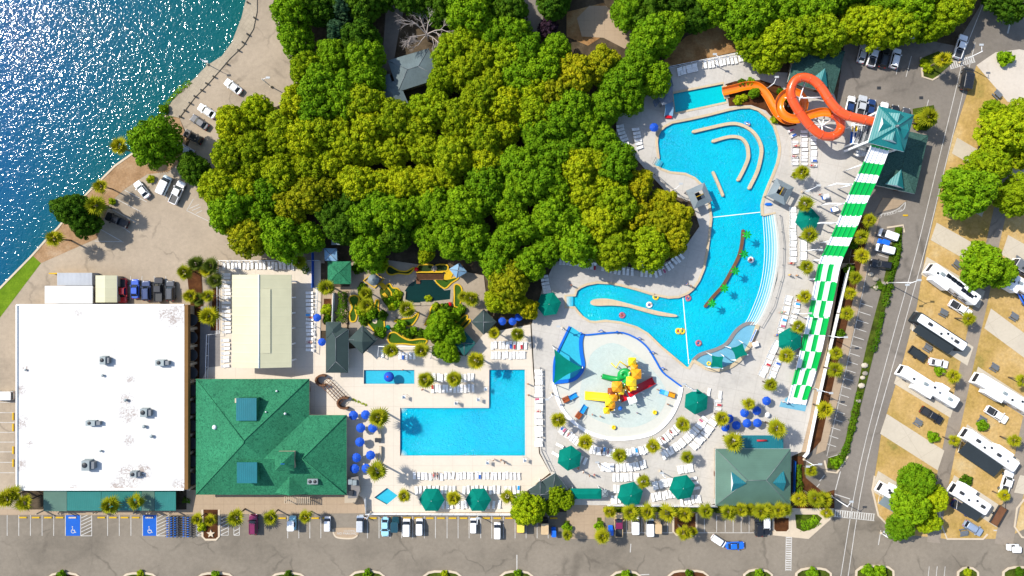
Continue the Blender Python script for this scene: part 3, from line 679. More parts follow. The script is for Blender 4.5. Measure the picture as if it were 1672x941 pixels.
def caps(t, cs, r1, r2, z, m='white_metal', w=.05):
    b = MB(); A, B, Cc, D = [Vector((*c, z)) for c in cs]; up = Vector((0, 0, .03))
    for a, c in ((A, r1), (D, r1), (B, r2), (Cc, r2)): b.tube([a + up, c + up], w, 5)
    if (r1 - r2).length > .1: b.tube([r1 + up, r2 + up], w, 5)
    obj('ridge_cap', b, m, t)
def walls(t, cs, z, m='stucco', inset=.7, nwin=True, door=True):
    c0 = sum((Vector((c[0], c[1])) for c in cs), Vector((0, 0))) / len(cs); ws = []
    n = len(cs)
    for i in range(n):
        p = Vector((cs[i][0], cs[i][1])); a = (Vector((cs[i - 1][0], cs[i - 1][1])) - p).normalized(); c = (Vector((cs[(i + 1) % n][0], cs[(i + 1) % n][1])) - p).normalized()
        cr = a.x * c.y - a.y * c.x
        q = (a + c) * inset / max(.3, abs(cr))
        ws.append(p + q if cr < 0 else p - q)
    b = MB(); b.prism([(w.x, w.y) for w in ws], 0, z - .02); wl = obj('wall', b, m, t)
    if not nwin: return ws
    for i in range(n):
        a, c = ws[i], ws[(i + 1) % n]; d = c - a; L = d.length
        nrm = Vector((d.y, -d.x)).normalized(); mid = (a + c) / 2
        if (mid - c0).dot(nrm) < 0: nrm = -nrm
        if nrm.dot(-mid) < 0 and n == 4: continue          # faces away from the middle of the site
        k = max(1, int(L / 3.4)); ang = math.atan2(d.y, d.x)
        for j in range(k):
            p = a + d * ((j + .5) / k) + nrm * .02
            if door and j == k // 2:
                w = MB(); w.box((p.x, p.y, .02), (1.1, .07, 2.1), ang); dd = obj('door', w, 'wood', t)
                hh = MB(); e = d.normalized() * .4; hh.box((p.x + e.x + nrm.x * .06, p.y + e.y + nrm.y * .06, 1.0), (.14, .08, .05), ang); obj('handle', hh, 'grey_metal', dd)
            else:
                w = MB(); w.box((p.x, p.y, 1.0), (1.5, .06, min(1.3, z - 1.5)), ang); obj('window', w, 'glass', t)
    return ws
def quad_building(name, label, cat, px, z, pitch, roofm, fascm='white_metal', wallm='stucco', gable=False, cap=True, inset=.7, wall=True, capm='white_metal'):
    cs = [P(a, c, z).xy for a, c in px]; c0 = sum(cs, Vector((0, 0))) / 4
    t = thing(name, label, cat, (c0.x, c0.y, 0))
    b = MB(); r = hip(b, cs, z, pitch, gable=gable); rf = obj('roof', b, [roofm, fascm], t)
    if cap: caps(t, r[0], r[1], r[2], z, capm) if not gable else None
    if wall: walls(t, [(c.x, c.y) for c in r[0]], z - .2, wallm, inset)
    return t, r
def posts(t, cs, z, w=.25, m='white_metal', inset=.5):
    c0 = sum((Vector((c[0], c[1])) for c in cs), Vector((0, 0))) / len(cs)
    for c in cs:
        c = Vector((c[0], c[1])); p = c + (c0 - c).normalized() * inset
        b = MB(); b.box((p.x, p.y, 0), (w, w, z)); obj('post', b, m, t)
def pyramid(mb, c, half, z, h, rot=0, m=0, n=4, thick=.12):
    pts = [(c[0] + half * 1.414 * math.cos(rot + R(45) + 2 * math.pi * i / n), c[1] + half * 1.414 * math.sin(rot + R(45) + 2 * math.pi * i / n)) for i in range(n)]
    mb.add([(*p, z) for p in pts] + [(c[0], c[1], z + h)], [(i, (i + 1) % n, n) for i in range(n)], m)
    mb.add([(*p, z - thick) for p in pts] + [(*p, z) for p in pts], [(i, (i + 1) % n, n + (i + 1) % n, n + i) for i in range(n)] + [tuple(range(n))[::-1]], m)
    return pts
def dormer(t, base, tip, w, h, m, wm='white_metal', back=None):
    """gabled roof dormer: base = front middle on the roof (Vector), tip = where its ridge meets the roof"""
    d = (tip - base); q = Vector((-d.y, d.x, 0)).normalized() * w / 2; top = Vector((base.x, base.y, base.z + h)); tip = Vector((tip.x, tip.y, base.z + h * .98))
    b = MB(); lo = Vector((0, 0, -.05)); b.add([base - q + lo, base + q + lo, top, tip], [(0, 2, 3), (2, 1, 3)], 0); b.add([base - q + lo, base + q + lo, top], [(0, 1, 2)], 1)
    return obj('dormer', b, [m, wm], t)

# --- flat white-roofed hall
Z = 4.6
t = thing('white_roof_hall', 'big flat white-roofed hall with rust stains and rooftop air conditioners', 'building', P(165, 648, 0))
c = [P(a, d, Z) for a, d in ((28, 498), (301, 498), (301, 799), (28, 799))]
b = MB(); b.prism(c, Z - .3, Z); obj('roof', b, 'white_roof', t)
b = MB(); b.strip([(v.x, v.y) for v in (c[3], c[2])], .4, Z - .3, Z + .3); b.strip([(v.x, v.y) for v in (c[0], c[1])], .3, Z - .3, Z + .22); b.strip([(v.x - .0, v.y) for v in (c[0], c[3])], .3, Z - .31, Z + .25); obj('parapet', b, 'white_plastic', t)
b = MB(); b.strip([(v.x + .55, v.y) for v in (c[1], c[2])], .8, Z - .9, Z + .25); obj('cornice', b, 'bronze_wall', t)
wx0, wx1, wy0, wy1 = c[0].x + .3, c[1].x + .2, c[3].y + .3, c[0].y - .3
b = MB(); b.prism([(wx0, wy0), (wx1, wy0), (wx1, wy1), (wx0, wy1)], 0, Z - .3); obj('wall', b, 'stucco', t)
for i in range(10):
    y = wy1 - 3.2 - i * 4.05
    b = MB(); b.box((wx1 + .05, y, 1.0), (.1, 1.4, 1.6)); w = obj('window', b, 'glass', t)
    b = MB(); b.box((wx1 + .09, y, .86), (.18, 1.7, .12)); obj('sill', b, 'kerb', w)
    b = MB(); b.box((wx1 + .35, y - 2.0, 0), (.7, .55, 4.0)); obj('pilaster', b, 'stucco', t)
    b = MB(); b.prism([(wx1 + .7 + 1.25 * math.sin(R(a)), y + 1.35 * math.cos(R(a))) for a in range(0, 181, 30)] + [(wx1 + .1, y - 1.35), (wx1 + .1, y + 1.35)], 2.6, 2.75); obj('arched_awning', b, 'dark_metal', t)
for x0, x1, m, y0, y1 in ((71, 109, 'roof_green_dull', 801, 835), (109.5, 165, 'roof_teal_ns', 803, 834), (165.5, 231, 'roof_teal_ns', 803, 834), (231.5, 252, 'roof_green_dull', 802, 834), (252.5, 287, 'roof_teal_ns', 803, 834)):
    b = MB(); q = [P(x0, y0, 3.6), P(x1, y0, 3.6), P(x1, y1, 3.0), P(x0, y1, 3.0)]; b.add(q + [v - Vector((0, 0, .15)) for v in q], [(3, 2, 1, 0), (4, 5, 6, 7), (0, 1, 5, 4), (1, 2, 6, 5), (2, 3, 7, 6), (3, 0, 4, 7)])
    obj('awning', b, m, t)
    for x in (x0 + 2, x1 - 2):
        b = MB(); p = P(x, y1 - 2, 0); b.box((p.x, p.y, 0), (.25, .25, 2.95)); obj('awning_post', b, 'stucco', t)
def roof_unit(px, py, sx, sy, h, label, vent=False):
    p = P(px, py, Z); sx *= .8; sy *= .8; h *= .8
    t = thing('rooftop_unit' if not vent else 'roof_vent', label, 'air conditioner' if not vent else 'roof vent', p)
    if vent:
        b = MB(); b.lathe(p, [(sx * .6, 0), (sx * .6, h * .7), (sx, h * .72), (sx, h), (sx * .3, h * 1.15)], 12); obj('vent_pipe', b, 'ac_grey', t)
        return
    b = MB(); b.box((p.x, p.y, p.z + .15), (sx, sy, h)); b.box((p.x, p.y, p.z), (sx * 1.1, sy * 1.1, .15)); obj('cabinet', b, 'ac_grey', t)
    b = MB(); b.box((p.x + sx * .75, p.y, p.z + .12), (sx * .5, sy * .7, h * .8)); obj('duct', b, 'grey_metal', t)
    b = MB(); b.lathe((p.x - sx * .1, p.y + sy * .05, p.z + h + .15), [(min(sx, sy) * .34, 0), (min(sx, sy) * .34, .08), (min(sx, sy) * .1, .09)], 14); obj('fan', b, 'dark_metal', t)
for a in ((173, 588, 1.6, 2.2, 1.5, 'tall grey air conditioner with a fan near the top middle of the white roof'), (265, 592, 2.4, 1.6, 1.4, 'wide air conditioner on the white roof near its upper right corner'), (239, 673, 1.9, 2.3, 1.4, 'grey air conditioner on the white roof right of the rust streak'), (152, 690, 2.6, 1.4, 1.2, 'long low air conditioner at the middle of the white roof'), (146, 758, 2.2, 2.8, 1.7, 'largest blue-grey air conditioner low on the white roof'), (222, 773, 1.8, 1.6, 1.3, 'small air conditioner on the white roof near its lower edge')): roof_unit(*a)
for a in ((207, 653, .45, 0, .8, 'dark round vent at the head of the rust streak on the white roof'), (169, 613, .4, 0, .6, 'blue-grey round vent below the topmost air conditioner on the white roof'), (237, 696, .5, 0, .8, 'round vent below the grey unit on the right of the white roof'), (249, 712, .5, 0, .7, 'small white-capped vent nearest the right middle of the white roof'), (166, 736, .35, 0, .6, 'small vent above the largest air conditioner on the white roof'), (43, 604, .3, 0, .5, 'rusty vent near the left edge of the white roof')): roof_unit(*a, True)

# --- sheds behind the hall
t, r = quad_building('flat_shed', 'plain white flat-topped shed against the back of the white-roofed hall', 'shed', [(73, 467), (151, 467), (151, 496), (73, 496)], 3.2, .03, 'white_roof', cap=False, inset=.15)
t = thing('shipping_container', 'pale ribbed metal container behind the flat white shed', 'container', P(122, 456, 0))
b = MB(); b.box((*P(122, 456, 2.6).xy, .15), (8.0, 2.9, 2.5)); obj('body', b, 'container', t)
b = MB(); b.box((*P(153, 456, 1).xy, .2), (.1, 2.5, 2.3)); obj('door', b, 'grey_metal', t)
b = MB(); b.box((*P(122, 447, 0).xy, 0), (9.4, .3, 2.0)); tag(obj('yellow_barrier', b, 'curb_yellow'), 'long yellow timber barrier behind the ribbed metal container', 'barrier')
t, r = quad_building('metal_garage', 'tan gable-roofed metal garage beside the red car', 'garage', [(156, 450), (191, 450), (191, 494), (156, 494)], 2.8, .22, 'roof_beige', gable=True, cap=False, inset=.15)

# --- green shingled main building
z = 3.6; p = .4
e = lambda x, y: P(x, y, z)
x0, x1, x2 = e(320, 0).x, e(505, 0).x, e(566, 0).x; yS, yN, yB = e(0, 808).y, e(0, 619).y, e(0, 678).y
hB = (yB - yS) / 2; yc = yS + hB; ha = (x1 - x0) / 2; xa = x0 + ha
V = (x1 - hB, yB - hB, z + p * hB)
RN = (xa, yN - ha, z + p * ha); RS = (xa, yS + ha, z + p * ha); RB = (x2 - hB, yc, z + p * hB)
t = thing('green_roof_lodge', 'large lodge with an L-shaped hipped green shingle roof beside the cafe umbrellas', 'building', ((x0 + x2) / 2, yc, 0))
b = MB()
def E(x, y): return (x, y, z)
b.add([E(x0, yN), E(x0, yS), RS, RN], [(0, 1, 2, 3)]); b.add([E(x1, yN), E(x0, yN), RN], [(0, 1, 2)])
b.add([E(x1, yB), E(x1, yN), RN, RS, V], [(0, 1, 2, 3, 4)]); b.add([E(x2, yB), E(x1, yB), V, RB], [(0, 1, 2, 3)])
b.add([E(x2, yS), E(x2, yB), RB], [(0, 1, 2)]); b.add([E(x0, yS), E(x2, yS), RB, V, RS], [(0, 1, 2, 3, 4)])
ol = [(x0, yS), (x2, yS), (x2, yB), (x1, yB), (x1, yN), (x0, yN)]
b.add([(*q, z - .25) for q in ol] + [(*q, z) for q in ol], [(i, (i + 1) % 6, 6 + (i + 1) % 6, 6 + i) for i in range(6)] + [(5, 4, 3, 2, 1, 0)], 1)
rf = obj('roof', b, ['shingle_green', 'kerb'], t)
b = MB(); up = Vector((0, 0, .03))
for a, c in ((E(x0, yN), RN), (E(x1, yN), RN), (E(x0, yS), RS), (RN, RS), (RB, V), (E(x2, yS), RB), (E(x2, yB), RB)): b.tube([Vector(a) + up, Vector(c) + up], .12, 5)
obj('ridge_cap', b, 'shingle_green', t)
walls(t, ol, z - .25, 'stucco', .8)
def zroof(x, y):
    return z + p * min(x - x0, y - yS, max(min(x1 - x, yN - y), min(yB - y, x2 - x)))
def raised(px0, py0, px1, py1):         # raised ribbed roof monitors
    q0, q1 = P(px0, py0, 7.6), P(px1, py1, 7.6); cx, cy = (q0.x + q1.x) / 2, (q0.y + q1.y) / 2
    zm = max(zroof(cx + dx, cy + dy) for dx in (-2, 2) for dy in (-2.5, 2.5)) + .5
    b = MB(); b.box((cx, cy, zm - 2.4), (q1.x - q0.x - .3, q0.y - q1.y - .3, 2.4)); mo = obj('roof_monitor', b, 'shingle_green', t)
    b = MB(); b.box((cx, cy, zm), (q1.x - q0.x, q0.y - q1.y, .16)); obj('ribbed_cover', b, 'roof_teal_bright', mo)
raised(386, 650, 419, 687); raised(387, 755, 420, 789)
cc = P(464, 754, 9.0); zb = zroof(cc.x, cc.y) - .6; hw = 2.15
b = MB(); b.box((cc.x, cc.y, zb), (hw * 1.7, hw * 1.7, 2.2)); cu = obj('cupola', b, 'stucco', t)
b = MB(); pyramid(b, cc, hw, zb + 2.2, 1.5); obj('cupola_roof', b, 'shingle_green', cu)
b = MB(); b.tube([(cc.x, cc.y, zb + 3.5), (cc.x, cc.y, zb + 4.6)], .04, 6); b.box((cc.x + .3, cc.y, zb + 4.2), (.9, .05, .4)); obj('weather_vane', b, 'toy_blue', cu)
yf = yS + .4; zf = zroof(P(473, 0, 4).x, yf)
dormer(t, Vector((P(474, 0, 4.6).x, yf, zf)), Vector((P(474, 0, 5).x, yf + 4.6, 0)), 8.0, 1.75, 'shingle_green', 'stucco')
q = P(511, 786, 5.4); zq = zroof(q.x, q.y) - .2
t2 = thing('rooftop_unit', 'small twin-fan air conditioner on the green shingle roof', 'air conditioner', (q.x, q.y, zq))
b = MB(); b.box((q.x, q.y, zq), (2.3, 1.2, .95)); obj('cabinet', b, 'ac_grey', t2)
for dx in (-.55, .55):
    b = MB(); b.lathe((q.x + dx, q.y, zq + .95), [(.4, 0), (.4, .06), (.1, .07)], 12); obj('fan', b, 'dark_metal', t2)
for px, py, s, l in ((350, 698, .55, 'white domed vent on the left slope of the green shingle roof'), (465, 676, .3, 'small vent on the right slope of the green shingle roof'), (449, 640, .25, 'small white vent near the top of the green shingle roof'), (436, 672, .2, 'tiny vent beside the upper ribbed monitor of the green roof')):
    q = P(px, py, 6); zq = zroof(q.x, q.y) - .1; b = MB(); b.lathe((q.x, q.y, zq), [(s * .7, 0), (s * .7, .3), (s, .35), (s * .7, .6), (.02, .75)], 12); tag(obj('roof_vent', b, 'white_metal'), l, 'roof vent')
q = P(384.5, 655, 6.5); b = MB(); b.box((q.x, q.y, zroof(q.x, q.y) - .3), (.7, 1.0, .9)); tag(obj('roof_box', b, 'kerb'), 'cream equipment box beside the upper ribbed roof monitor', 'equipment box')
# service corner and pergola at its foot
t = thing('service_annex', 'small flat service annex with equipment at the lodge corner', 'building', P(577, 790, 0))
b = MB(); b.prism(PP([(567, 780), (586, 776), (590, 800), (584, 815), (567, 816)]), 0, 2.6); obj('wall', b, 'stucco', t)
b = MB(); b.prism(PP([(568, 781), (585, 778), (588, 800), (583, 813), (568, 814)], 2.7), 2.6, 2.7); obj('roof', b, 'path_grey', t)
for i, (px, py) in enumerate(((573, 786), (580, 787), (574, 804))):
    q = P(px, py, 2.7); b = MB(); b.box((q.x, q.y, 2.7), (.9, 1.1, .8)); obj('cooling_unit', b, 'ac_grey' if i != 2 else 'dark_metal', t)
t = thing('entrance_pergola', 'pale slatted pergola over the lodge entrance on the street side', 'pergola', P(486, 815, 0))
for i in range(14):
    a = P(465 + i * 3.1, 811, 2.5); c = P(465 + i * 3.1, 822, 2.5); b = MB(); b.strip([(a.x, a.y), (c.x, c.y)], .12, 2.5, 2.65); obj('slat', b, 'kerb', t)
for px, py in ((465, 821), (505, 821), (465, 812), (505, 812)):
    q = P(px, py, 2.4); b = MB(); b.box((q.x, q.y, 0), (.2, .2, 2.48)); obj('post', b, 'kerb', t)

# --- long beige pavilion
t, r = quad_building('beige_pavilion', 'long open pavilion with a pale beige gabled metal roof beside the loungers', 'pavilion', [(379, 449), (476, 449), (476, 600), (379, 600)], 4.4, .26, 'roof_beige', gable=True, cap=False, wall=False)
cs = r[0]; 
b = MB(); b.tube([r[1] + Vector((0, 0, .05)), r[2] + Vector((0, 0, .05))], .14, 5); obj('ridge_cap', b, 'white_metal', t)
for f in range(6):
    for s in (0, 1):
        a, c = (cs[0], cs[1]) if s == 0 else (cs[3], cs[2]); q = a.lerp(c, (f + .25) / 5.5); q = q + (Vector(((cs[0] + cs[2]) / 2)) - q).normalized() * .6
        b = MB(); b.box((q.x, q.y, 0), (.3, .3, 4.2)); obj('post', b, 'white_metal', t)
q = P(432, 575, 6); b = MB(); a = P(423, 472, 6.2); c = P(441, 577, 6.2)
b = MB(); zz = 4.4 + .26 * 6.9; b.add([(P(423, 0, 6.2).x, a.y, 6.13), (P(441, 0, 5.9).x, a.y, 5.7), (P(441, 0, 5.9).x, c.y, 5.7), (P(423, 0, 6.2).x, c.y, 6.13)], [(3, 2, 1, 0)]); obj('skylight_panel', b, 'roof_beige', t)

# --- small buildings around the mini golf
quad_building('green_kiosk', 'small kiosk with green shingle roof under the tree at the terrace corner', 'kiosk', [(535, 427), (573, 427), (573, 464), (535, 464)], 2.9, .35, 'shingle_green', capm='shingle_green')
t, r = quad_building('slate_bathhouse', 'long dark slate-roofed bath house above the toddler pool', 'building', [(532, 527), (569, 538), (569, 609), (532, 609)], 3.3, .45, 'dark_roof', capm='grey_metal')
b = MB(); q = P(552, 533, 4.2); hip(b, [P(533, 526, 3.5).xy, P(557, 526, 3.5).xy, P(557, 552, 3.5).xy, P(533, 552, 3.5).xy], 3.5, .5); obj('roof', b, ['dark_roof', 'white_metal'], t)
def diamond(name, label, cx, cy, hw, hh, z, pitch, m, cat='gazebo', rot=0, postm='white_metal', second=None):
    ca, sa = math.cos(R(rot)), math.sin(R(rot))
    px = [(cx + dx * ca - dy * sa, cy + dx * sa + dy * ca) for dx, dy in ((-hw, 0), (0, -hh), (hw, 0), (0, hh))]
    cs = [P(a, c, z).xy for a, c in px]; c0 = sum(cs, Vector((0, 0))) / 4
    t = thing(name, label, cat, (c0.x, c0.y, 0)); b = MB(); r = hip(b, cs, z, pitch, .15); obj('roof', b, [m, m], t); caps(t, r[0], r[1], r[2], z, 'grey_metal', .06); posts(t, cs, z - .1, .2, postm, .7)
    if second:
        b = MB(); q = P(*second[:2], z + 1.2); pyramid(b, q, second[2], z + .7, second[2] * .6, R(45 + rot)); obj('upper_roof', b, m, t)
    return t
diamond('gazebo', 'dark teal two-tier gazebo roof beside the slate bath house', 592, 555, 24, 24, 3.2, .42, 'dark_roof', second=(592, 558, 1.7))
diamond('gazebo', 'slate-grey square gazebo right of the mini golf', 790, 526, 21, 21, 3.1, .4, 'dark_roof')
diamond('gazebo', 'dark blue-green square shade roof below the mini golf trees', 758, 561, 19, 21, 3.0, .12, 'canvas_teal')
diamond('tent', 'pale blue-grey peaked tent at the upper right of the mini golf', 748, 442, 15, 13, 2.8, .5, 'canvas_sky', 'tent', 10)
diamond('tent', 'pale blue peaked tent beside the green kiosk', 540, 416, 15, 14, 3.0, .3, 'canvas_sky', 'tent', 45)
quad_building('grey_shed', 'narrow grey shed half hidden under the forest above the blue tent', 'shed', [(541, 372), (555, 372), (555, 400), (541, 400)], 2.6, .3, 'grey_roof', cap=False, inset=.2)
quad_building('entry_gatehouse', 'grey double-peaked entry gatehouse between the two pool decks', 'building', [(907, 772), (928, 800), (884, 828), (862, 800)], 3.4, .35, 'dark_roof', capm='grey_metal')
diamond('gatehouse_porch', 'lower grey peaked porch in front of the entry gatehouse', 882, 806, 21, 21, 3.9, .4, 'dark_roof', 'porch')
t, r = quad_building('green_canopy', 'long dark green barrel canopy beside the entry gatehouse', 'canopy', [(932, 798), (982, 798), (982, 815), (932, 815)], 2.8, .3, 'canvas_green', 'canvas_green', cap=False, wall=False); posts(t, r[0], 2.6, .15)
diamond('tent', 'small grey peaked tent at the right end of the green canopy', 987, 806, 8, 8, 2.6, .4, 'grey_roof', 'tent', 45)

# --- snack bar with dull green roof
t, r = quad_building('snack_bar', 'wide snack bar with dull green hipped roof and two teal dormers', 'building', [(1168, 733), (1291, 733), (1291, 826), (1168, 826)], 3.6, .38, 'roof_green_dull', capm='grey_metal')
cx = (r[1] + r[2]) / 2
for sgn, px in ((-1, 1194), (1, 1281)):
    q = P(px, 787, 4.9); dirx = Vector((-sgn, 0, 0))
    zq = 3.6 + .38 * (min(abs(q.x - P(1168, 0, 3.6).x), abs(P(1291, 0, 3.6).x - q.x)))
    base = Vector((q.x + sgn * .0, q.y, zq)); dormer(t, base, base + dirx * 3.0, 4.8, 1.35, 'roof_teal_bright')
t2, r2 = quad_building('snack_bar_lean_to', 'teal ribbed lean-to roof on the pool side of the snack bar', 'canopy', [(1206, 711), (1279, 711), (1279, 742), (1206, 742)], 3.2, .04, 'roof_teal_bright', cap=False, wall=False); posts(t2, r2[0], 3.0, .2)
q = P(1243, 719, 3.4); b = MB(); b.tube([(q.x - 1.1, q.y, 3.75), (q.x + 1.1, q.y + .03, 3.75)], .22, 8); tag(obj('rolled_mat', b, 'towel_red'), 'short red and white roll lying on the teal lean-to roof', 'roll')

# --- grey square guard huts at the waist of the pool
def hut(label, cx, cy, rot):
    z = 3.0; c = P(cx, cy, z); t = thing('pool_hut', label, 'hut', (c.x, c.y, 0)); hw = 2.3; rr = R(rot)
    M_ = Matrix.Rotation(rr, 2)
    oc = [c.xy + M_ @ Vector(q) * hw for q in ((-1, -1), (1, -1), (1, 1), (-1, 1))]; ic = [c.xy + M_ @ Vector(q) * hw * .42 for q in ((-1, -1), (1, -1), (1, 1), (-1, 1))]
    b = MB(); v = [(*q, z) for q in oc] + [(*q, z + .75) for q in ic] + [(*q, z - .15) for q in oc] + [(*q, z + .55) for q in ic]
    b.add(v, [(i, (i + 1) % 4, 4 + (i + 1) % 4, 4 + i) for i in range(4)] + [(8 + i, 8 + (i + 1) % 4, (i + 1) % 4, i) for i in range(4)] + [(4 + i, 4 + (i + 1) % 4, 12 + (i + 1) % 4, 12 + i) for i in range(4)] + [(8 + i, 12 + i, 12 + (i + 1) % 4, 8 + (i + 1) % 4) for i in range(4)])
    obj('roof', b, 'grey_roof', t)
    b = MB(); b.prism([(q.x, q.y) for q in [c.xy + (w - c.xy) * .95 for w in ic]], .0, 1.0); obj('counter', b, 'dark_metal', t)
    b = MB(); a = (ic[0] + ic[3]) / 2; d = (ic[1] + ic[2]) / 2; b.tube([(a.x, a.y, z + .6), (d.x, d.y, z + .6)], .07, 5); obj('cross_beam', b, 'curb_yellow', t)
    posts(t, oc, z - .12, .18, 'grey_metal', .4)
hut('grey open-topped guard hut on the left bank at the waist of the pool', 1141.5, 320, 24); hut('grey open-topped guard hut on the right bank at the waist of the pool', 1274.5, 313, 62)

# --- house in the forest
t, r = quad_building('forest_house', 'grey-roofed house almost hidden in the forest below the bare tree', 'house', [(633, 99), (700, 79), (718, 128), (650, 150)], 3.6, .36, 'house_roof', capm='grey_metal')
b = MB(); hip(b, [P(a, c, 3.4).xy for a, c in ((616, 142), (650, 130), (668, 172), (634, 184))], 3.4, .36); obj('roof', b, ['house_roof', 'white_metal'], t)
b = MB(); q = P(627, 131, 3.2); b.box((q.x, q.y, 0), (3.2, 2.0, 3.2), R(17)); obj('side_room', b, 'house_roof', t)

# --- slide tower compound
t, r = quad_building('pump_house', 'dark teal roofed pump house at the forest edge behind the orange slide', 'building', [(1380, 84), (1361, 154), (1286, 134), (1304, 62)], 3.4, .3, 'shingle_dull', capm='shingle_dull')
q = P(1340, 125, 4.6); dormer(t, Vector((q.x - .4, q.y - 1.6, 4.4)), Vector((q.x + .6, q.y + 1.6, 0)), 4.4, 1.1, 'roof_teal')
t, r = quad_building('arcade_building', 'dark teal hipped-roof building beside the road under the slide tower', 'building', [(1516, 222), (1494, 317), (1424, 301), (1446, 206)], 3.6, .3, 'shingle_dull', capm='shingle_dull')
q = P(1466, 294, 4.8); dormer(t, Vector((q.x - .6, q.y - 1.4, 4.5)), Vector((q.x + .3, q.y + 2.2, 0)), 4.4, 1.2, 'roof_teal')
ez = 12.6
tc = [P(a, c, ez).xy for a, c in ((1435, 173), (1492.5, 188), (1476.5, 248), (1417.5, 233))]; c0 = sum(tc, Vector((0, 0))) / 4
t = thing('slide_tower', 'tall slide tower with teal hipped metal roof and three dormers', 'tower', (c0.x, c0.y, 0)); TW = t
b = MB(); r = hip(b, tc, ez, .55, .3); rf = obj('roof', b, ['roof_teal', 'white_metal'], t); caps(t, r[0], r[1], r[2], ez, 'roof_teal', .12)
apex = (r[1] + r[2]) / 2
for i in range(4):
    a, c = tc[i], tc[(i + 1) % 4]; mid = (a + c) / 2; dv = (c0 - mid); base = mid + dv * .28
    dormer(t, Vector((*base, ez + .28 * dv.length * .55)), Vector((*(mid + dv * .78), 0)), 3.6, 1.25, 'roof_teal')
b = MB(); b.lathe((apex.x, apex.y, apex.z - .1), [(.35, 0), (.3, .5), (.05, .9)], 8); obj('finial', b, 'grey_metal', t)
fl = [c0 + (q - c0) * .8 for q in tc]
for zf in (4.0, 7.2, 9.9):
    b = MB(); b.prism([(q.x, q.y) for q in fl], zf - .2, zf); obj('platform', b, 'grey_metal', t)
    b = MB(); lp = [(q.x, q.y) for q in fl]
    b.strip(lp, .06, zf + 1.05, zf + 1.12, closed=True); b.strip(lp, .05, zf + .5, zf + .55, closed=True); obj('railing', b, 'white_metal', t)
for q in fl:
    b = MB(); b.box((q.x, q.y, 0), (.45, .45, ez - .3)); obj('post', b, 'white_metal', t)
# colourful stair bay on its west side
sx = [P(a, c, 3.0) for a, c in ((1391, 206), (1417, 208), (1413, 240), (1389, 236))]
t = thing('stair_bay', 'white framed stair bay with blue and yellow screens left of the slide tower', 'stairs', (*((sx[0] + sx[2]) / 2).xy, 0))
for q in sx:
    b = MB(); b.box((q.x, q.y, 0), (.3, .3, 4.2)); obj('post', b, 'white_metal', t)
b = MB(); b.strip([(q.x, q.y) for q in sx], .3, 4.0, 4.25, closed=True); obj('frame', b, 'white_metal', t)
for i in range(7):
    f = (i + .5) / 7; a = sx[0].lerp(sx[1], f); c = sx[3].lerp(sx[2], f); u0, u1 = (0, .22) if i % 2 else (0, .3)
    b = MB(); p0, p1 = a.lerp(c, .02), a.lerp(c, .3); b.strip([(p0.x, p0.y), (p1.x, p1.y)], .5, 3.2 + .1 * i, 3.3 + .1 * i); obj('screen', b, 'toy_yellow', t)
    b = MB(); p0, p1 = a.lerp(c, .3), a.lerp(c, .97); b.strip([(p0.x, p0.y), (p1.x, p1.y)], .5, 2.6 + .1 * i, 2.7 + .1 * i); obj('screen', b, 'toy_blue', t)
b = MB(); 
for i in range(4):
    a = sx[3].lerp(sx[2], i / 4); c = sx[0].lerp(sx[1], (i + 1) / 4); b.tube([(a.x, a.y, 4.1), (a.lerp(c, .5).x + .3, a.lerp(c, .5).y, 4.15), (c.x, c.y, 4.1)], .07, 5)
obj('lattice', b, 'white_metal', t)
for i in range(12):
    b = MB(); a = P(1398 + i * 2.1, 251 - i * .1, 0); b.box((a.x, a.y, .15), (.32, 1.6, .2 + .2 * i)); obj('step', b, 'white_metal', t)

# ------------------------------------------------------------------ slides
tp = [(1428, 199, 10.6), (1405, 194.5, 10.3), (1383.5, 189, 10), (1367.6, 179.7, 9.7), (1354, 163.7, 9.4), (1341, 144, 9.1), (1328, 131.5, 8.8), (1312, 126.5, 8.5), (1298, 132, 8.2), (1291, 148, 7.9), (1294.5, 165, 7.6), (1306.4, 185, 7.3), (1322, 205, 7.0), (1338, 219, 6.7), (1354, 223.5, 6.4), (1367.6, 218.5, 6.1), (1373.5, 206, 5.8), (1370, 194, 5.5), (1358, 186, 5.3)]
path = smooth([P(*q) for q in tp], 8)
t = thing('tube_slide', 'orange-red tube slide looping from the slide tower', 'water slide', P(1335, 180, 0))
b = MB(); b.tube(path, .98, 18, caps=False); b.tube(path, .93, 18, caps=False); obj('tube', b, 'orange_tube', t)
for i in range(6, len(path) - 3, 9):
    b = MB(); d = (path[i + 1] - path[i - 1]).normalized() * .07; b.tube([path[i] - d, path[i] + d], 1.06, 18); obj('flange', b, 'orange_tube', t)
fp = [(1358, 186, 5.2), (1341, 184, 5.0), (1320, 189, 4.7), (1304, 195, 4.4), (1288, 194, 4.1), (1275, 185, 3.85), (1271, 170, 3.6), (1278, 157, 3.35), (1292, 151, 3.1), (1306, 157, 2.9), (1312, 171, 2.7), (1306, 187, 2.5), (1293, 197, 2.3), (1280, 196, 2.1), (1268, 186, 1.9), (1260, 173, 1.7), (1253, 159.5, 1.5), (1244, 148, 1.3), (1233, 141.5, 1.1), (1217, 141.5, .95), (1199, 146, .8), (1180, 150.5, .55)]
fpath = smooth([P(*q) for q in fp], 7)
prof = [(1.0 * math.cos(R(a)), 1.0 * math.sin(R(a)) + .6) for a in range(185, 356, 17)]
prof = prof + [(.9 * x / 1.0, y * .86 + .12) for x, y in prof[::-1]]
b = MB(); b.sweep(fpath, [(x, y) for x, y in prof], closedprof=True, smooth=True); tt = thing('flume_slide', 'open orange flume spiralling down into the turquoise slide pool', 'water slide', P(1262, 175, 0)); obj('flume', b, 'orange_flume', tt)
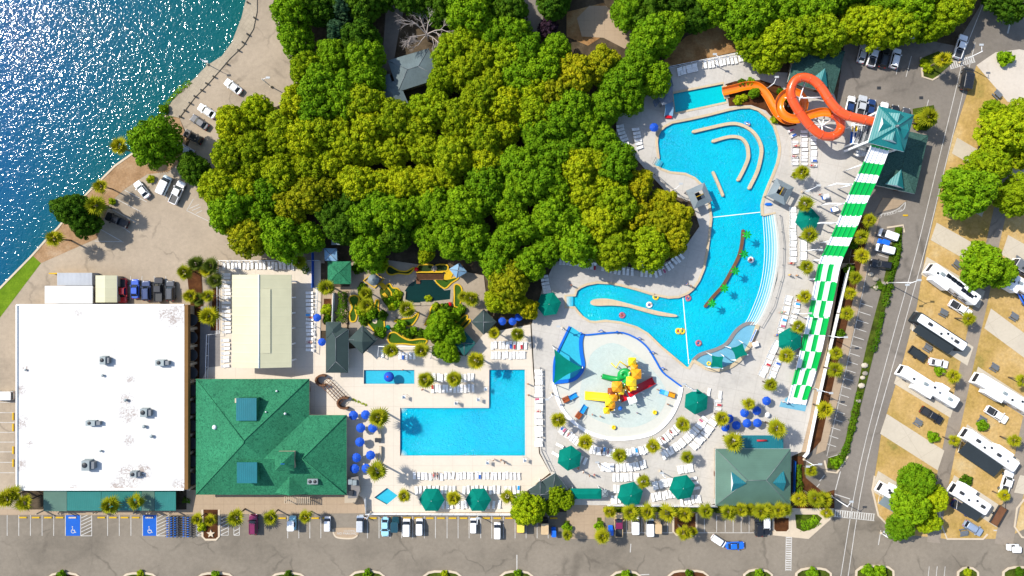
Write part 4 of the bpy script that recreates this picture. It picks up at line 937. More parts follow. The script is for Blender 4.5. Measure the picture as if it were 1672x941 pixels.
for i in range(10, len(fpath) - 4, 12):
    q = fpath[i]; b = MB(); b.tube([(q.x, q.y, 0), (q.x, q.y, max(.3, q.z - .42))], .12, 8); obj('support', b, 'white_metal', tt)
q0 = P(1180, 151, 0); b = MB(); b.box((q0.x + .6, q0.y, .1), (1.2, 3.0, .25), R(12)); obj('outlet', b, 'coping', tt)
for lab, (px, py, zz), arms in (('white star-armed steel column inside the upper loop of the orange tube', (1310, 158, 8.0), [(1291, 150, 7.2), (1318, 130, 8.0), (1344, 157, 8.6), (1302, 180, 6.9), (1278, 158, 3.3)]), ('white star-armed steel column inside the lower loop of the orange tube', (1346, 203, 6.6), [(1327, 200, 6.4), (1346, 220, 6.0), (1368, 190, 5.0), (1370, 212, 5.4), (1334, 186, 4.8), (1350, 187, 5)])):
    q = P(px, py, zz); u = thing('slide_column', lab, 'column', (q.x, q.y, 0))
    b = MB(); b.tube([(q.x, q.y, 0), (q.x, q.y, zz)], .28, 10, r2=.2); obj('post', b, 'white_metal', u)
    for a in arms:
        e2 = P(*a); b = MB(); b.tube([(q.x, q.y, zz - 1.2), (e2.x, e2.y, e2.z - 1.0)], .14, 8); obj('arm', b, 'white_metal', u)

# racing slide: four lanes, whole-width stripes above, checkers below
Lp = [(1423, 236, 10.3), (1409, 268, 9.1), (1394, 300, 7.6), (1381, 330, 6.3), (1364, 372, 5.2), (1351, 400, 4.7), (1337, 431, 4.2), (1329, 470, 3.4), (1321, 510, 2.6), (1312, 550, 1.9), (1305, 580, 1.4), (1296, 617, .9), (1289, 645, .6), (1285, 658, .5)]
Rp = [(1451, 243, 10.3), (1440, 272, 9.1), (1427, 303, 7.6), (1414, 331, 6.3), (1397, 373, 5.2), (1384, 402, 4.7), (1371, 433, 4.2), (1363, 472, 3.4), (1354, 512, 2.6), (1345, 552, 1.9), (1338, 582, 1.4), (1327, 619, .9), (1318, 648, .6), (1314, 661, .5)]
Ls = smooth([P(*q) for q in Lp], 8); Rs = smooth([P(*q) for q in Rp], 8)
cum = [0]
for a, c in zip(Ls, Ls[1:]): cum.append(cum[-1] + (c - a).length)
def at(arr, d):
    k = 0
    while k < len(cum) - 2 and cum[k + 1] < d: k += 1
    f = (d - cum[k]) / (cum[k + 1] - cum[k]); return arr[k].lerp(arr[k + 1], f)
tot = cum[-1]; t = thing('racing_slide', 'long green and white checkered racing slide running down from the tower', 'water slide', P(1340, 430, 0))
b = MB(); step = .5; n = int(tot / step); NL = 4
bands = [243, 267, 286, 299, 319, 332, 354, 369, 389, 401, 419, 432]        # ends of the whole-width stripes, green first
def tint(dm, j):
    if dm > tot - 1.2: return 1
    v = (at(Ls, dm) + at(Rs, dm)) / 2; y = 470.5 - v.y * S * H / (H - v.z)
    if y < bands[-1]: return sum(y > q for q in bands) % 2
    return (int((dm - ysw) / 4.1) + j) % 2
ysw = next(cum[i] for i, v in enumerate(Ls) if v.y < 5.6)
for i in range(n):
    d0, d1 = tot * i / n, tot * (i + 1) / n
    for j in range(NL):
        q = []
        for d, js in ((d0, (j, j + 1)), (d1, (j + 1, j))):
            l, r_ = at(Ls, d), at(Rs, d)
            for jj in js: q.append(l.lerp(r_, jj / NL))
        b.add(q, [(0, 3, 2, 1)], tint((d0 + d1) / 2, j))
obj('lane_bed', b, ['slide_green', 'slide_white'], t)
b = MB(); under = Vector((0, 0, -.22)); b.add([v + under for v in Ls] + [v + under for v in Rs], [(i, i + 1, len(Ls) + i + 1, len(Ls) + i) for i in range(len(Ls) - 1)]); obj('underside', b, 'grey_metal', t)
for j in range(NL + 1):
    b = MB(); pth = [l.lerp(r_, j / NL) + Vector((0, 0, .1)) for l, r_ in zip(Ls, Rs)]; w = .05 if 0 < j < NL else .09; hh = .1 if 0 < j < NL else .24; m0 = len(b.f)
    b.sweep(pth, [(-w, -.12), (-w, hh), (w, hh), (w, -.12)], smooth=False)
    for k in range(len(pth) - 1):
        for f in range(4): b.m[m0 + 4 * k + f] = tint((cum[k] + cum[k + 1]) / 2, min(j, NL - 1))
    obj('lane_divider', b, ['slide_green', 'slide_white'], t)
for i in range(1, 13):
    d = tot * i / 13.5; l, r_ = at(Ls, d), at(Rs, d)
    if l.z < 1.2: continue
    for q in (l, r_):
        b = MB(); b.tube([(q.x, q.y, 0), (q.x, q.y, q.z - .25)], .17, 8); obj('support', b, 'white_metal', t)
    b = MB(); b.tube([l - Vector((0, 0, .4)), r_ - Vector((0, 0, .4))], .14, 6); obj('cross_beam', b, 'white_metal', t)
    if i in (2, 3, 4):
        q = l + (l - r_).normalized() * 3.2; b = MB(); b.tube([l - Vector((0, 0, .4)), (q.x, q.y, l.z - 1.2)], .16, 8); b.tube([(q.x, q.y, 0), (q.x, q.y, l.z - 1.1)], .16, 8); obj('outrigger', b, 'white_metal', t)
sheet('slide_runout', [(1275, 655), (1286, 648), (1318, 655), (1314, 672), (1272, 664)], .2, 'pool_shallow', .1)
b = MB(); q = P(1300, 651, .7); b.box((q.x, q.y, .3), (2.6, .3, .5), R(-12)); obj('end_bar', b, 'slide_white', t)

# grey rock-like slide grotto beside the slide pool
t = thing('slide_grotto', 'grey canopied slide mouth at the left end of the turquoise slide pool', 'canopy', P(1086, 168, 0))
b = MB(); g = [P(a, c, 3.2) for a, c in ((1098, 138), (1099, 166), (1082, 172), (1072, 158), (1078, 142))]; ap = P(1090, 152, 4.3)
b.add(g + [ap], [(i, (i + 1) % 5, 5) for i in range(5)]); b.add([v - Vector((0, 0, .2)) for v in g] + [ap - Vector((0, 0, .3))], [((i + 1) % 5, i, 5) for i in range(5)]); obj('canopy', b, 'canvas_grey', t)
b = MB(); g = [P(a, c, 2.6) for a, c in ((1096, 126), (1100, 140), (1084, 158), (1070, 176), (1066, 166), (1080, 144))]; b.prism([(v.x, v.y) for v in g], 2.4, 2.5); obj('lower_canopy', b, 'canvas_grey', t)
for px, py in ((1098, 141), (1097, 164), (1082, 170), (1072, 168), (1080, 144)):
    q = P(px, py, 2.6); b = MB(); b.tube([(q.x, q.y, 0), (q.x, q.y, 2.7)], .12, 8); obj('post', b, 'grey_metal', t)
b = MB(); q = smooth([P(1091, 166, 2.2), P(1092, 178, 1.4), P(1091, 189, .6)], 5); b.sweep(q, [(x * 1.0, y) for x, y in prof]); obj('chute', b, 'canvas_sky', t)
q = P(1092, 191, .6); b = MB(); b.box((q.x, q.y, .15), (1.5, .6, .45)); obj('red_mat', b, 'toy_red', t)
# ------------------------------------------------------------------ vegetation
def npmesh(name, V, F, mats, mi=None, smooth=False):
    me = bpy.data.meshes.new(name); V = np.asarray(V, dtype=np.float32); F = np.asarray(F, dtype=np.int32); k = F.shape[1]
    me.vertices.add(len(V)); me.vertices.foreach_set('co', V.ravel())
    me.loops.add(F.size); me.loops.foreach_set('vertex_index', F.ravel())
    me.polygons.add(len(F)); me.polygons.foreach_set('loop_start', np.arange(0, F.size, k, dtype=np.int32))
    if mi is not None: me.polygons.foreach_set('material_index', np.asarray(mi, dtype=np.int32))
    for m in mats: me.materials.append(MATS[m])
    me.update(calc_edges=True); me.validate(); return me
def leaves(rng, C_, N_, size, aspect=1.6, jit=.38):
    """one leaf-spray quad per centre C_ with facing N_"""
    n = len(C_); N_ = N_ + rng.normal(0, jit, (n, 3)); N_ /= np.linalg.norm(N_, axis=1)[:, None] + 1e-9
    r = rng.normal(0, 1, (n, 3)); U = np.cross(N_, r); U /= np.linalg.norm(U, axis=1)[:, None] + 1e-9; W = np.cross(N_, U)
    s = size * rng.uniform(.6, 1.35, (n, 1)); a = U * s * aspect * .5; c = W * s * .5
    V = np.stack([C_ - a, C_ - c * .9 + a * .1, C_ + a, C_ + c * .9 + a * .1], 1).reshape(-1, 3)
    return V, np.arange(n * 4).reshape(-1, 4)
def crown(name, seed, Rr, h0, h1, ncl, nl, leaf, size, flat=.55, clump=.2):
    """umbrella of leafy clumps: uneven outline, gaps between clumps"""
    rng = np.random.default_rng(seed)
    lobes = rng.uniform(.62, 1.18, 9); cs = []
    for _ in range(ncl * 14):
        if len(cs) >= ncl: break
        a = rng.uniform(0, 2 * np.pi); f = math.sqrt(rng.uniform(0, 1)); lo = np.interp(a / (2 * np.pi) * 9, range(10), np.append(lobes, lobes[0]))
        rr = Rr * f * lo * .88; z = h0 + (h1 - h0) * (max(0, 1 - f * f) ** flat) * rng.uniform(.58, 1.08)
        p = np.array([rr * np.cos(a), rr * np.sin(a), z])
        if all(np.linalg.norm((p - q[0]) * (1, 1, .6)) > Rr * clump * 1.3 for q in cs): cs.append((p, Rr * clump * rng.uniform(.75, 1.25)))
    VV = []; FF = []; o = 0
    for p, rc in cs:
        n = int(nl * (rc / (Rr * clump)) ** 2)
        d = rng.normal(0, 1, (n, 3)); d[:, 2] = np.abs(d[:, 2]) * 1.0 - .35; d /= np.linalg.norm(d, axis=1)[:, None]
        bump = 1 + .16 * np.sin(d[:, :1] * 7 + p[0]) * np.sin(d[:, 1:2] * 7 + p[1])
        c = p + d * rc * bump * rng.uniform(.8, 1.06, (n, 1)) * (1, 1, .82)
        V, F = leaves(rng, c, d, size); VV.append(V); FF.append(F + o); o += len(V)
    # a few sprays deeper inside
    n = ncl * nl // 8; a = rng.uniform(0, 2 * np.pi, n); f = np.sqrt(rng.uniform(0, 1, n)) * .8
    c = np.stack([Rr * f * np.cos(a), Rr * f * np.sin(a), h0 + (h1 - h0) * rng.uniform(-.1, .32, n)], 1); d = np.tile([0, 0, 1.0], (n, 1))
    V, F = leaves(rng, c, d, size * 1.3, jit=.6); VV.append(V); FF.append(F + o)
    return npmesh(name, np.concatenate(VV), np.concatenate(FF), [leaf])
def trunk_mb(h, r, seed, limbs=5, spread=2.5):
    rd = random.Random(seed); b = MB()
    b.tube([(0, 0, 0), (rd.uniform(-.2, .2), rd.uniform(-.2, .2), h * .5), (rd.uniform(-.3, .3), rd.uniform(-.3, .3), h)], r, 8, r2=r * .45)
    for i in range(limbs):
        a = 2 * math.pi * i / limbs + rd.uniform(-.4, .4); z = h * rd.uniform(.45, .8); s = spread * rd.uniform(.6, 1.1)
        b.tube([(0, 0, z), (s * .45 * math.cos(a), s * .45 * math.sin(a), z + h * .16), (s * math.cos(a), s * math.sin(a), z + h * .28)], r * .42, 6, r2=r * .14)
    return b
TREE = {}
def tree_proto(kind, k, leaf, Rr, h0, h1, ncl, nl, size, flat=.55, clump=.2, tname='broadleaf_tree'):
    t = thing(tname, 'proto tree', 'tree', (0, 0, 0))
    o = obj('trunk', trunk_mb(h0 + (h1 - h0) * .45, .32, k, 6, Rr * .55), 'bark', t)
    me = crown('crown', k * 7 + 3, Rr, h0, h1, ncl, nl, leaf, size, flat, clump); c = bpy.data.objects.new('crown', me); COL.objects.link(c); c.parent = t
    TREE.setdefault(kind, []).append(t)
for k in range(3):
    tree_proto('olive', 10 + k, 'leaf_olive', 5.6, 5.0, 10.6 + .6 * k, 150, 95, .36, .36, .135)
    tree_proto('green', 20 + k, 'leaf_green', 5.6, 4.5, 10.6 + .7 * k, 110, 130, .36, .36, .16)
for k in range(2):
    tree_proto('lime', 30 + k, 'leaf_lime', 5.4, 4.5, 10.8, 130, 105, .36, .38, .142)
    tree_proto('dark', 40 + k, 'leaf_dark', 5.2, 4.5, 10.2, 110, 110, .38, .4, .155)
    tree_proto('gold', 50 + k, 'leaf_gold', 5.0, 4.5, 10.0, 130, 90, .38, .4, .138)
tree_proto('bluish', 60, 'leaf_bluish', 4.6, 4.5, 11.5, 110, 100, .4, .8, .13)
tree_proto('purple', 62, 'leaf_purple', 2.6, 2.0, 5.0, 60, 60, .35, .55, .2)
for o in [x for l in TREE.values() for x in l]: o.location = (0, 0, -500)
KN = {'olive': 'olive-yellow', 'green': 'bright green', 'lime': 'lime green', 'dark': 'dark green', 'gold': 'golden-brown', 'bluish': 'blue-green', 'purple': 'purple-leaved'}
NT_ = 0
def put_tree(kind, px, py, s, label, group=None, zc=8.0, rd=random):
    global NT_
    pr = TREE[kind]; t = pr[NT_ % len(pr)]; NT_ += 1
    s *= .88 if px > 1450 and group is None else 1; g = P(px, py, zc * s); return dup(t, (g.x, g.y, 0), rd.uniform(0, 6.28), s, label, group)
# free-standing trees
for a in (('green', 250, 231, 1.08, 'big round bright green tree on the lake shore beside the parked cars'), ('dark', 312, 276, .8, 'dark green tree over the lot between the lakeside cars and the wood'), ('dark', 340, 300, .7, 'dark tree at the left tip of the wood above the white pickups'),
          ('dark', 112, 342, .88, 'dark ragged tree on the lake bank beside the palms'), ('dark', 133, 362, .72, 'smaller dark tree merging with the ragged bank tree'),
          ('green', 1588, 312, 1.22, 'large mid-green tree beside the east road opposite the dark teal building'), ('lime', 1618, 270, 1.05, 'lime green tree above the large campground tree'), ('lime', 1648, 215, 1.15, 'pale lime tree overhanging the campground lane near the top'), ('lime', 1668, 190, .9, 'pale tree at the right picture edge under the concrete apron'),
          ('lime', 1625, 182, .6, 'small lime tree beside the upper campground bench'), ('lime', 1668, 318, 1.05, 'yellow-green tree at the right edge of the campground'), ('olive', 1672, 250, .8, 'olive tree at the right picture edge above the yellow-green tree'),
          ('green', 1612, 430, 1.02, 'bright green tree overhanging the motorhome with solar panels'), ('green', 1638, 446, .7, 'smaller green tree beside the caravan at the right edge'), ('green', 1594, 455, .62, 'low green tree touching the rear of the solar-panelled motorhome'),
          ('green', 1502, 784, .82, 'green tree at the corner campsite beside the street'), ('lime', 1527, 818, .72, 'yellow-green tree over the campground lane by the street'), ('green', 1490, 828, .88, 'green tree at the street corner of the campground'), ('green', 1472, 862, .66, 'low green tree nearest the street at the corner campsite'), ('lime', 1518, 852, .62, 'small yellow-green tree nearest the street beside the lane'), ('green', 1484, 792, .5, 'small green tree at the back of the corner caravan'),
          ('dark', 1664, 6, .95, 'dark tree in the round island at the top right corner'), ('dark', 1640, -12, .9, 'dark tree at the top edge beside the corner island'),
          ('lime', 862, 832, .72, 'leafy lime tree in front of the entry gatehouse'), ('lime', 901, 828, .42, 'small leafy tree right of the gatehouse porch'), ('lime', 909, 806, .46, 'leafy tree between gatehouse and green canopy'), ('lime', 925, 818, .44, 'leafy tree at the street end of the green canopy'), ('lime', 850, 842, .42, 'small lime tree over the yellow parked car'),
          ('green', 716, 530, .62, 'dense green tree among the mini golf greens'), ('green', 742, 546, .5, 'green tree between the mini golf and the dark square shade'), ('green', 724, 570, .48, 'low green tree at the lower edge of the mini golf'), ('green', 706, 545, .36, 'small dark green tree left of the dense mini golf tree'), ('green', 735, 580, .42, 'green tree beside the long loungers below the mini golf'),
          ('gold', 833, 462, .98, 'big golden-brown tree between the mini golf and the winding pool'), ('gold', 838, 492, .7, 'lower golden-brown tree above the two blue umbrellas'), ('olive', 812, 488, .6, 'olive tree behind the slate-grey square gazebo'), ('gold', 862, 505, .55, 'small golden tree left of the upper green parasol by the loungers'),
          ('lime', 617, 432, .42, 'small lime tree beside the round grey windmill roof'), ('purple', 897, 30, 1.0, 'purple-leaved tree beside the forest drive'), ('olive', 695, 415, .42, 'small olive tree above the wooden deck of the mini golf'),
          ('green', 1232, 151, .24, 'small round green tree inside the bend of the orange flume'), ('lime', 1255, 98, .6, 'lime tree at the end of the upper lounger row'), ('lime', 1275, 78, .6, 'lime tree overhanging the pump house roof')):
    put_tree(*a)
# the wood
main_poly = [(478, 15), (560, 10), (588, 60), (598, 130), (594, 170), (645, 195), (700, 178), (722, 130), (735, 85), (765, 60), (838, 55), (862, 88), (905, 80), (930, 88), (985, 100), (1010, 90), (1050, 95), (1068, 125), (1030, 158), (990, 178), (985, 230), (1010, 265), (1045, 300), (1086, 330), (1106, 355), (1102, 388), (1062, 406), (1000, 408), (940, 398), (895, 408), (862, 430), (810, 425), (770, 392), (700, 384), (645, 386), (600, 412), (582, 400), (560, 372), (500, 388), (455, 392), (405, 382), (378, 345), (358, 312), (372, 255), (380, 200), (420, 182), (480, 170), (498, 110), (482, 60)]
top_poly = [(1020, -30), (1025, 15), (1065, 60), (1110, 60), (1135, 25), (1165, 10), (1200, 40), (1232, 72), (1300, 56), (1345, 52), (1400, 38), (1470, 42), (1520, 40), (1572, 2), (1580, -40)]
mid_poly = [(448, -40), (500, -14), (560, 2), (620, -8), (660, -20), (720, 12), (770, 22), (830, 10), (830, -40)]
mid2 = [(895, -40), (905, -5), (930, -5), (935, -40)]
def inside(p, poly):
    r = False
    for i in range(len(poly)):
        (x1, y1), (x2, y2) = poly[i - 1], poly[i]
        if (y1 > p[1]) != (y2 > p[1]) and p[0] < (x2 - x1) * (p[1] - y1) / (y2 - y1) + x1: r = not r
    return r
seeds = [('olive', (430, 220), (380, 215), (400, 280), (520, 230), (600, 260), (560, 290), (700, 225), (770, 120), (800, 105), (760, 210), (790, 260), (480, 290), (640, 220), (720, 290), (820, 200), (450, 190), (560, 200), (640, 300), (350, 320), (1010, 385), (945, 300), (960, 265)),
         ('gold', (400, 385), (470, 330), (530, 310), (960, 105), (930, 120), (1050, 330), (1090, 370), (1060, 295), (900, 115)),
         ('lime', (430, 170), (490, 100), (750, 90), (840, 140), (860, 170), (1020, 300), (1000, 370), (1300, 60), (1400, 50), (1480, 45), (1240, 70), (700, 150), (1340, 40), (1520, 30), (1070, 390)),
         ('green', (520, 60), (560, 120), (530, 150), (890, 200), (870, 280), (940, 220), (920, 330), (1020, 130), (1050, 60), (990, 60), (720, 360), (680, 370), (600, 380), (520, 370), (420, 350), (450, 395), (1120, 50), (1180, 30), (780, 360), (820, 340), (860, 70), (1010, 160), (620, 330), (950, 390), (850, 230), (990, 210), (880, 380), (800, 20), (760, 0), (1240, 10), (1300, 10), (1400, 5), (1470, 5), (880, 110), (590, 410)),
         ('dark', (605, 20), (590, 60), (540, -5), (740, 0), (830, 20), (1080, 20), (470, 370), (560, 345), (640, 400)), ('bluish', (566, 22),)]
sd = [(k[0], q) for k in seeds for q in k[1:]]
rng = random.Random(11); got = []
fixed = [(690, 60, 46), (1168, 70, 50), (968, 48, 40), (868, 20, 26), (640, 60, 30), (1112, 92, 34)]
for poly, n in ((main_poly, 3000), (top_poly, 900), (mid_poly, 500), (mid2, 100)):
    xs = [q[0] for q in poly]; ys = [q[1] for q in poly]
    # edge trees first so that the outline follows the photograph
    cand = []
    for i in range(len(poly)):
        a, c = poly[i - 1], poly[i]; L = math.dist(a, c); k = max(1, int(L / 30))
        cand += [(a[0] + (c[0] - a[0]) * j / k, a[1] + (c[1] - a[1]) * j / k) for j in range(k)]
    cand += [(rng.uniform(min(xs), max(xs)), rng.uniform(min(ys), max(ys))) for _ in range(n)]
    ne = len(cand) - n
    for i, q in enumerate(cand):
        if q[1] < -38 or (i >= ne and not inside(q, poly)): continue
        if any(math.dist(q, f[:2]) < f[2] for f in fixed): continue
        if all(math.dist(q, g) > 32 for g in got): got.append(q)
marks = [('the lakeside car park', 400, 210), ('the grey-roofed forest house', 680, 150), ('the bare tree', 690, 60), ('the forest drive', 868, 30), ('the sandy forest clearing', 975, 50), ('the slide grotto', 1060, 130), ('the left guard hut', 1120, 330), ('the forest-edge loungers', 1000, 420), ('the mini golf pond', 700, 420), ('the blue peaked tent', 540, 395), ('the beige pavilion', 430, 410), ('the pump house', 1320, 70), ('the row of shaded cars', 1430, 70), ('the bare dirt bank', 1170, 50), ('the central wood', 800, 260), ('the western wood', 560, 260), ('the lake promenade', 480, 40), ('the golden-brown tree', 840, 420)]
cells = {}
for q in got:
    kind = min(sd, key=lambda z_: math.dist(z_[1], q) + rng.uniform(0, 34))[0]
    mk = min(marks, key=lambda m: math.dist(m[1:], q)); dx, dy = q[0] - mk[1], q[1] - mk[2]
    dr = ('right of' if dx > 0 else 'left of') if abs(dx) > abs(dy) else ('below' if dy > 0 else 'above')
    if 'central' in mk[0] or 'western' in mk[0]: dr = {'right of': 'on the right of', 'left of': 'on the left of', 'below': 'in the lower part of', 'above': 'in the upper part of'}[dr]
    cells.setdefault((kind, dr, mk[0]), []).append(q)
for (kind, dr, mk), l in cells.items():
    l.sort()
    for i, q in enumerate(l):
        pos = '' if len(l) == 1 else (', ' + ordn(i) + ' from left')
        s = rng.uniform(.7, 1.0); put_tree(kind, q[0], q[1], s, '%s tree %s %s%s' % (KN[kind], dr, mk, pos), 'trees of the wood', 8.0, rng)
# bare tree by the house
t = thing('bare_tree', 'leafless pale grey tree with spreading twigs above the forest house', 'tree', P(700, 66, 0).to_tuple())
rd = random.Random(5); b = MB(); o0 = P(700, 66, 0); b.tube([o0, o0 + Vector((.1, 0, 2.2)), o0 + Vector((0, .2, 4.0))], .34, 8, r2=.22); obj('trunk', b, 'bare_bark', t)
b = MB()
def branch(p, d, L, r, lev):
    m = p + d * L * .5 + Vector((rd.uniform(-.15, .15), rd.uniform(-.15, .15), rd.uniform(0, .2))) * L * .4; e2 = p + d * L
    b.tube([p, m, e2], r, 5, r2=r * .5, caps=False)
    if lev == 0: return
    for i in range(4 if lev > 1 else 5):
        a = Vector((d.x + rd.uniform(-.8, .8), d.y + rd.uniform(-.8, .8), d.z * .6 + rd.uniform(-.1, .35))).normalized()
        branch(p.lerp(e2, rd.uniform(.4, 1)), a, L * rd.uniform(.45, .7), r * .5, lev - 1)
for i in range(7):
    a = 2 * math.pi * i / 7 + rd.uniform(-.3, .3); branch(o0 + Vector((0, 0, 3.2 + rd.uniform(0, .8))), Vector((math.cos(a), math.sin(a), .55)).normalized(), 4.4, .15, 3)
obj('branches', b, 'bare_bark', t)

# fan palms
def palm_crown(seed, n=30, L=2.5, fan=7):
    rng = random.Random(seed); b = MB()
    for i in range(n):
        a = i * 2.399 + rng.uniform(-.2, .2); el = R(88 - 114 * (i / n) ** .95 + rng.uniform(-7, 7)); l = L * rng.uniform(.8, 1.08)
        d = Vector((math.cos(a) * math.cos(el), math.sin(a) * math.cos(el), math.sin(el))); sd_ = Vector((-math.sin(a), math.cos(a), 0)); upv = sd_.cross(d)
        st_ = d * l * .2; b.tube([(0, 0, 0), st_], .035, 4, r2=.025, caps=False)
        for j in range(fan):
            f = (j / (fan - 1) - .5) * R(92); dd = (d * math.cos(f) + sd_ * math.sin(f)).normalized(); w = upv.cross(dd).normalized() * .185
            ll = l * .8 * (1 - .28 * abs(f)); m1 = st_ + dd * ll * .45 + upv * .04; e2 = st_ + dd * ll - Vector((0, 0, .22 + .25 * rng.random()))
            b.add([st_, m1 - w, e2, m1 + w, m1 + upv * .07], [(0, 1, 4), (1, 2, 4), (2, 3, 4), (3, 0, 4)])
    return b
PALM = []
for k in range(4):
    t = thing('fan_palm', 'proto', 'palm tree', (0, 0, 0)); b = MB(); bx = random.uniform(-.3, .3)
    b.tube([(0, 0, 0), (bx * .3, 0, 2.0), (bx, .1, 4.2), (bx, .1, 5.6)], .2, 8, r2=.17); b.lathe((bx, .1, 4.9), [(.16, 0), (.34, .5), (.2, .9)], 8); obj('trunk', b, 'palm_bark', t)
    b = palm_crown(70 + k, (16, 18, 14, 17)[k], 2.5 + .12 * k); b.v = [v + Vector((bx, .1, 5.65)) for v in b.v]; obj('crown', b, 'leaf_palm' if k != 3 else 'leaf_palm_dark', t)
    t.location = (0, 0, -500); PALM.append(t)
np_ = 0
def palm(px, py, label, s=1.0, dark=False, group='fan palms'):
    global np_
    np_ += 1; g = P(px, py, 5.6 * s); return dup(PALM[3] if dark else PALM[np_ % 3], (g.x, g.y, 0), random.uniform(0, 6.28), s * random.uniform(.86, 1.14), label, group)
PL = [(618, 679, 'above the cafe umbrellas on the terrace', 1.05), (616.5, 770, 'below the cafe umbrellas beside the main pool', 1.15), (694.5, 620, 'between the toddler pool and the loungers', 1.0), (741, 617, 'rising from the middle of the loungers north of the main pool', 1.0), (777.5, 587, 'at the top left corner of the main pool', 1.0), (659.5, 812, 'right of the diamond hot tub', .95), (741.5, 811, 'between the two green parasols', .85), (829, 811, 'right of the second green parasol', .8),
      (640, 572, 'left of the loungers under the mini golf', .95), (687, 573, 'right of the loungers under the mini golf', .95), (664, 505, 'in the middle of the mini golf', .95), (601, 498, 'at the left side of the mini golf', .85), (597, 478, 'just above the left mini golf palm', .8), (769, 487, 'at the right edge of the mini golf pond', 1.05), (535, 470, 'beside the long loungers left of the mini golf', .95), (489, 427, 'at the right end of the top lounger row', .75), (845, 545, 'right of the slate-grey gazebo', .95), (808, 544, 'left of the lounger rows by the slate-grey gazebo', .8), (758, 484, 'left of the palm at the mini golf pond', .7),
      (911, 684, 'at the left foot of the splash pad', .9), (955, 722.5, 'below left of the splash pad between lounger groups', .95), (1011.5, 743, 'directly below the splash pad', 1.0), (1067.5, 730, 'below right of the splash pad between lounger groups', 1.0), (1115.5, 693, 'right of the splash pad over the curved loungers', 1.1), (1123, 749, 'over the short lounger row above the right parasol', .85), (1052.5, 787, 'between the two lower green parasols', .95),
      (1178, 682, 'left of the clustered blue umbrellas', .95), (1224, 659, 'above the clustered blue umbrellas', .85), (1194, 721, 'left of the teal lean-to', 1.05), (1266, 698, 'right of the teal lean-to', 1.1), (1256, 627, 'left of the racing slide outlet', .75),
      (1320, 385, 'below the green parasol beside the racing slide', .95), (1317, 435, 'between the lounger columns beside the racing slide', .95), (1313, 483, 'above the slanted loungers beside the racing slide', .8), (1305, 533, 'above the green parasol touching the racing slide', .9), (1283, 582, 'below the green parasol touching the racing slide', 1.0), (1311, 281, 'below the three lounger columns', .85), (1315, 334, 'above the upper green parasol by the racing slide', .95), (1297, 286, 'small one left of the palm under the lounger columns', .4),
      (1420, 360, 'first from the top in the row along the racing slide', .95), (1407, 387, 'second from the top in the row along the racing slide', .95), (1404, 417, 'third from the top in the row along the racing slide', .85), (1395, 454, 'fourth from the top in the row along the racing slide', .8), (1388, 480, 'fifth from the top in the row along the racing slide', .75), (1382, 513, 'sixth from the top in the row along the racing slide', .85), (1367, 576, 'seventh from the top in the row along the racing slide', .85), (1361, 604, 'eighth from the top in the row along the racing slide', .9), (1345.5, 667, 'last and lowest in the row along the racing slide', 1.0), (1324, 769, 'right of the snack bar beside a light pole', .8), 
      (1305, 816, 'at the right corner of the snack bar', .95), (1328, 812, 'left in the street corner bed', .95), (1347, 818, 'right in the street corner bed', .95), (1350, 838, 'nearest the zebra crossing in the corner bed', .8), (1538, 98, 'on the island at the top of the car park', .95), (1518, 192, 'right of the slide tower', 1.15), (1500, 194, 'small one between slide tower and road palm', .6),
      (1555, 613, 'young one at the rear of the third motorhome', .85), (1578, 521, 'young one by the white pickup in the campground', .75), (1558, 720, 'young one beside the campground lane', .75), (1657, 720, 'young one beside the motorhome with the long dark awning', .85), (1641, 811, 'young one in the lane at the right', .75), (1668, 620, 'young one at the right picture edge', .75),
      (197, 241, 'on the lake bank left of the round green tree', 1.0), (152, 334, 'on the lake bank beside the dark ragged tree', 1.25), (163, 304, 'on the bank right at the water by the dark tree', .9), (90, 390, 'on the bare bank above the grass strip', 1.0),
      (303, 443, 'at the upper left of the garden beside the pavilion deck', .8), (317, 432, 'dark one at the top of the garden beside the pavilion deck', .95, 1), (338, 441, 'at the upper right of the garden beside the pavilion deck', .85), (348, 434, 'dark one at the corner of the pavilion deck', .8, 1), (307, 483, 'at the lower left of the garden beside the pavilion deck', .95), (338, 484, 'at the lower right of the garden beside the pavilion deck', .85), (341, 517, 'lowest in the garden beside the pavilion deck', 1.0), (350, 460, 'dark one against the pavilion deck fence', .85, 1), (322, 487, 'dark one between the two lower garden palms', .8, 1),
      (12, 815, 'at the left picture edge by the white-roofed hall', 1.1), (36, 822, 'beside the left end of the teal awnings', 1.1), (24, 806, 'behind the two palms at the left picture edge', .9), (180, 823, 'leaning over the teal awning left of the second blue stall', 1.0), (221, 821, 'leaning over the pale awning above the second blue stall', 1.05), (320, 850, 'beside the bicycle rack', .9), (342, 850, 'over the island with the star', .7), (385, 844, 'left of the maroon car', 1.0), (442, 844, 'right of the maroon car', .9), (499, 846, 'between the blue car and the white van', .85),
      (995.5, 836, 'first from the left in the front row by the parasols', .9), (1027.5, 836, 'second from the left in the front row by the parasols', 1.0), (1058.6, 835, 'third from the left in the front row by the parasols', .9), (1089.5, 836, 'fourth from the left in the front row by the parasols', .95), (1118, 839, 'fifth from the left in the front row above the brown bed', .9), (1155, 836, 'sixth from the left in the front row left of the snack bar', .95), (1188, 834, 'seventh in the front row at the left end of the snack bar', .9), (1210, 832, 'eighth in the front row in front of the snack bar', .9), (1226, 835, 'ninth in the front row in front of the snack bar', .85), (1240, 834, 'tenth in the front row in front of the snack bar', .9), (1254, 832, 'eleventh in the front row in front of the snack bar', .85), (1269, 832, 'twelfth in the front row in front of the snack bar', .85), (1284, 833, 'last in the front row at the right end of the snack bar', .85),
      (927, 874, 'on the narrow island left of the service drive', .7), (984, 876, 'on the narrow island right of the service drive', .85), (1115, 868, 'at the street end of the brown bed', .85), (1133, 869, 'small one right at the street end of the brown bed', .65)]
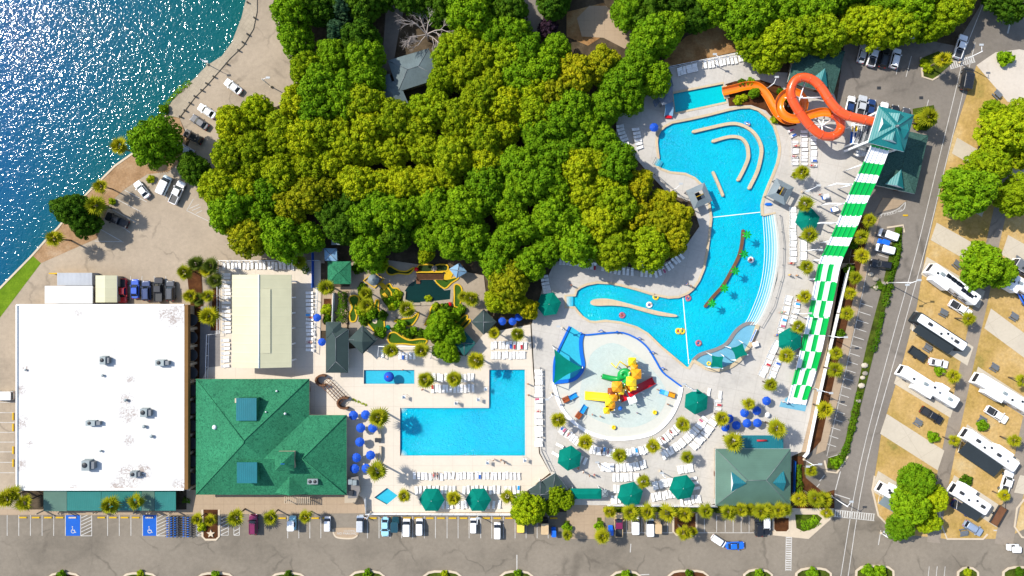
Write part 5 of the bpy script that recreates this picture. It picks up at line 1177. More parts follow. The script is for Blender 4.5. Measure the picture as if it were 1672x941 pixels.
for q in PL: palm(q[0], q[1], 'fan palm ' + q[2], q[3], len(q) > 4)
# shrubs and hedges
def hedge(name, pts, w, h, label, cat='hedge', leaf='leaf_hedge', dens=26, size=.26, seed=1):
    rng = np.random.default_rng(seed); q = smooth(PP(pts), 4); A = np.array([v[:] for v in q]); L = np.linalg.norm(np.diff(A, axis=0), axis=1); tot_ = L.sum(); n = int(tot_ * dens * (w + h))
    d = rng.uniform(0, tot_, n); cum_ = np.concatenate([[0], np.cumsum(L)]); k = np.clip(np.searchsorted(cum_, d) - 1, 0, len(L) - 1); f = ((d - cum_[k]) / L[k])[:, None]
    c = A[k] * (1 - f) + A[k + 1] * f; T = (A[k + 1] - A[k]) / L[k][:, None]; Nn = np.stack([-T[:, 1], T[:, 0], 0 * T[:, 0]], 1)
    an = rng.uniform(-.2, np.pi + .2, n); wob = 1 + .22 * np.sin(d * 2.1 + np.cos(d * .7) * 3); rr = (wob * rng.uniform(.75, 1.05, n))[:, None]
    nr = Nn * np.cos(an)[:, None] + np.array([0, 0, 1.0]) * np.sin(an)[:, None]
    c = c + Nn * (np.cos(an)[:, None] * w / 2 * rr) + np.array([0, 0, 1.0]) * (np.maximum(.05, np.sin(an))[:, None] * h * rr)
    V, F = leaves(rng, c, nr, size); o0 = A.mean(0); me = npmesh(name, V - o0, F, [leaf]); o = bpy.data.objects.new(name, me); COL.objects.link(o); o.location = o0; return tag(o, label, cat)
hedge('hedge', [(1467, 372), (1464, 410), (1454, 450), (1444, 500)], 1.9, 1.1, 'long clipped hedge between the slanted stalls and the east road, upper stretch')
hedge('hedge', [(1441, 510), (1432, 548), (1424, 575)], 1.5, .9, 'short middle stretch of hedge between the slanted stalls and the east road', seed=2)
hedge('hedge', [(1402, 640), (1392, 690), (1379, 738), (1366, 752)], 1.8, .9, 'lower stretch of hedge curving into the island beside the east road', seed=3)
hedge('hedge', [(1428, 462), (1434, 468), (1440, 464), (1436, 474)], 3.2, 1.2, 'round green shrub mound on the island with the tall light pole', 'shrub', seed=4)
hedge('hedge', [(866, 826), (880, 812)], 1.2, 1.0, 'short hedge along the slanted white fence by the gatehouse', seed=5)
hedge('hedge', [(843, 832), (856, 816), (862, 806)], 1.4, 1.0, 'clipped green hedge strip along the terrace corner', seed=6)
hedge('hedge', [(988, 833), (1040, 833), (1100, 833), (1166, 833)], 1.0, .6, 'low dark hedge under the front row of palms', leaf='leaf_dark', seed=7)
hedge('hedge', [(560, 476), (560, 500), (558, 526)], 3.0, 1.4, 'thick dark green hedge between the loungers and the mini golf', seed=8)
hedge('hedge', [(1302, 758), (1304, 790), (1302, 822)], 1.8, 1.1, 'green hedge along the right wall of the snack bar', seed=9)
hedge('hedge', [(1306, 858), (1322, 856), (1334, 848)], 3.2, .9, 'bright green ground shrubs in the street corner bed', 'shrub', 'leaf_green', seed=10)
hedge('hedge', [(300, 816), (312, 818)], 1.5, .9, 'low green shrubs between the white-roofed hall and the lodge', 'shrub', seed=11)
hedge('hedge', [(575, 652), (600, 662)], .8, .5, 'thin hedge strip beside the brown lattice ramp', leaf='leaf_olive', seed=12)
hedge('hedge', [(272, 172), (284, 158), (296, 146), (312, 134)], 1.6, .5, 'bright green bank plants at the water below the promenade', 'shrub', 'leaf_green', seed=13)
hedge('hedge', [(495, 442), (505, 436)], 2.6, 1.5, 'dark shrub at the corner of the pavilion terrace', 'shrub', seed=14)
SH = []
for k, lf in enumerate(('leaf_hedge', 'leaf_green', 'leaf_olive')):
    me = crown('shrub', 90 + k, .9, .25, 1.0, 16, 46, lf, .3, .6, .42); o = bpy.data.objects.new('shrub', me); COL.objects.link(o); tag(o, 'p', 'shrub'); o.location = (0, 0, -500); SH.append(o)
for i, (px, py, s, k, l) in enumerate([(606, 512, 1.2, 1, 'beside the palm pair at the left of the mini golf'), (592, 472, 1.1, 0, 'left of the round windmill roof'), (648, 482, 1.1, 2, 'upper in the rockery left of the dark pond'), (636, 492, 1.0, 1, 'between the kidney green and the sand trap green'), (727, 505, 1.2, 0, 'between the hooked green and the striped ramps'), (752, 505, 1.0, 1, 'right of the striped ramps'), (667, 545, 1.0, 0, 'above the long bottom green'), (585, 438, 1.2, 0, 'below the green kiosk'), (640, 500, 1.1, 2, 'in the middle rockery of the mini golf'), (625, 515, 1.0, 0, 'beside the green with the round sand trap'), (655, 533, 1.3, 1, 'left of the pair under the mini golf palm'), (676, 541, .9, 1, 'right of the pair under the mini golf palm'), (688, 544, .9, 0, 'farthest right under the mini golf palm'), (745, 514, 1.3, 1, 'beside the striped mini golf ramp'), (590, 505, 1.4, 2, 'at the left edge of the mini golf'), (594, 520, 1.1, 0, 'lowest at the left edge of the mini golf'), (622, 542, 1.2, 1, 'at the foot of the green with the sand trap'), (648, 497, .9, 1, 'small one above the mini golf palm'), (534, 505, 1.2, 2, 'upper in the bed left of the slate bath house'), (535, 522, 1.0, 0, 'lower in the bed left of the slate bath house'),
        (1205, 165, 1.0, 2, 'left in the mulch garden inside the orange flume'), (1215, 160, .9, 2, 'second in the mulch garden inside the orange flume'), (1212, 136, .9, 0, 'between the slide pool deck and the flume'), (1225, 134, .9, 1, 'behind the bend of the orange flume'), (1265, 196, .9, 2, 'under the orange flume loop near the pool'), (1288, 160, 1.0, 1, 'inside the orange flume loop'), (1275, 150, .8, 0, 'behind the orange flume loop'), (1640, 97, 1.5, 1, 'in the bed cut into the concrete apron'), (1534, 606, 1.0, 1, 'between the third motorhome and the white car'), (1523, 714, 1.1, 1, 'in the grass above the empty pad'), (1604, 694, 1.1, 1, 'in front of the motorhome with the long dark awning'), (1576, 785, 1.2, 0, 'at the front of the lower right motorhome'), (1516, 112, 1.1, 2, 'on the island with the car park palm'), (1510, 104, 1.0, 2, 'at the left end of the car park palm island'), (1500, 206, 1.1, 2, 'at the foot of the slide tower palm'), (1508, 202, 1.0, 0, 'beside the road palm by the tower'),
        (100, 938, 1.4, 1, 'in the first street island from the left'), (228, 938, 1.3, 2, 'in the second street island from the left'), (352, 938, 1.3, 1, 'in the third street island from the left'), (470, 938, 1.2, 0, 'in the fourth street island from the left'), (600, 937, 1.4, 1, 'in the fifth street island from the left'), (725, 937, 1.3, 2, 'in the sixth street island from the left'), (845, 937, 1.3, 1, 'in the seventh street island from the left'), (1022, 937, 1.4, 1, 'in the eighth street island from the left'), (1125, 937, 1.3, 0, 'in the ninth street island from the left'), (1240, 936, 1.4, 1, 'in the tenth street island from the left'), (1325, 935, 1.9, 1, 'in the eleventh street island from the left'), (1416, 932, 1.9, 1, 'left in the twelfth street island'), (1436, 933, 2.0, 1, 'right in the twelfth street island'), (1580, 934, 1.4, 2, 'in the thirteenth street island from the left'), (1664, 934, 1.5, 0, 'in the last street island on the right'),
        (330, 860, 1.0, 2, 'on the island with the star'), (926, 862, 1.0, 1, 'on the island left of the service drive'), (978, 860, 1.0, 1, 'on the island right of the service drive'), (1366, 755, 1.1, 1, 'at the lower end of the slanted stalls'), (1392, 400, 1.0, 0, 'beside the racing slide near the third row palm'), (1386, 440, 1.0, 0, 'beside the racing slide near the fourth row palm'), (1372, 545, .9, 0, 'beside the racing slide near the seventh row palm'), (245, 293, .9, 2, 'on the dirt verge above the white parked car'), (183, 330, .8, 2, 'on the dirt verge below the bank palm'), (268, 178, 1.0, 1, 'at the lower end of the promenade'), (700, 488, .8, 2, 'at the lower edge of the dark pond'), (712, 500, .9, 2, 'right below the dark pond')]):
    s *= .62 if py > 925 else 1; g = P(px, py, .6); dup(SH[k], (g.x, g.y, .1), random.uniform(0, 6), s * 1.15, 'leafy %s shrub %s' % (('dark green', 'bright green', 'olive')[k], l), 'garden shrubs')
for o in SH: drop(o)
for o in PALM: drop(o)
for l in TREE.values():
    for o in l: drop(o)
# ------------------------------------------------------------------ vehicles (length along +x)
def rr(x0, x1, w, r, z, n=3):
    """rounded rectangle ring at height z"""
    r = min(r, w * .95, (x1 - x0) / 2.05); out = []
    for cx, cy, a0 in ((x1 - r, w - r, 0), (x0 + r, w - r, 90), (x0 + r, -w + r, 180), (x1 - r, -w + r, 270)):
        for k in range(n + 1):
            a = R(a0 + 90 * k / n); out.append(Vector((cx + r * math.cos(a), cy + r * math.sin(a), z)))
    return out
def wheels(t, xs, y, r=.34, w=.24):
    for x in xs:
        for s in (-1, 1):
            b = MB(); c = Vector((x, s * y, r)); b.tube([c - Vector((0, w / 2, 0)), c + Vector((0, w / 2, 0))], r, 14, smooth=False); wh = obj('wheel', b, 'tyre', t)
            b = MB(); b.tube([c + Vector((0, s * (w / 2), 0)), c + Vector((0, s * (w / 2 + .015), 0))], r * .6, 10, smooth=False); obj('rim', b, 'grey_metal', wh)
def lamps(t, xf, xr, y, zf, zr):
    for s in (-1, 1):
        b = MB(); b.box((xf, s * y, zf), (.14, .36, .13)); obj('headlight', b, 'head_light', t)
        b = MB(); b.box((xr, s * y, zr), (.1, .28, .2)); obj('taillight', b, 'tail_red', t)
def sedan():
    t = thing('parked_car', 'p', 'car'); b = MB()
    b.loft([rr(-2.18, 2.18, .82, .3, .26), rr(-2.28, 2.28, .91, .42, .5), rr(-2.26, 2.26, .9, .5, .72), rr(-2.2, 2.12, .84, .5, .88), rr(-2.1, 1.95, .76, .45, .93)]); obj('body', b, 'white_plastic', t)
    b = MB(); b.loft([rr(-1.72, 1.02, .78, .3, .92), rr(-1.5, .72, .74, .3, 1.1), rr(-1.12, .26, .66, .25, 1.36)]); obj('windows', b, 'car_glass', t)
    b = MB(); b.loft([rr(-1.16, .3, .67, .25, 1.36), rr(-1.08, .22, .63, .25, 1.42)]); 
    for s in (-1, 1): b.tube([(.28, s * .64, 1.37), (1.0, s * .74, .95)], .05, 4); b.tube([(-1.12, s * .64, 1.37), (-1.7, s * .74, .95)], .07, 4)
    obj('roof', b, 'white_plastic', t); wheels(t, (-1.38, 1.4), .8); lamps(t, 2.18, -2.22, .6, .58, .6)
    b = MB()
    for s in (-1, 1): b.box((.75, s * .98, .92), (.2, .2, .14))
    obj('mirrors', b, 'white_plastic', t); return t
def suv():
    t = thing('parked_car', 'p', 'car'); b = MB()
    b.loft([rr(-2.25, 2.25, .86, .25, .3), rr(-2.36, 2.36, .96, .35, .55), rr(-2.36, 2.34, .96, .4, .85), rr(-2.3, 2.22, .9, .4, 1.05), rr(-2.26, 2.05, .84, .35, 1.1)]); obj('body', b, 'white_plastic', t)
    b = MB(); b.loft([rr(-2.2, 1.15, .85, .25, 1.08), rr(-2.12, .95, .82, .25, 1.3), rr(-1.95, .5, .74, .22, 1.66)]); obj('windows', b, 'car_glass', t)
    b = MB(); b.loft([rr(-1.98, .5, .75, .25, 1.66), rr(-1.9, .42, .7, .25, 1.74)])
    for s in (-1, 1): b.tube([(.5, s * .72, 1.67), (1.14, s * .82, 1.1)], .06, 4); b.tube([(-1.94, s * .72, 1.67), (-2.2, s * .82, 1.1)], .08, 4); b.tube([(-1.7, s * .58, 1.8), (.2, s * .58, 1.8)], .03, 4)
    obj('roof', b, 'white_plastic', t); wheels(t, (-1.42, 1.45), .85, .38); lamps(t, 2.28, -2.32, .66, .7, .8)
    b = MB()
    for s in (-1, 1): b.box((.9, s * 1.05, 1.08), (.22, .22, .18))
    obj('mirrors', b, 'white_plastic', t); return t
def pickup():
    t = thing('parked_pickup', 'p', 'pickup'); b = MB()
    b.loft([rr(-2.75, 2.75, .88, .2, .38), rr(-2.84, 2.85, .98, .3, .62), rr(-2.84, 2.82, .98, .3, .9), rr(-2.8, 2.66, .93, .3, 1.1)]); b.strip([(-.75, .86), (-2.72, .86), (-2.72, -.86), (-.75, -.86)], .12, 1.0, 1.28); obj('body', b, 'white_plastic', t)
    b = MB(); b.box((-1.72, 0, 1.1), (1.85, 1.58, .015)); obj('bed', b, 'dark_metal', t)
    b = MB(); b.loft([rr(-.74, 1.5, .88, .2, 1.1), rr(-.7, 1.3, .86, .2, 1.3), rr(-.6, .85, .76, .2, 1.74)]); obj('windows', b, 'car_glass', t)
    b = MB(); b.loft([rr(-.64, .85, .77, .2, 1.74), rr(-.56, .78, .72, .2, 1.82)])
    for s in (-1, 1): b.tube([(.85, s * .74, 1.75), (1.48, s * .85, 1.12)], .06, 4); b.tube([(-.6, s * .74, 1.75), (-.72, s * .85, 1.12)], .1, 4)
    obj('roof', b, 'white_plastic', t); wheels(t, (-1.75, 1.8), .86, .4, .27); lamps(t, 2.76, -2.8, .68, .75, .8)
    b = MB()
    for s in (-1, 1): b.box((1.15, s * 1.1, 1.12), (.22, .26, .2))
    obj('mirrors', b, 'dark_metal', t); return t
def van():
    t = thing('parked_van', 'p', 'van'); b = MB()
    b.loft([rr(-2.2, 2.2, .88, .2, .32), rr(-2.28, 2.3, .97, .3, .6), rr(-2.28, 2.26, .97, .3, 1.0), rr(-2.26, 1.95, .95, .25, 1.2)]); obj('body', b, 'white_plastic', t)
    b = MB(); b.loft([rr(-2.22, 1.75, .93, .2, 1.18), rr(-2.18, 1.1, .88, .2, 1.72)]); obj('windows', b, 'car_glass', t)
    b = MB(); b.loft([rr(-2.24, 1.0, .92, .2, 1.7), rr(-2.22, .98, .9, .25, 1.86), rr(-2.1, .85, .8, .25, 1.92)]); 
    for x in (-1.6, -.6, .3): b.tube([(x, -.8, 1.93), (x, .8, 1.93)], .03, 4)
    obj('roof', b, 'white_plastic', t); wheels(t, (-1.4, 1.45), .86, .36); lamps(t, 2.22, -2.24, .68, .65, .8); return t
def cart():
    t = thing('golf_cart', 'p', 'golf cart'); b = MB(); b.loft([rr(-1.15, 1.2, .58, .2, .25), rr(-1.2, 1.25, .62, .25, .5), rr(-1.15, 1.1, .58, .25, .7)]); obj('body', b, 'white_plastic', t)
    b = MB(); b.box((-.1, 0, .7), (.5, 1.05, .18)); b.box((-.4, 0, .8), (.14, 1.05, .5)); obj('seat', b, 'dark_metal', t)
    b = MB(); b.loft([rr(-1.0, .75, .6, .2, 1.75), rr(-.95, .7, .56, .2, 1.83)]); obj('roof', b, 'white_plastic', t)
    for x in (-.85, .65):
        for s in (-1, 1): b = MB(); b.tube([(x, s * .52, .6), (x, s * .52, 1.76)], .03, 5); obj('roof_post', b, 'dark_metal', t)
    wheels(t, (-.75, .8), .52, .23, .18); return t
paints = {'white': (.76, .77, .78), 'silver': (.42, .44, .46), 'black': (.012, .013, .016), 'navy': (.012, .035, .12), 'blue': (.01, .07, .42), 'bright_blue': (.01, .12, .6), 'red': (.5, .012, .02), 'maroon': (.16, .012, .06), 'lightblue': (.28, .55, .66), 'teal': (.01, .05, .07), 'tan': (.5, .36, .2), 'yellow': (.6, .5, .08), 'greyblue': (.22, .28, .38), 'dark_grey': (.05, .055, .065), 'pale_blue': (.5, .62, .7)}
for k, c in paints.items(): paint('paint_' + k, c, .3, .5, .0)
PRO = {f.__name__: f() for f in (sedan, suv, pickup, van, cart)}
def car(kind, px, py, ang, col, label, roof=None, s=1.0, lift=.05):
    g = P(px, py, .7); o = PRO[kind]
    return dup(o, (g.x, g.y, lift), R(ang), s, label, None, {'body': 'paint_' + col, 'roof': 'paint_' + (roof or col), 'mirrors': 'paint_' + col})
D = -90; U = 90
CARS = [('sedan', 381, 142, 143, 'white', 'white car with dark windows nearest the promenade at the forest edge'), ('sedan', 338, 182, 147, 'white', 'white saloon above the black-roofed car in the lakeside row'), ('sedan', 326, 200, 145, 'dark_grey', 'dark blue-grey saloon with white bonnet stripe in the lakeside row', 'dark_grey'), ('suv', 316, 224, 152, 'black', 'black estate car half in tree shade in the lakeside row'), ('sedan', 303, 245, 152, 'silver', 'grey car mostly in the shade of the round green tree'),
        ('sedan', 232, 310, 128, 'white', 'white saloon with dark roof glass parked at the dirt verge'), ('van', 269, 303, 65, 'pale_blue', 'pale blue-white van under the dark tree', 'white'), ('pickup', 290, 315, 65, 'white', 'white pickup with capped bed at the wood edge'), ('pickup', 192, 360, 157, 'black', 'black pickup in the shade beside the bank trees'),
        ('pickup', 201, 475, -90, 'red', 'red pickup beside the tan metal garage'), ('sedan', 221, 472, 90, 'blue', 'blue saloon, second in the row behind the white-roofed hall'), ('suv', 240, 475, 92, 'navy', 'navy car, middle of the row behind the white-roofed hall'), ('pickup', 260, 473, 90, 'black', 'black pickup, fourth in the row behind the white-roofed hall'), ('suv', 279, 475, 90, 'dark_grey', 'dark grey car, last in the row behind the white-roofed hall'),
        ('van', 8, 646, 180, 'white', 'white box van at the left picture edge beside the hall'),
        ('suv', 414, 856, 90, 'maroon', 'maroon car between two palms on the street side'), ('cart', 478, 854, 90, 'lightblue', 'pale blue small cart car between the palms in front of the lodge', 'white', 1.35), ('van', 535, 855, 90, 'white', 'white small van beside the painted island', None, .72), ('van', 588, 855, 90, 'greyblue', 'grey-white small van right of the painted island', 'silver', .8), ('sedan', 629, 860, -90, 'lightblue', 'light blue car, first in the row under the parasol terrace'), ('cart', 646, 856, 90, 'teal', 'dark teal small cart between the light blue car and a white van', 'teal', 1.4), ('van', 664, 861, 90, 'white', 'white van with roof bars, third in the row under the parasol terrace', None, .85), ('van', 685, 860, 90, 'white', 'white van at the right end of the four vehicles under the hot tub', None, .8),
        ('van', 773, 858, 90, 'white', 'lone white van below the second green parasol', None, .72), ('van', 812, 866, 90, 'white', 'white van standing a little lower, right of the lone white van', None, .8), ('cart', 850, 858, -90, 'red', 'yellow-roofed red cart under the lime tree', 'yellow', 1.45), ('cart', 889, 858, 90, 'black', 'black cart with tan roof left of the service drive', 'tan', 1.5), ('cart', 904, 869, 90, 'bright_blue', 'small bright blue cart beside the service drive', 'bright_blue', .9), ('cart', 997, 866, 90, 'bright_blue', 'small bright blue cart right of the service drive', 'bright_blue', .9),
        ('pickup', 1010, 857, 90, 'tan', 'tan pickup with covered bed under the first front palms', 'maroon'), ('van', 1037, 857, 90, 'white', 'white van between the second and third front palms', None, .9), ('van', 1061, 860, 90, 'white', 'white van right of the third front palm, bonnet to the beds', None, .9), ('cart', 1073, 859, 90, 'tan', 'beige-roofed cart left of the brown bed', 'tan', 1.3), ('suv', 1239, 859, 90, 'black', 'black car in front of the snack bar'), ('suv', 1250, 857, -90, 'black', 'black and white car at the end of the row in front of the snack bar', 'white'),
        ('van', 1173, 883, -33, 'white', 'white van turning out onto the street', 'white', .8), ('sedan', 1200, 891, 2, 'bright_blue', 'bright blue car driving along the street', None, .95),
        ('sedan', 1408, 88, 75, 'silver', 'silver car, leftmost in the shaded upper row'), ('pickup', 1425, 90, 75, 'white', 'white pickup, second in the shaded upper row'), ('suv', 1443, 95, 75, 'black', 'black car, third in the shaded upper row'), ('suv', 1461, 96, 75, 'white', 'white car at the right end of the shaded upper row'), ('sedan', 1388, 173, 78, 'white', 'white saloon with dark roof beside the orange tube', 'navy'), ('pickup', 1405, 176, 78, 'silver', 'silver pickup beside the blue car above the orange tube'), ('sedan', 1421, 178, 78, 'navy', 'deep blue saloon at the left of the slide tower roof'), ('sedan', 1442, 183, 78, 'white', 'white car mostly hidden behind the slide tower roof'), ('sedan', 1459, 188, 78, 'black', 'black car half hidden behind the slide tower roof'), ('sedan', 1477, 192, 78, 'dark_grey', 'dark grey car at the right behind the slide tower roof'),
        ('pickup', 1567, 77, 72, 'white', 'white and red pickup waiting at the upper zebra crossing', 'white'), ('van', 1577, 130, 80, 'black', 'long black van driving down the east road', 'black', 1.15),
        ('van', 1449, 384, 160, 'white', 'white van at the top of the slanted stalls', None, .95), ('cart', 1442, 396, 160, 'bright_blue', 'small blue cart between the two white vans', 'bright_blue', 1.0), ('van', 1444, 407, 165, 'white', 'white van below the small blue cart', None, .9), ('suv', 1438, 432, 170, 'black', 'dark car alone beside the hedge'),
        ('pickup', 1567, 504, -32, 'white', 'white pickup with dark bed cover behind the solar-panelled motorhome'), ('sedan', 1532, 593, -12, 'white', 'white car with blue-tinted roof beside the open black trailer', 'white'), ('pickup', 1520, 678, -32, 'black', 'black pickup on the grass under the third motorhome'), ('pickup', 1626, 677, -32, 'white', 'white pickup with dark bed on the grass in the right column'), ('pickup', 1642, 788, 73, 'white', 'white pickup at the tail of the motorhome with the long dark awning'), ('suv', 1588, 862, -32, 'greyblue', 'blue-grey car on the corner lawn by the street'), ('pickup', 1570, 830, -32, 'navy', 'dark blue pickup squeezed beside the lower right motorhome'), ('cart', 1654, 894, 0, 'white', 'white cart driving on the street at the right', 'white', 1.2), ('sedan', 1672, 486, -60, 'bright_blue', 'bright blue car beside the caravan at the right edge')]
for c in CARS: car(*c)
for o in PRO.values(): drop(o)
# open black trailer, two-wheeled
def trailer(px, py, ang, label, m, L=4.2, W=1.9):
    g = P(px, py, .5); t = thing('utility_trailer', label, 'trailer', (0, 0, 0)); ORIG[t.name] = Vector((0, 0, 0))
    b = MB(); b.box((0, 0, .45), (L, W, .08)); obj('bed', b, m, t)
    b = MB(); b.strip([(-L / 2, -W / 2), (L / 2, -W / 2), (L / 2, W / 2), (-L / 2, W / 2)], .07, .5, .95, closed=True); obj('side_wall', b, 'dark_metal', t)
    b = MB(); b.tube([(L / 2, -.7, .5), (L / 2 + 1.3, 0, .5), (L / 2, .7, .5)], .05, 6); obj('drawbar', b, 'dark_metal', t)
    wheels(t, (0,), W / 2 + .1, .32); t.location = (g.x, g.y, .08); t.rotation_euler.z = R(ang)
trailer(1497, 578, -35, 'open black utility trailer on the grass beside a white car', 'awning_dark'); trailer(1629, 842, 60, 'low tan flat trailer at the tail of the lower right motorhome', 'wood', 4.6, 2.2)

# ------------------------------------------------------------------ motorhomes and caravans
def rv(p1, p2, w, label, name='motorhome', h=3.5, side='white_plastic', roofc='white_metal', acs=(.3, .7), vents=(.15, .5, .85), slides=(), awn=None, solar=None, nose=True, top=1.0, trim='navy'):
    a, c = P(*p1, h), P(*p2, h); L = (c - a).length; ang = math.atan2(c.y - a.y, c.x - a.x); m = (a + c) / 2
    t = thing(name, label, name.replace('_', ' '), (0, 0, 0)); x0, x1, y = -L / 2, L / 2, w / 2
    b = MB(); b.loft([rr(x0, x1, y, .15, .5), rr(x0, x1, y, .3, .9), rr(x0 + .05, x1, y, .35, h - .35), rr(x0 + .3, x1 - .1, y - .08, .35, h - .06)]); obj('body', b, side, t)
    b = MB(); b.loft([rr(x0 + .3, x1 - .15, y * top - .1, .3, h - .06), rr(x0 + .36, x1 - .2, y * top - .15, .3, h)]); rf = obj('roof', b, roofc, t)
    b = MB(); b.loft([rr(x0 - .03, x0 + .4, y - .25, .15, 1.3), rr(x0 + .02, x0 + .5, y - .3, .15, 2.5)]); obj('windscreen', b, 'car_glass', t)
    for s in (-1, 1):
        b = MB(); b.box((0, s * (y + .005), 1.05), (L * .86, .03, .4)); obj('stripe', b, 'paint_' + trim, t)
        for f in (-.3, -.08, .16, .34):
            b = MB(); b.box((f * L, s * (y + .012), 1.75), (1.1, .03, .7)); obj('window', b, 'car_glass', t)
    for f in acs:
        b = MB(); b.loft([rr(x0 + f * L - .55, x0 + f * L + .55, .38, .15, h), rr(x0 + f * L - .42, x0 + f * L + .45, .3, .15, h + .32)]); obj('roof_air_conditioner', b, 'dark_metal' if awn else 'ac_grey', rf)
    for i, f in enumerate(vents):
        b = MB(); b.box((x0 + f * L, (-.45, .4, 0)[i % 3], h), (.5, .5, .12)); obj('roof_hatch', b, ('awning_dark', 'glass', 'grey_metal')[i % 3], rf)
    b = MB()
    if solar:
        for i in range(solar): b = MB(); b.box((x0 + L * (.3 + .6 * i / solar), (.48 if i < solar * .6 else -.1), h + .05), (.95, .75 if i % 2 else .9, .04)); obj('solar_panel', b, 'solar', rf)
    for f0, f1, s, d in slides:
        b = MB(); cx = x0 + L * (f0 + f1) / 2; b.box((cx, s * (y + d / 2), .8), (L * (f1 - f0), d, h - 1.25)); so = obj('slide_out', b, side, t)
        b = MB(); b.box((cx, s * (y + d / 2 + .02), h - .45), (L * (f1 - f0) + .08, d + .06, .06)); obj('slide_out_roof', b, 'white_metal', so)
    if awn:
        f0, f1, s, d, mm = awn; b = MB(); ya, yb = s * (y + .02), s * (y + d); b.add([(x0 + L * f0, ya, h - .45), (x0 + L * f1, ya, h - .45), (x0 + L * f1, yb, h - 1.1), (x0 + L * f0, yb, h - 1.1)], [(0, 1, 2, 3)] if s > 0 else [(3, 2, 1, 0)]); b.add([(x0 + L * f0, ya, h - .49), (x0 + L * f1, ya, h - .49), (x0 + L * f1, yb, h - 1.14), (x0 + L * f0, yb, h - 1.14)], [(3, 2, 1, 0)] if s > 0 else [(0, 1, 2, 3)]); aw = obj('awning', b, mm, t)
        for f in (f0, f1): b = MB(); b.tube([(x0 + L * f, yb, h - 1.12), (x0 + L * f, s * (y + .02), 1.0)], .035, 5); obj('awning_arm', b, 'white_metal', aw)
    wheels(t, (x0 + L * .2, x0 + L * .74) if name == 'motorhome' else (x0 + L * .6, x0 + L * .68), y - .05, .45, .3)
    t.location = (m.x, m.y, .1); t.rotation_euler.z = ang; return t
rv((1524, 437), (1598, 492), 2.7, 'white motorhome with rows of black solar panels on its roof', solar=10, acs=(.2,), vents=(.12, .9), slides=((.12, .45, -1, .9),))
rv((1499, 517), (1577, 568), 2.6, 'dark-sided motorhome with a white roof and blue bundle at its front', side='awning_dark', awn=(.1, .85, -1, 1.9, 'awning_dark'), acs=(.25, .8), vents=(.5, .6, .7), top=.86)
rv((1476, 605), (1564, 660), 2.7, 'long white motorhome below the open black trailer', slides=((.3, .6, -1, .9), (.62, .78, 1, .8)), acs=(.4, .85), vents=(.2, .55, .66))
rv((1600, 618), (1690, 672), 2.8, 'long white caravan cut by the right picture edge', 'caravan', slides=((.2, .5, -1, .8),), acs=(.45,), vents=(.6, .75))
rv((1581, 709), (1661, 764), 2.8, 'white motorhome with a very long dark awning on its street side', awn=(.08, .82, -1, 3.2, 'awning_dark'), acs=(.2, .62), vents=(.35, .45, .8), slides=((.55, .85, 1, .7),))
rv((1562, 800), (1615, 834), 2.9, 'white motorhome at the lower right beside the tan flat trailer', awn=(.35, .95, -1, 2.2, 'awning_dark'), acs=(.15, .8), vents=(.4, .6), slides=((.1, .5, 1, .8),))
rv((1442, 798), (1483, 822), 2.6, 'short white caravan half under the corner trees', 'caravan', awn=(.2, .95, -1, 2.2, 'grey_roof'), acs=(.3,), vents=(.5, .2), slides=((.3, .6, 1, .7),))
rv((1648, 452), (1692, 478), 2.7, 'white caravan at the right picture edge beside a tree', 'caravan', acs=(.4,), vents=(.2, .7), slides=((.1, .5, -1, .9),))
rv((1660, 428), (1700, 452), 2.5, 'grey-topped trailer behind the right edge caravan', 'caravan', 2.6, acs=(), vents=(.3,), roofc='grey_metal')

# picnic tables: top, two benches, trestles
PT = thing('picnic_table', 'p', 'picnic table')
b = MB(); 
for k in range(5): b.box((0, -.36 + .18 * k, .74), (1.9, .165, .05))
obj('tabletop', b, 'grey_metal', PT)
for s in (-1, 1): b = MB(); b.box((0, s * .72, .44), (1.9, .28, .05)); obj('bench', b, 'grey_metal', PT)
for x in (-.65, .65): b = MB(); b.tube([(x, -.75, 0), (x, -.2, .74)], .04, 5); b.tube([(x, .75, 0), (x, .2, .74)], .04, 5); b.box((x, 0, .4), (.06, 1.5, .05)); obj('trestle', b, 'dark_metal', PT)
for px, py, a, l in ((1563, 432, -40, 'beside the solar-panelled motorhome'), (1541, 511, -28, 'between the white pickup and the dark-sided motorhome'), (1515, 568, -32, 'above the open black trailer'), (1624, 600, -32, 'above the caravan cut by the right edge'), (1656, 517, -32, 'at the right of the empty right pad'), (1499, 690, -32, 'left of the black pickup on the grass'), (1604, 686, -30, 'left of the white pickup in the right column'), (1574, 870, 10, 'on the corner lawn by the street'), (1629, 154, -45, 'beside the concrete apron'), (1603, 245, -35, 'above the large campground tree'), (1663, 425, -35, 'at the right edge above the caravan')):
    g = P(px, py, .7); dup(PT, (g.x, g.y, .08), R(a), 1.0, 'grey picnic table with two benches ' + l, 'campground picnic tables')
drop(PT)

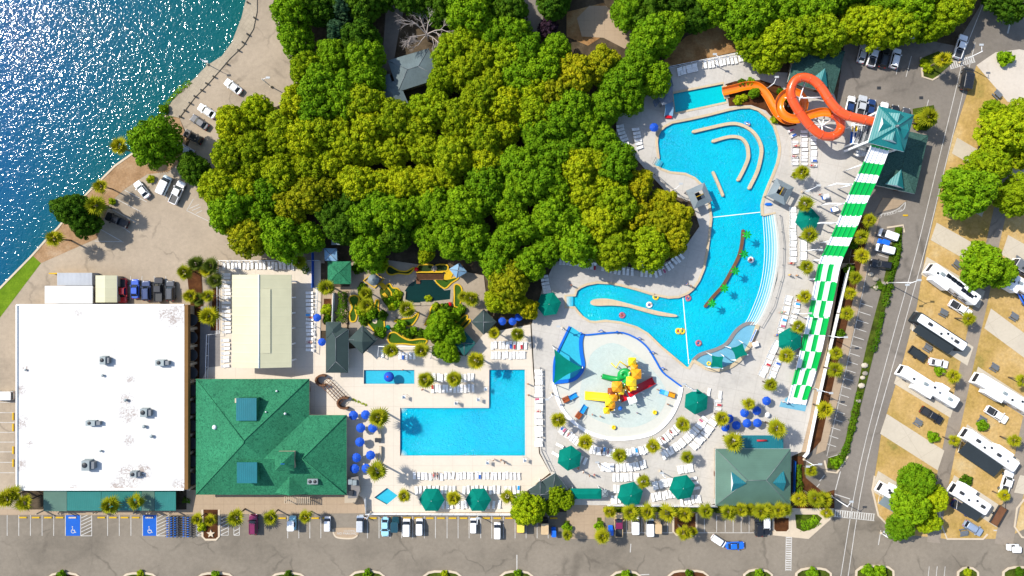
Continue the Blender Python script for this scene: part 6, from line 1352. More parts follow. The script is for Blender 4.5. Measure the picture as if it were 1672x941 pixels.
# ------------------------------------------------------------------ loungers
def lounger_mb():
    b = MB()
    for s in (-1, 1):
        b.box((-.2, s * .29, .26), (1.3, .05, .07)); b.tube([(.42, s * .29, .3), (1.0, s * .29, .66)], .032, 4)
        for x in (-.75, .35): b.box((x, s * .29, 0), (.06, .05, .27))
    for k in range(4): b.box((-.7 + .33 * k, 0, .31), (.29, .56, .03))
    for k in range(2):
        x = .5 + .3 * k; z = .37 + .19 * k; b.add([(x - .13, -.28, z - .07), (x + .13, -.28, z + .09), (x + .13, .28, z + .09), (x - .13, .28, z - .07), (x - .13, -.28, z - .1), (x + .13, -.28, z + .06), (x + .13, .28, z + .06), (x - .13, .28, z - .1)], [(0, 1, 2, 3), (7, 6, 5, 4), (0, 4, 5, 1), (1, 5, 6, 2), (2, 6, 7, 3), (3, 7, 4, 0)])
    return b
LM = obj('sun_lounger', lounger_mb(), 'white_plastic', None, (0, 0, 0)); tag(LM, 'p', 'sun lounger')
STUFF = MB(); NL_ = 0; LSPOT = []
def row(poly, n, where, head=1, stuff=False, dirs=('left', 'top'), grp=None):
    """n loungers along a polyline, each square to the row; head = which side the backrest is on"""
    global NL_
    pts = along(poly, n); horiz = abs(poly[-1][0] - poly[0][0]) >= abs(poly[-1][1] - poly[0][1])
    for i, (p, d) in enumerate(pts):
        g = P(p[0], p[1], .3); nx, ny = -d[1] * head, d[0] * head
        a = math.atan2(-ny, nx) + random.gauss(0, .05); g += Vector((random.gauss(0, .06), random.gauss(0, .08), 0)); LSPOT.append((g, a))
        if stuff:
            M_ = Matrix.Translation((g.x, g.y, .18)) @ Matrix.Rotation(a, 4, 'Z'); src = LM.data
            STUFF.add([M_ @ v.co for v in src.vertices], [tuple(f.vertices) for f in src.polygons]); continue
        NL_ += 1; side = 'left' if horiz else 'top'
        lb = 'white lounger, %s from the %s %s' % (ordn(i), side, where); lb = lb if len(lb.split()) < 15 else lb.replace(' the ', ' ')
        dup(LM, (g.x, g.y, .2), a, 1.0, lb, grp or ('loungers ' + where))
row([(366, 434), (478, 434)], 18, 'in the row along the top fence of the pavilion deck', -1, True)
row([(371, 447), (371, 542)], 15, 'in the column left of the pavilion', 1, True); row([(369, 556), (369, 597)], 7, '', 1, True)
row([(506, 478), (506, 571)], 16, 'in the column right of the pavilion', -1, False)
row([(677, 776.7), (847, 776.7)], 28, 'in the long row south of the main pool', -1)
row([(680, 799), (742, 799)], 10, 'in the second row behind the first green parasol'); row([(758, 799), (814, 799)], 9, 'in the second row behind the second green parasol'); row([(826, 799), (846, 799)], 4, 'in the second row above the last terrace palm')
row([(724, 823), (738, 823)], 3, 'in the group right of the first green parasol'); row([(748, 823), (768, 823)], 4, 'in the group left of the second green parasol'); row([(798, 823), (815, 823)], 3, 'in the group right of the second green parasol')
row([(706, 634), (772, 634)], 12, 'in the lower row north of the main pool'); row([(709, 616), (728, 616)], 4, 'between the two palms north of the main pool'); row([(753, 616), (772, 616)], 4, 'right of the palms north of the main pool')
row([(653, 581), (676, 581)], 5, 'under the mini golf between two palms', -1, True); row([(623, 578), (626, 578)], 1, '', -1, True)
row([(804, 580), (856, 580)], 10, 'in the lower row by the slate-grey gazebo', -1, True); row([(804, 564), (858, 564)], 10, 'in the upper row by the slate-grey gazebo', -1, True)
row([(879, 606), (879, 727)], 25, 'in the column right of the main pool', -1)
row([(1108, 118), (1137, 111)], 7, 'left part of the row above the slide pool', -1); row([(1152, 107), (1219, 94)], 12, 'right part of the row above the slide pool', -1)
row([(1012, 206), (1021, 236)], 6, '', 1, True); row([(1038, 211), (1044, 241)], 6, '', 1, True)
row([(916, 426), (950, 431), (971, 435)], 11, '', -1, True); row([(985, 437), (996, 439), (1008, 443), (1032, 444)], 8, '', -1, True); row([(1048, 447), (1070, 447), (1084, 441), (1096, 433), (1112, 418)], 11, '', -1, True)
row([(889, 452), (894, 479)], 6, '', 1, True)
row([(1297, 232), (1297, 268)], 7, 'in the left column under the orange tube', 1); row([(1312, 216), (1312, 268)], 10, 'in the middle column under the orange tube', 1); row([(1327, 219), (1327, 270)], 10, 'in the right column under the orange tube', 1); row([(1290, 214), (1294, 222)], 2, 'beside the pool edge under the orange flume', 1)
row([(1294, 340), (1294, 427)], 18, 'in the long column right of the beach steps', 1); row([(1311, 394), (1311, 423)], 7, 'in the short column between two palms by the racing slide', 1)
row([(1287, 485), (1282, 510), (1273, 543)], 12, 'in the slanted column above the green parasol', 1); row([(1301, 490), (1298, 508), (1292, 527)], 8, 'in the second slanted column above the green parasol', 1)
row([(1268, 558), (1256, 586), (1243, 613)], 13, 'in the slanted column below the green parasol', 1); row([(1270, 588), (1258, 618)], 7, 'in the second slanted column below the green parasol', 1)
row([(916.5, 701), (930, 711), (944, 721)], 7, 'in the arc at the lower left of the splash pad'); row([(966, 733), (985, 737), (1001, 739)], 8, 'in the arc below the splash pad left of the middle palm'); row([(1024, 738.5), (1040, 736.5), (1055, 732)], 7, 'in the arc below the splash pad right of the middle palm'); row([(1077, 721), (1092, 710), (1104, 699)], 7, 'in the arc at the lower right of the splash pad')
row([(983, 761), (1000, 763)], 5, 'in the second arc left of the middle'); row([(1008, 763), (1030, 762), (1052, 757)], 9, 'in the second arc in the middle'); row([(1082, 743), (1105, 728), (1130, 708), (1150, 684)], 17, 'in the long second arc on the right'); row([(1131, 729), (1150, 708), (1167, 683)], 12, 'in the outer arc on the right')
row([(1003, 779), (1041, 778)], 8, 'in the row above the lower left parasol'); row([(1004, 797), (1016, 797)], 3, 'in the short row left of the lower left parasol'); row([(1000, 814), (1011, 814)], 3, 'in the front row left of the lower left parasol'); row([(1067, 792), (1097, 786)], 7, 'in the upper row left of the lower right parasol'); row([(1066, 811), (1099, 805)], 7, 'in the lower row left of the lower right parasol'); row([(1113, 818), (1142, 814)], 6, 'in the front row under the lower right parasol'); row([(1132, 781), (1136, 797)], 3, 'in the short column right of the lower right parasol'); row([(1108, 766), (1129, 763)], 5, 'in the short row under the palm above the lower right parasol')
row([(948, 750), (955, 753)], 2, 'beside the green parasol at the left of the arcs', -1); row([(907, 741), (914, 727)], 2, 'left of the green parasol at the left of the arcs', 1); row([(1172, 655), (1171, 668)], 3, 'right of the parasol beside the splash pad', 1); row([(1157, 640), (1176, 644)], 2, 'beside the parasol at the right of the splash pad', 1)
print('LOUNGERS', NL_)
o = obj('sun_loungers', STUFF, 'white_plastic'); tag(o, 'white sun loungers in rows at the forest edge, pavilion and gazebo', 'sun loungers', None, 'stuff')
drop(LM)

# ------------------------------------------------------------------ parasols and sails
def parasol(rad, z, m, n=6, drop_=.7, rz=0.0):
    t = thing('parasol', 'p', 'parasol'); b = MB(); pr = [(rad, z), (rad * .55, z + drop_ * .52), (.04, z + drop_)]
    b.lathe((0, 0, 0), pr, n, smooth=False, rot=rz); b.lathe((0, 0, -.03), pr[::-1], n, smooth=False, rot=rz); obj('canopy', b, m, t)
    b = MB(); b.tube([(0, 0, 0), (0, 0, z + drop_ + .12)], .06 if rad > 2 else .03, 8); obj('pole', b, 'white_metal', t)
    b = MB(); b.lathe((0, 0, 0), [(.35, 0), (.35, .06), (.08, .12)], 10); obj('base', b, 'grey_metal', t)
    for k in range(n):
        a = rz + 2 * math.pi * k / n; b = MB(); b.tube([(0, 0, z + drop_ + .03), (rad * math.cos(a), rad * math.sin(a), z + .03)], .035 if rad > 2 else .015, 4); obj('rib', b, m, t)
    return t
big = parasol(2.95, 2.5, 'canvas_green', 6, 1.05, 0); sml = parasol(1.12, 2.1, 'canvas_blue', 8, .5, .2)
for px, py, a, s, l in ((705, 816.5, 0, 1, 'left of the pair on the main terrace'), (781, 816.5, 0, 1, 'right of the pair on the main terrace'), (930, 748.5, 22, 1, 'at the left of the lounger arcs above the gatehouse'), (1029, 807.5, 14, 1.03, 'left of the pair by the front row of palms'), (1114, 796, 10, 1.03, 'right of the pair by the front row of palms'), (1137, 656.5, 25, 1, 'at the right of the splash pad'), (1319, 359, 12, .98, 'beside the upper part of the racing slide'), (1290, 556, 30, 1, 'touching the middle of the racing slide'), (896, 497, 8, .98, 'at the left end of the winding pool')):
    g = P(px, py, 2.8); dup(big, (g.x, g.y, .18), R(a), s, 'big green hexagonal parasol ' + l, 'green hexagonal parasols')
cafe = [(577, 678.5), (597, 677.5), (589, 699), (608.5, 699), (587.5, 722), (582, 747.5), (605, 743.5), (579, 765.5), (598, 765)]
cl = ['top left of the cafe cluster', 'top right of the cafe cluster', 'second row left of the cafe cluster', 'second row right of the cafe cluster', 'alone in the middle of the cafe cluster', 'fourth row left of the cafe cluster', 'fourth row right of the cafe cluster', 'bottom left of the cafe cluster', 'bottom right of the cafe cluster under the palm']
EB = [(1252, 655, 'alone at the upper right near the racing slide outlet'), (1236, 671, 'touching the palm above the snack bar'), (1216, 674.5, 'at the top left of the cluster above the snack bar'), (1191, 684, 'behind the left palm of the cluster above the snack bar'), (1184.5, 698, 'lowest left of the cluster above the snack bar'), (1202.5, 695, 'second from the left at the bottom of the cluster'), (1220, 691.5, 'third from the left at the bottom of the cluster'), (1237, 691, 'rightmost at the bottom of the cluster'), (1068, 208, 'at the upper left rim of the winding pool'), (820, 525, 'left under the golden-brown tree'), (837, 525, 'right under the golden-brown tree'), (525, 559, 'beside the slate bath house'), (517, 519, 'beside the long column of loungers by the bath house'), (847, 518, 'third and smallest under the golden-brown tree')]
TB = thing('cafe_table', 'p', 'table'); b = MB(); b.lathe((0, 0, 0), [(.55, .7), (.55, .74), (.02, .745)], 14); obj('tabletop', b, 'white_plastic', TB); b = MB(); b.tube([(0, 0, 0), (0, 0, .7)], .05, 6); obj('leg', b, 'grey_metal', TB)
for (px, py), l in zip(cafe, cl): g = P(px, py, 2.3); dup(sml, (g.x, g.y, .2), random.uniform(0, 1), 1.0, 'round blue parasol ' + l, 'blue parasols'); dup(TB, (g.x + .35, g.y - .3, .2), 0, 1, 'white round table under the blue parasol ' + l, 'cafe tables')
for px, py, l in EB: g = P(px, py, 2.3); dup(sml, (g.x, g.y, .2), random.uniform(0, 1), .95 if px > 900 else .85, 'round blue parasol ' + l, 'blue parasols')
g = P(1252.5, 677.5, .7); dup(TB, (g.x, g.y, .2), 0, 1.1, 'white round table in the open right of the blue parasol cluster', 'cafe tables')
for q in (big, sml, TB): drop(q)
def sail(pts, label, m='canvas_green', name='shade_sail', sag=.5):
    q = [P(*p) for p in pts]; c = sum(q, Vector((0, 0, 0))) / len(q); t = thing(name, label, 'shade sail', (c.x, c.y, 0)); b = MB(); n = len(q); ring = []
    for i in range(n):
        a, d = q[i], q[(i + 1) % n]
        for k in range(6):
            f = k / 6; e2 = a.lerp(d, f); ring.append(e2 + (c - e2) * .16 * math.sin(math.pi * f))
    mid = [c + (v - c) * .5 + Vector((0, 0, -sag * .25)) for v in ring]; N = len(ring); cc = c + Vector((0, 0, -sag * .3))
    b.add(ring + mid + [cc], [(i, (i + 1) % N, N + (i + 1) % N, N + i) for i in range(N)] + [(N + i, N + (i + 1) % N, 2 * N) for i in range(N)], 0, True)
    obj('canopy', b, m, t)
    for v in q:
        o2 = v + (v - c).normalized() * .5; b = MB(); b.tube([(o2.x, o2.y, 0), (v.x, v.y, v.z + .15)], .1, 8); obj('mast', b, 'white_metal', t)
    return t
sail([(905, 570, 4.5), (951, 601, 4.2), (904, 627, 4.4)], 'large triangular green shade sail over the wading pool')
def star(cx, cy, r, rot, label):
    sail([(cx + r * math.cos(R(rot + 90 * k)), cy + r * math.sin(R(rot + 90 * k)), 3.4 + .5 * (k % 2)) for k in range(4)], label)
star(1171, 591, 14, 50, 'four-pointed green shade sail at the lower side of the lagoon'); star(1207, 574, 15, 22, 'four-pointed green shade sail at the right side of the lagoon')
# mushroom fountain in the toddler pool
g = P(634.5, 616, 2.4); t = thing('mushroom_fountain', 'round blue mushroom fountain standing in the toddler pool', 'fountain', (g.x, g.y, 0)); b = MB(); b.lathe((g.x, g.y, 1.9), [(1.2, 0), (1.15, .2), (.9, .5), (.5, .7), (.02, .8)], 20); obj('cap', b, 'canvas_blue', t)
b = MB(); b.tube([(g.x, g.y, 0), (g.x, g.y, 2.0)], .16, 10); obj('stem', b, 'toy_cyan', t); b = MB(); b.lathe((g.x - .2, g.y + .1, 2.66), [(.22, 0), (.15, .08), (.02, .1)], 8); obj('spout', b, 'toy_red', t)

# corner steps of the main pool
for cx, cy, a0, l in ((653, 665, -90, 'upper left'), (653, 745, 0, 'lower left')):
    g = P(cx, cy, 0); t = thing('corner_steps', 'curved white steps in the %s corner of the main pool' % l, 'pool steps', (g.x, g.y, 0))
    for k, rad in enumerate((1.5, 1.15, .8, .45)):
        b = MB(); b.prism([(g.x + .2, g.y)] + [(g.x + .2 + rad * math.cos(R(a0 + 15 * j)), g.y + rad * math.sin(R(a0 + 15 * j))) for j in range(7)], WZ - .05, WZ + .04 + .06 * k); obj('step', b, 'step_water_%d' % (2 + k), t)
# ------------------------------------------------------------------ splash pad toys
t = thing('play_structure', 'big yellow, red and green water play structure in the middle of the splash pad', 'play structure', P(1020, 632, 0)); PS = t
def pl(px, py, w, d, z, rot=0):
    g = P(px, py, z); b = MB(); b.box((g.x, g.y, z - .12), (w, d, .12), R(rot)); pf = obj('platform', b, 'toy_orange', t)
    M_ = Matrix.Rotation(R(rot), 2)
    for sx_, sy_ in ((-1, -1), (1, -1), (1, 1), (-1, 1)):
        o2 = M_ @ Vector((sx_ * w * .45, sy_ * d * .45)); b = MB(); b.tube([(g.x + o2.x, g.y + o2.y, .15), (g.x + o2.x, g.y + o2.y, z + 1.6)], .09, 8); obj('post', b, 'white_metal', t)
    b = MB(); c4 = [(g.x + (M_ @ Vector(q)).x, g.y + (M_ @ Vector(q)).y) for q in ((-w / 2, -d / 2), (w / 2, -d / 2), (w / 2, d / 2), (-w / 2, d / 2))]; b.strip(c4, .06, z + .1, z + .95, closed=True); obj('railing', b, 'toy_yellow', pf)
def thatch(px, py, r, z, m='toy_orange', n=4, seed=0):
    rd = random.Random(seed + px); g = P(px, py, z); b = MB()
    ring = [Vector((g.x + r * (1.12 if k % 2 else .86) * rd.uniform(.85, 1.1) * math.cos(math.pi * k / n), g.y + r * (1.12 if k % 2 else .86) * math.sin(math.pi * k / n), z - rd.uniform(0, .25))) for k in range(2 * n)]
    b.add(ring + [Vector((g.x, g.y, z + r * .5))], [(i, (i + 1) % (2 * n), 2 * n) for i in range(2 * n)]); b.add([v - Vector((0, 0, .12)) for v in ring] + [Vector((g.x, g.y, z + r * .4))], [((i + 1) % (2 * n), i, 2 * n) for i in range(2 * n)]); obj('canopy_leaf', b, m, t)
    b = MB(); b.tube([(g.x, g.y, .15), (g.x, g.y, z + r * .3)], .08, 6); obj('mast', b, 'toy_yellow', t)
for a in ((1033, 594, 1.6, 1.9, 2.2, 25), (1036, 612, 2.2, 2.2, 3.2, 20), (1029, 629, 2.4, 2.2, 3.2, 30), (1010, 633, 2.6, 2.0, 2.8, 20), (1002, 647, 2.2, 2.0, 2.6, 10), (995, 664, 1.8, 1.8, 2.0, 15)): pl(*a)
for px, py, r, z, m in ((1032, 591, 1.15, 4.4, 'toy_yellow'), (1036, 602, 1.0, 4.9, 'toy_orange'), (1039, 611, 1.35, 5.3, 'toy_orange'), (1031, 623, 1.3, 5.2, 'toy_yellow'), (1034, 632, .9, 4.6, 'toy_yellow'), (1008, 632, 1.45, 4.8, 'toy_orange'), (998, 639, .9, 4.2, 'toy_brown'), (1001, 649, 1.15, 4.0, 'toy_orange'), (995, 657, 1.1, 4.0, 'toy_yellow'), (999, 662, .9, 3.8, 'toy_orange'), (991, 671, .9, 3.4, 'toy_yellow'), (1015, 640, .8, 4.2, 'toy_yellow')): thatch(px, py, r, z, m)
def chute(pts, w, m, name='slide', deep=.35):
    q = smooth([P(*p) for p in pts], 6); b = MB(); pr = [(w * x, y) for x, y in ((-.5, deep), (-.46, .02), (-.3, 0), (.3, 0), (.46, .02), (.5, deep), (.56, deep), (.5, -.12), (-.5, -.12), (-.56, deep))]; b.sweep(q, pr, smooth=False); o = obj(name, b, m, t)
    b = MB(); e2 = q[0].lerp(q[-1], .4); b.tube([(e2.x, e2.y, .15), (e2.x, e2.y, max(.2, e2.z - .15))], .08, 6); obj('support', b, 'white_metal', o); return o
chute([(995, 648.5, 2.5), (985, 648, 2.0), (968, 646.5, .9), (955, 645.5, .35)], 1.75, 'toy_yellow')
chute([(1025, 643, 3.0), (1036, 637, 2.6), (1052, 629, 1.2), (1067, 621, .4)], 1.6, 'toy_red', deep=.45); chute([(1023, 646, 2.6), (1017, 649, 2.0), (1012, 651, 1.0)], 1.5, 'toy_red', deep=.45)
q = smooth([P(*p) for p in ((1014, 630, 3.6), (1019, 626, 3.5), (1026, 618, 3.2), (1027, 609, 2.9), (1020, 605.5, 2.6), (1013, 610, 2.3), (1012, 617, 2.0), (1008, 619, 1.6), (996, 617.5, 1.1), (983, 614.5, .8))], 7)
b = MB(); b.tube(q, .62, 14); obj('spiral_tube', b, 'toy_green', t)
b = MB(); g = P(1019, 613, 3.5); b.lathe((g.x, g.y, 1.6), [(.9, 0), (1.15, .6), (1.1, 1.2), (.6, 1.5), (.35, 1.5), (.3, 1.2)], 16); obj('spiral_hood', b, 'toy_green', t)
g = P(982, 614.3, 1.3); b = MB(); b.lathe((g.x, g.y, 1.28), [(.16, 0), (.16, .12)], 8); obj('tube_end_hole', b, 'dark_metal', t)
b = MB(); b.tube([P(*p) for p in ((1026, 600, 2.5), (1012, 590.5, 3.0), (1006, 601, 3.0), (998, 593, 2.6))], .16, 7); b.tube([P(1006, 601, 3), P(1005, 600, .15)], .1, 6); obj('spray_pipe', b, 'toy_yellow', t)
b = MB(); g = P(1032, 653, 3.0); b.box((g.x, g.y, 2.9), (1.9, 1.7, .18), R(20)); b.tube([(g.x, g.y, .15), (g.x, g.y, 2.9)], .1, 6); obj('spray_panel', b, 'white_plastic', t)
b = MB(); g = P(1012.5, 667, 2.4); b.lathe((g.x, g.y, 2.0), [(.1, 0), (.5, .3), (.55, .6), (.35, .95), (.02, 1.1)], 14); obj('tipping_ball', b, 'toy_blue', t)
b = MB(); b.tube([(g.x, g.y, .15), (g.x, g.y, 2.1)], .07, 6); obj('ball_post', b, 'white_metal', t)
for px, py in ((1044, 596), (1048, 604), (1046, 640), (1050, 648), (1040, 660), (1000, 674), (1006, 678)):
    g = P(px, py, 1.5); b = MB(); b.tube([(g.x, g.y, .15), (g.x, g.y, 2.1), (g.x + .7, g.y - .2, 2.3)], .045, 5); obj('spray_hoop', b, 'white_metal', t)
def toy(label, px, py, ang, front, back):
    g = P(px, py, .5); u = thing('toddler_slide', label, 'slide', (g.x, g.y, .17)); M_ = lambda x, y, z: Vector((g.x + x * math.cos(R(ang)) - y * math.sin(R(ang)), g.y + x * math.sin(R(ang)) + y * math.cos(R(ang)), z))
    b = MB(); b.sweep([M_(.1, 0, 1.0), M_(.9, 0, .6), M_(2.0, 0, .3)], [(-.5, .3), (-.45, 0), (.45, 0), (.5, .3), (.55, .3), (.5, -.1), (-.5, -.1), (-.55, .3)], smooth=False); obj('slide', b, front, u)
    b = MB(); c = M_(-.8, 0, .17); b.box((c.x, c.y, .17), (1.6, 1.2, .85), R(ang), top=.9); obj('ladder_block', b, back, u)
    for s in (-.5, .5): b = MB(); b.tube([M_(-1.4, s, .2), M_(-1.2, s, 1.5), M_(0, s, 1.5), M_(.1, s, 1.0)], .05, 6); obj('handrail', b, 'dark_metal', u)
toy('small blue and orange toddler slide at the left side of the splash pad', 929, 650, 25, 'toy_cyan', 'toy_brown'); toy('small blue and brown toddler slide at the lower left of the splash pad', 948, 674, 55, 'toy_cyan', 'toy_brown'); toy('blue and orange toddler slide at the right side of the splash pad', 1091, 643, 163, 'toy_cyan', 'toy_orange')
for px, py, l in ((1002, 698, 'lower yellow round bucket toy on the splash pad'), (1069, 673.5, 'right yellow round bucket toy on the splash pad')):
    g = P(px, py, .5); b = MB(); b.lathe((g.x, g.y, .17), [(.3, 0), (.48, .25), (.5, .6), (.3, .66), (.28, .45), (.02, .42)], 14); tag(obj('bucket_toy', b, 'toy_yellow'), l, 'water toy')
for px, py, l in ((948, 545, 'by the upper left corner'), (981, 541, 'above the upper edge'), (1007, 543, 'at the middle of the upper edge'), (1043, 553, 'at the start of the right edge'), (1065, 576, 'on the right edge'), (1081, 602, 'at the lower right edge')):
    g = P(px, py, .6); b = MB(); b.tube([(g.x - .5, g.y, .15), (g.x - .5, g.y, 1.1), (g.x, g.y + .35, 1.25), (g.x + .5, g.y, 1.1), (g.x + .5, g.y, .15)], .11, 7); tag(obj('spray_arch', b, 'toy_blue'), 'small blue padded spray arch %s of the splash pad' % l, 'spray arch')
# fake palm sprays along the brown planter wall
FK = thing('spray_palm', 'p', 'fountain'); b = MB(); b.tube([(0, 0, 0), (0, 0, 3.6)], .07, 7); obj('pole', b, 'white_metal', FK); b = MB()
for k in range(7):
    a = 2 * math.pi * k / 7; d = Vector((math.cos(a), math.sin(a), 0)); s_ = Vector((-d.y, d.x, 0)) * .26; b.add([(0, 0, 3.72), d * .6 + s_ + Vector((0, 0, 3.75)), d * 1.25 + Vector((0, 0, 3.35)), d * .6 - s_ + Vector((0, 0, 3.75))], [(0, 3, 2, 1)])
obj('fronds', b, 'leaf_fake', FK)
for i, (px, py) in enumerate(((1220, 383.5), (1215, 415), (1200.5, 442.5), (1183, 471), (1162.5, 495.5))): g = P(px, py, 3.6); dup(FK, (g.x, g.y, .05), i * .4, 1, 'bright green artificial palm spray, %s from the top along the brown planter wall' % ordn(i), 'artificial palm sprays')
drop(FK)

# ------------------------------------------------------------------ mini golf  (survey sheet: 4.277 map units to 1)
MG = lambda l: [(500 + x / 4.277, 400 + y / 4.277) for x, y in l]
sheet('golf_pond', MG([(690, 320), (720, 275), (770, 245), (880, 240), (925, 280), (965, 318), (1020, 312), (1012, 385), (800, 412), (740, 408), (692, 385)]), .18, 'pond_dark')
b = MB(); b.strip([(v.x, v.y) for v in PP(MG([(800, 412), (900, 405), (1014, 390), (1024, 300)]))], .9, .1, .34); b.strip([(v.x, v.y) for v in PP(MG([(690, 325), (686, 385), (740, 412), (800, 413)]))], .6, .1, .5); tag(obj('pond_edge', b, 'stone'), 'stone edging along the lower side of the dark mini golf pond', 'edging')
GR = [([(300, 375), (325, 354), (355, 356), (372, 378), (360, 420), (350, 445), (356, 480), (345, 530), (312, 532), (306, 480), (322, 440), (312, 410)], 'turf', 'narrow waisted green at the far left of the mini golf'), ([(488, 388), (510, 392), (505, 450), (540, 515), (548, 570), (540, 630), (495, 620), (450, 570), (432, 545), (440, 500), (468, 460)], 'turf', 'large green with a round sand trap in the mini golf'),
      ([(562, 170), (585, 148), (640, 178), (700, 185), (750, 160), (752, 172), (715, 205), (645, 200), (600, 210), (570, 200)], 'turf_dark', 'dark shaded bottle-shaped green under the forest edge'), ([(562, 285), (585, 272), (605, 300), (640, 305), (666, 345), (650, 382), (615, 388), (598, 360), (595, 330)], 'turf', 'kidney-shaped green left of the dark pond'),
      ([(872, 440), (900, 416), (945, 420), (965, 450), (945, 480), (890, 495), (850, 540), (828, 560), (860, 490)], 'turf', 'hooked green below the dark pond'), ([(900, 245), (985, 240), (1058, 225), (1055, 240), (1015, 265), (965, 305)], 'turf', 'wedge-shaped green at the upper right of the dark pond'),
      ([(1035, 285), (1060, 276), (1085, 300), (1085, 345), (1072, 425), (1055, 435), (1035, 425), (1035, 350)], 'turf', 'long upright green right of the dark pond'), ([(615, 530), (690, 515), (745, 505), (785, 470), (770, 520), (720, 568)], 'turf', 'green under the palm in the middle of the mini golf'),
      ([(572, 640), (590, 615), (625, 612), (665, 640), (720, 665), (790, 658), (842, 662), (830, 690), (760, 698), (690, 690), (600, 690), (575, 670)], 'turf', 'long bottom green of the mini golf above the loungers'), ([(1015, 572), (1110, 492), (1122, 515), (1050, 590)], 'turf', 'upper striped ramp green at the right of the mini golf'), ([(1062, 590), (1128, 520), (1145, 535), (1090, 592)], 'turf_dark', 'lower striped ramp green at the right of the mini golf'),
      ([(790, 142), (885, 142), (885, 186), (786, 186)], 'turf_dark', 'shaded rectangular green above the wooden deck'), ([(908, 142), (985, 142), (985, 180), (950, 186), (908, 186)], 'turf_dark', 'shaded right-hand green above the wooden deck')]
for pts, m, l in GR:
    w = PP(sm2(MG(pts), 3)); c = sum(w, Vector((0, 0, 0))) / len(w); t = thing('golf_green', l, 'golf green', (c.x, c.y, .1)); b = MB(); b.prism(w, .1, .24); obj('turf', b, m, t)
    b = MB(); b.strip([(v.x, v.y) for v in w], .32, .1, .36, closed=True); obj('border', b, 'curb_yellow' if m == 'turf' or '(562' in l else 'curb_yellow', t)
    b = MB(); b.lathe((c.x + .2, c.y, .2), [(.07, 0), (.07, .05)], 8); obj('cup', b, 'dark_metal', t)
b = MB(); b.prism(PP(sm2(MG([(468, 515), (482, 507), (495, 520), (494, 545), (478, 550), (465, 538)]), 3)), .2, .27); tag(obj('sand_trap', b, 'kerb'), 'small round pale sand trap in the large mini golf green', 'sand trap')
for pts, l in (([(960, 235), (970, 190), (1000, 170), (1030, 195), (1010, 235)], 'yellow fan-shaped mat beside the wooden golf deck'), ([(508, 275), (535, 262), (572, 295), (545, 318)], 'yellow ramp mat upper left of the kidney green'), ([(530, 345), (550, 332), (580, 370), (565, 382)], 'yellow ramp mat lower left of the kidney green'), ([(505, 482), (530, 480), (542, 515), (530, 530), (512, 510)], 'yellow mat beside the green with the sand trap'), ([(672, 632), (720, 632), (740, 655), (700, 662), (675, 648)], 'yellow oval mat on the long bottom green'), ([(988, 435), (1017, 435), (1017, 468), (988, 468)], 'yellow square mat below the dark pond'), ([(345, 410), (354, 430), (356, 470), (348, 490), (338, 450)], 'yellow strip on the narrow waisted green')):
    b = MB(); b.prism(PP(MG(pts)), .2, .3); tag(obj('golf_mat', b, 'curb_yellow'), l, 'mat')
t = thing('golf_deck', 'weathered wooden deck across the top of the dark mini golf pond', 'deck', P(*MG([(865, 218)])[0], 0).to_tuple())
for i in range(9): b = MB(); y = 196 + i * 5.4; b.strip([(v.x, v.y) for v in PP(MG([(772, y), (960, y)]))], .28, .3, .42); obj('plank', b, 'wood', t)
b = MB(); b.prism(PP(MG([(770, 240), (797, 240), (797, 272), (770, 272)])), .3, .42); obj('landing', b, 'wood', t)
b = MB(); b.strip([(v.x, v.y) for v in PP(MG([(772, 192), (960, 192)]))], .25, .3, .9); obj('edge_rail', b, 'curb_yellow', t)
for x in (775, 958): b = MB(); g = P(*MG([(x, 243)])[0], 0); b.box((g.x, g.y, 0), (.2, .2, 1.3)); obj('post', b, 'wood', t)
c0 = P(*MG([(472, 243)])[0], 2); t = thing('golf_windmill', 'round grey-roofed mini golf tower in a yellow square frame', 'windmill', (c0.x, c0.y, 0))
b = MB(); b.lathe((c0.x, c0.y, 2.4), [(1.35, 0), (1.3, .1), (.7, .75), (.02, 1.3)], 16, smooth=False); obj('roof', b, 'grey_roof', t); b = MB(); b.lathe((c0.x, c0.y, .1), [(1.05, 0), (.9, 2.4)], 14); obj('tower', b, 'stucco', t)
fr = [(v.x, v.y) for v in PP(MG([(402, 250), (475, 192), (545, 240), (480, 300)]))]; b = MB(); b.strip(fr, .25, .1, .5, closed=True); obj('frame', b, 'curb_yellow', t)
for px, py, l in ((770, 172, 'at the left end of the shaded greens'), (1002, 415, 'beside the lower stone edge of the pond')): g = P(*MG([(px, py)])[0], .4); b = MB(); b.lathe((g.x, g.y, .15), [(.3, 0), (.55, .3), (.45, .8), (.1, 1.0)], 9, smooth=False); tag(obj('red_obstacle', b, 'toy_red'), 'small red mini golf obstacle %s' % l, 'obstacle')
for px, py, s, l in ((655, 510, .6, 'white rock beside the middle mini golf green'), (620, 512, .5, 'second white rock beside the middle mini golf green'), (570, 578, .7, 'dark green round lid in the mini golf path'), (895, 165, .8, 'grey rock between the shaded greens')): g = P(*MG([(px, py)])[0], .2); b = MB(); b.lathe((g.x, g.y, .15), [(s, 0), (s * .8, .25), (s * .3, .4), (.02, .42)], 7, smooth=False); tag(obj('rock', b, 'rock' if 'rock' in l else 'canvas_green'), l, 'rock' if 'rock' in l else 'lid')
t = thing('shade_pergola', 'white steel shade frame over the loungers under the mini golf', 'frame', P(662, 570, 0).to_tuple())
b = MB(); a = [P(x, y, 2.4) for x, y in ((617, 582), (618, 566), (709, 566), (703, 586))]; b.tube(a, .09, 6); obj('beam', b, 'white_metal', t)
for v in a: b = MB(); b.tube([(v.x, v.y, 0), v], .08, 6); obj('post', b, 'white_metal', t)
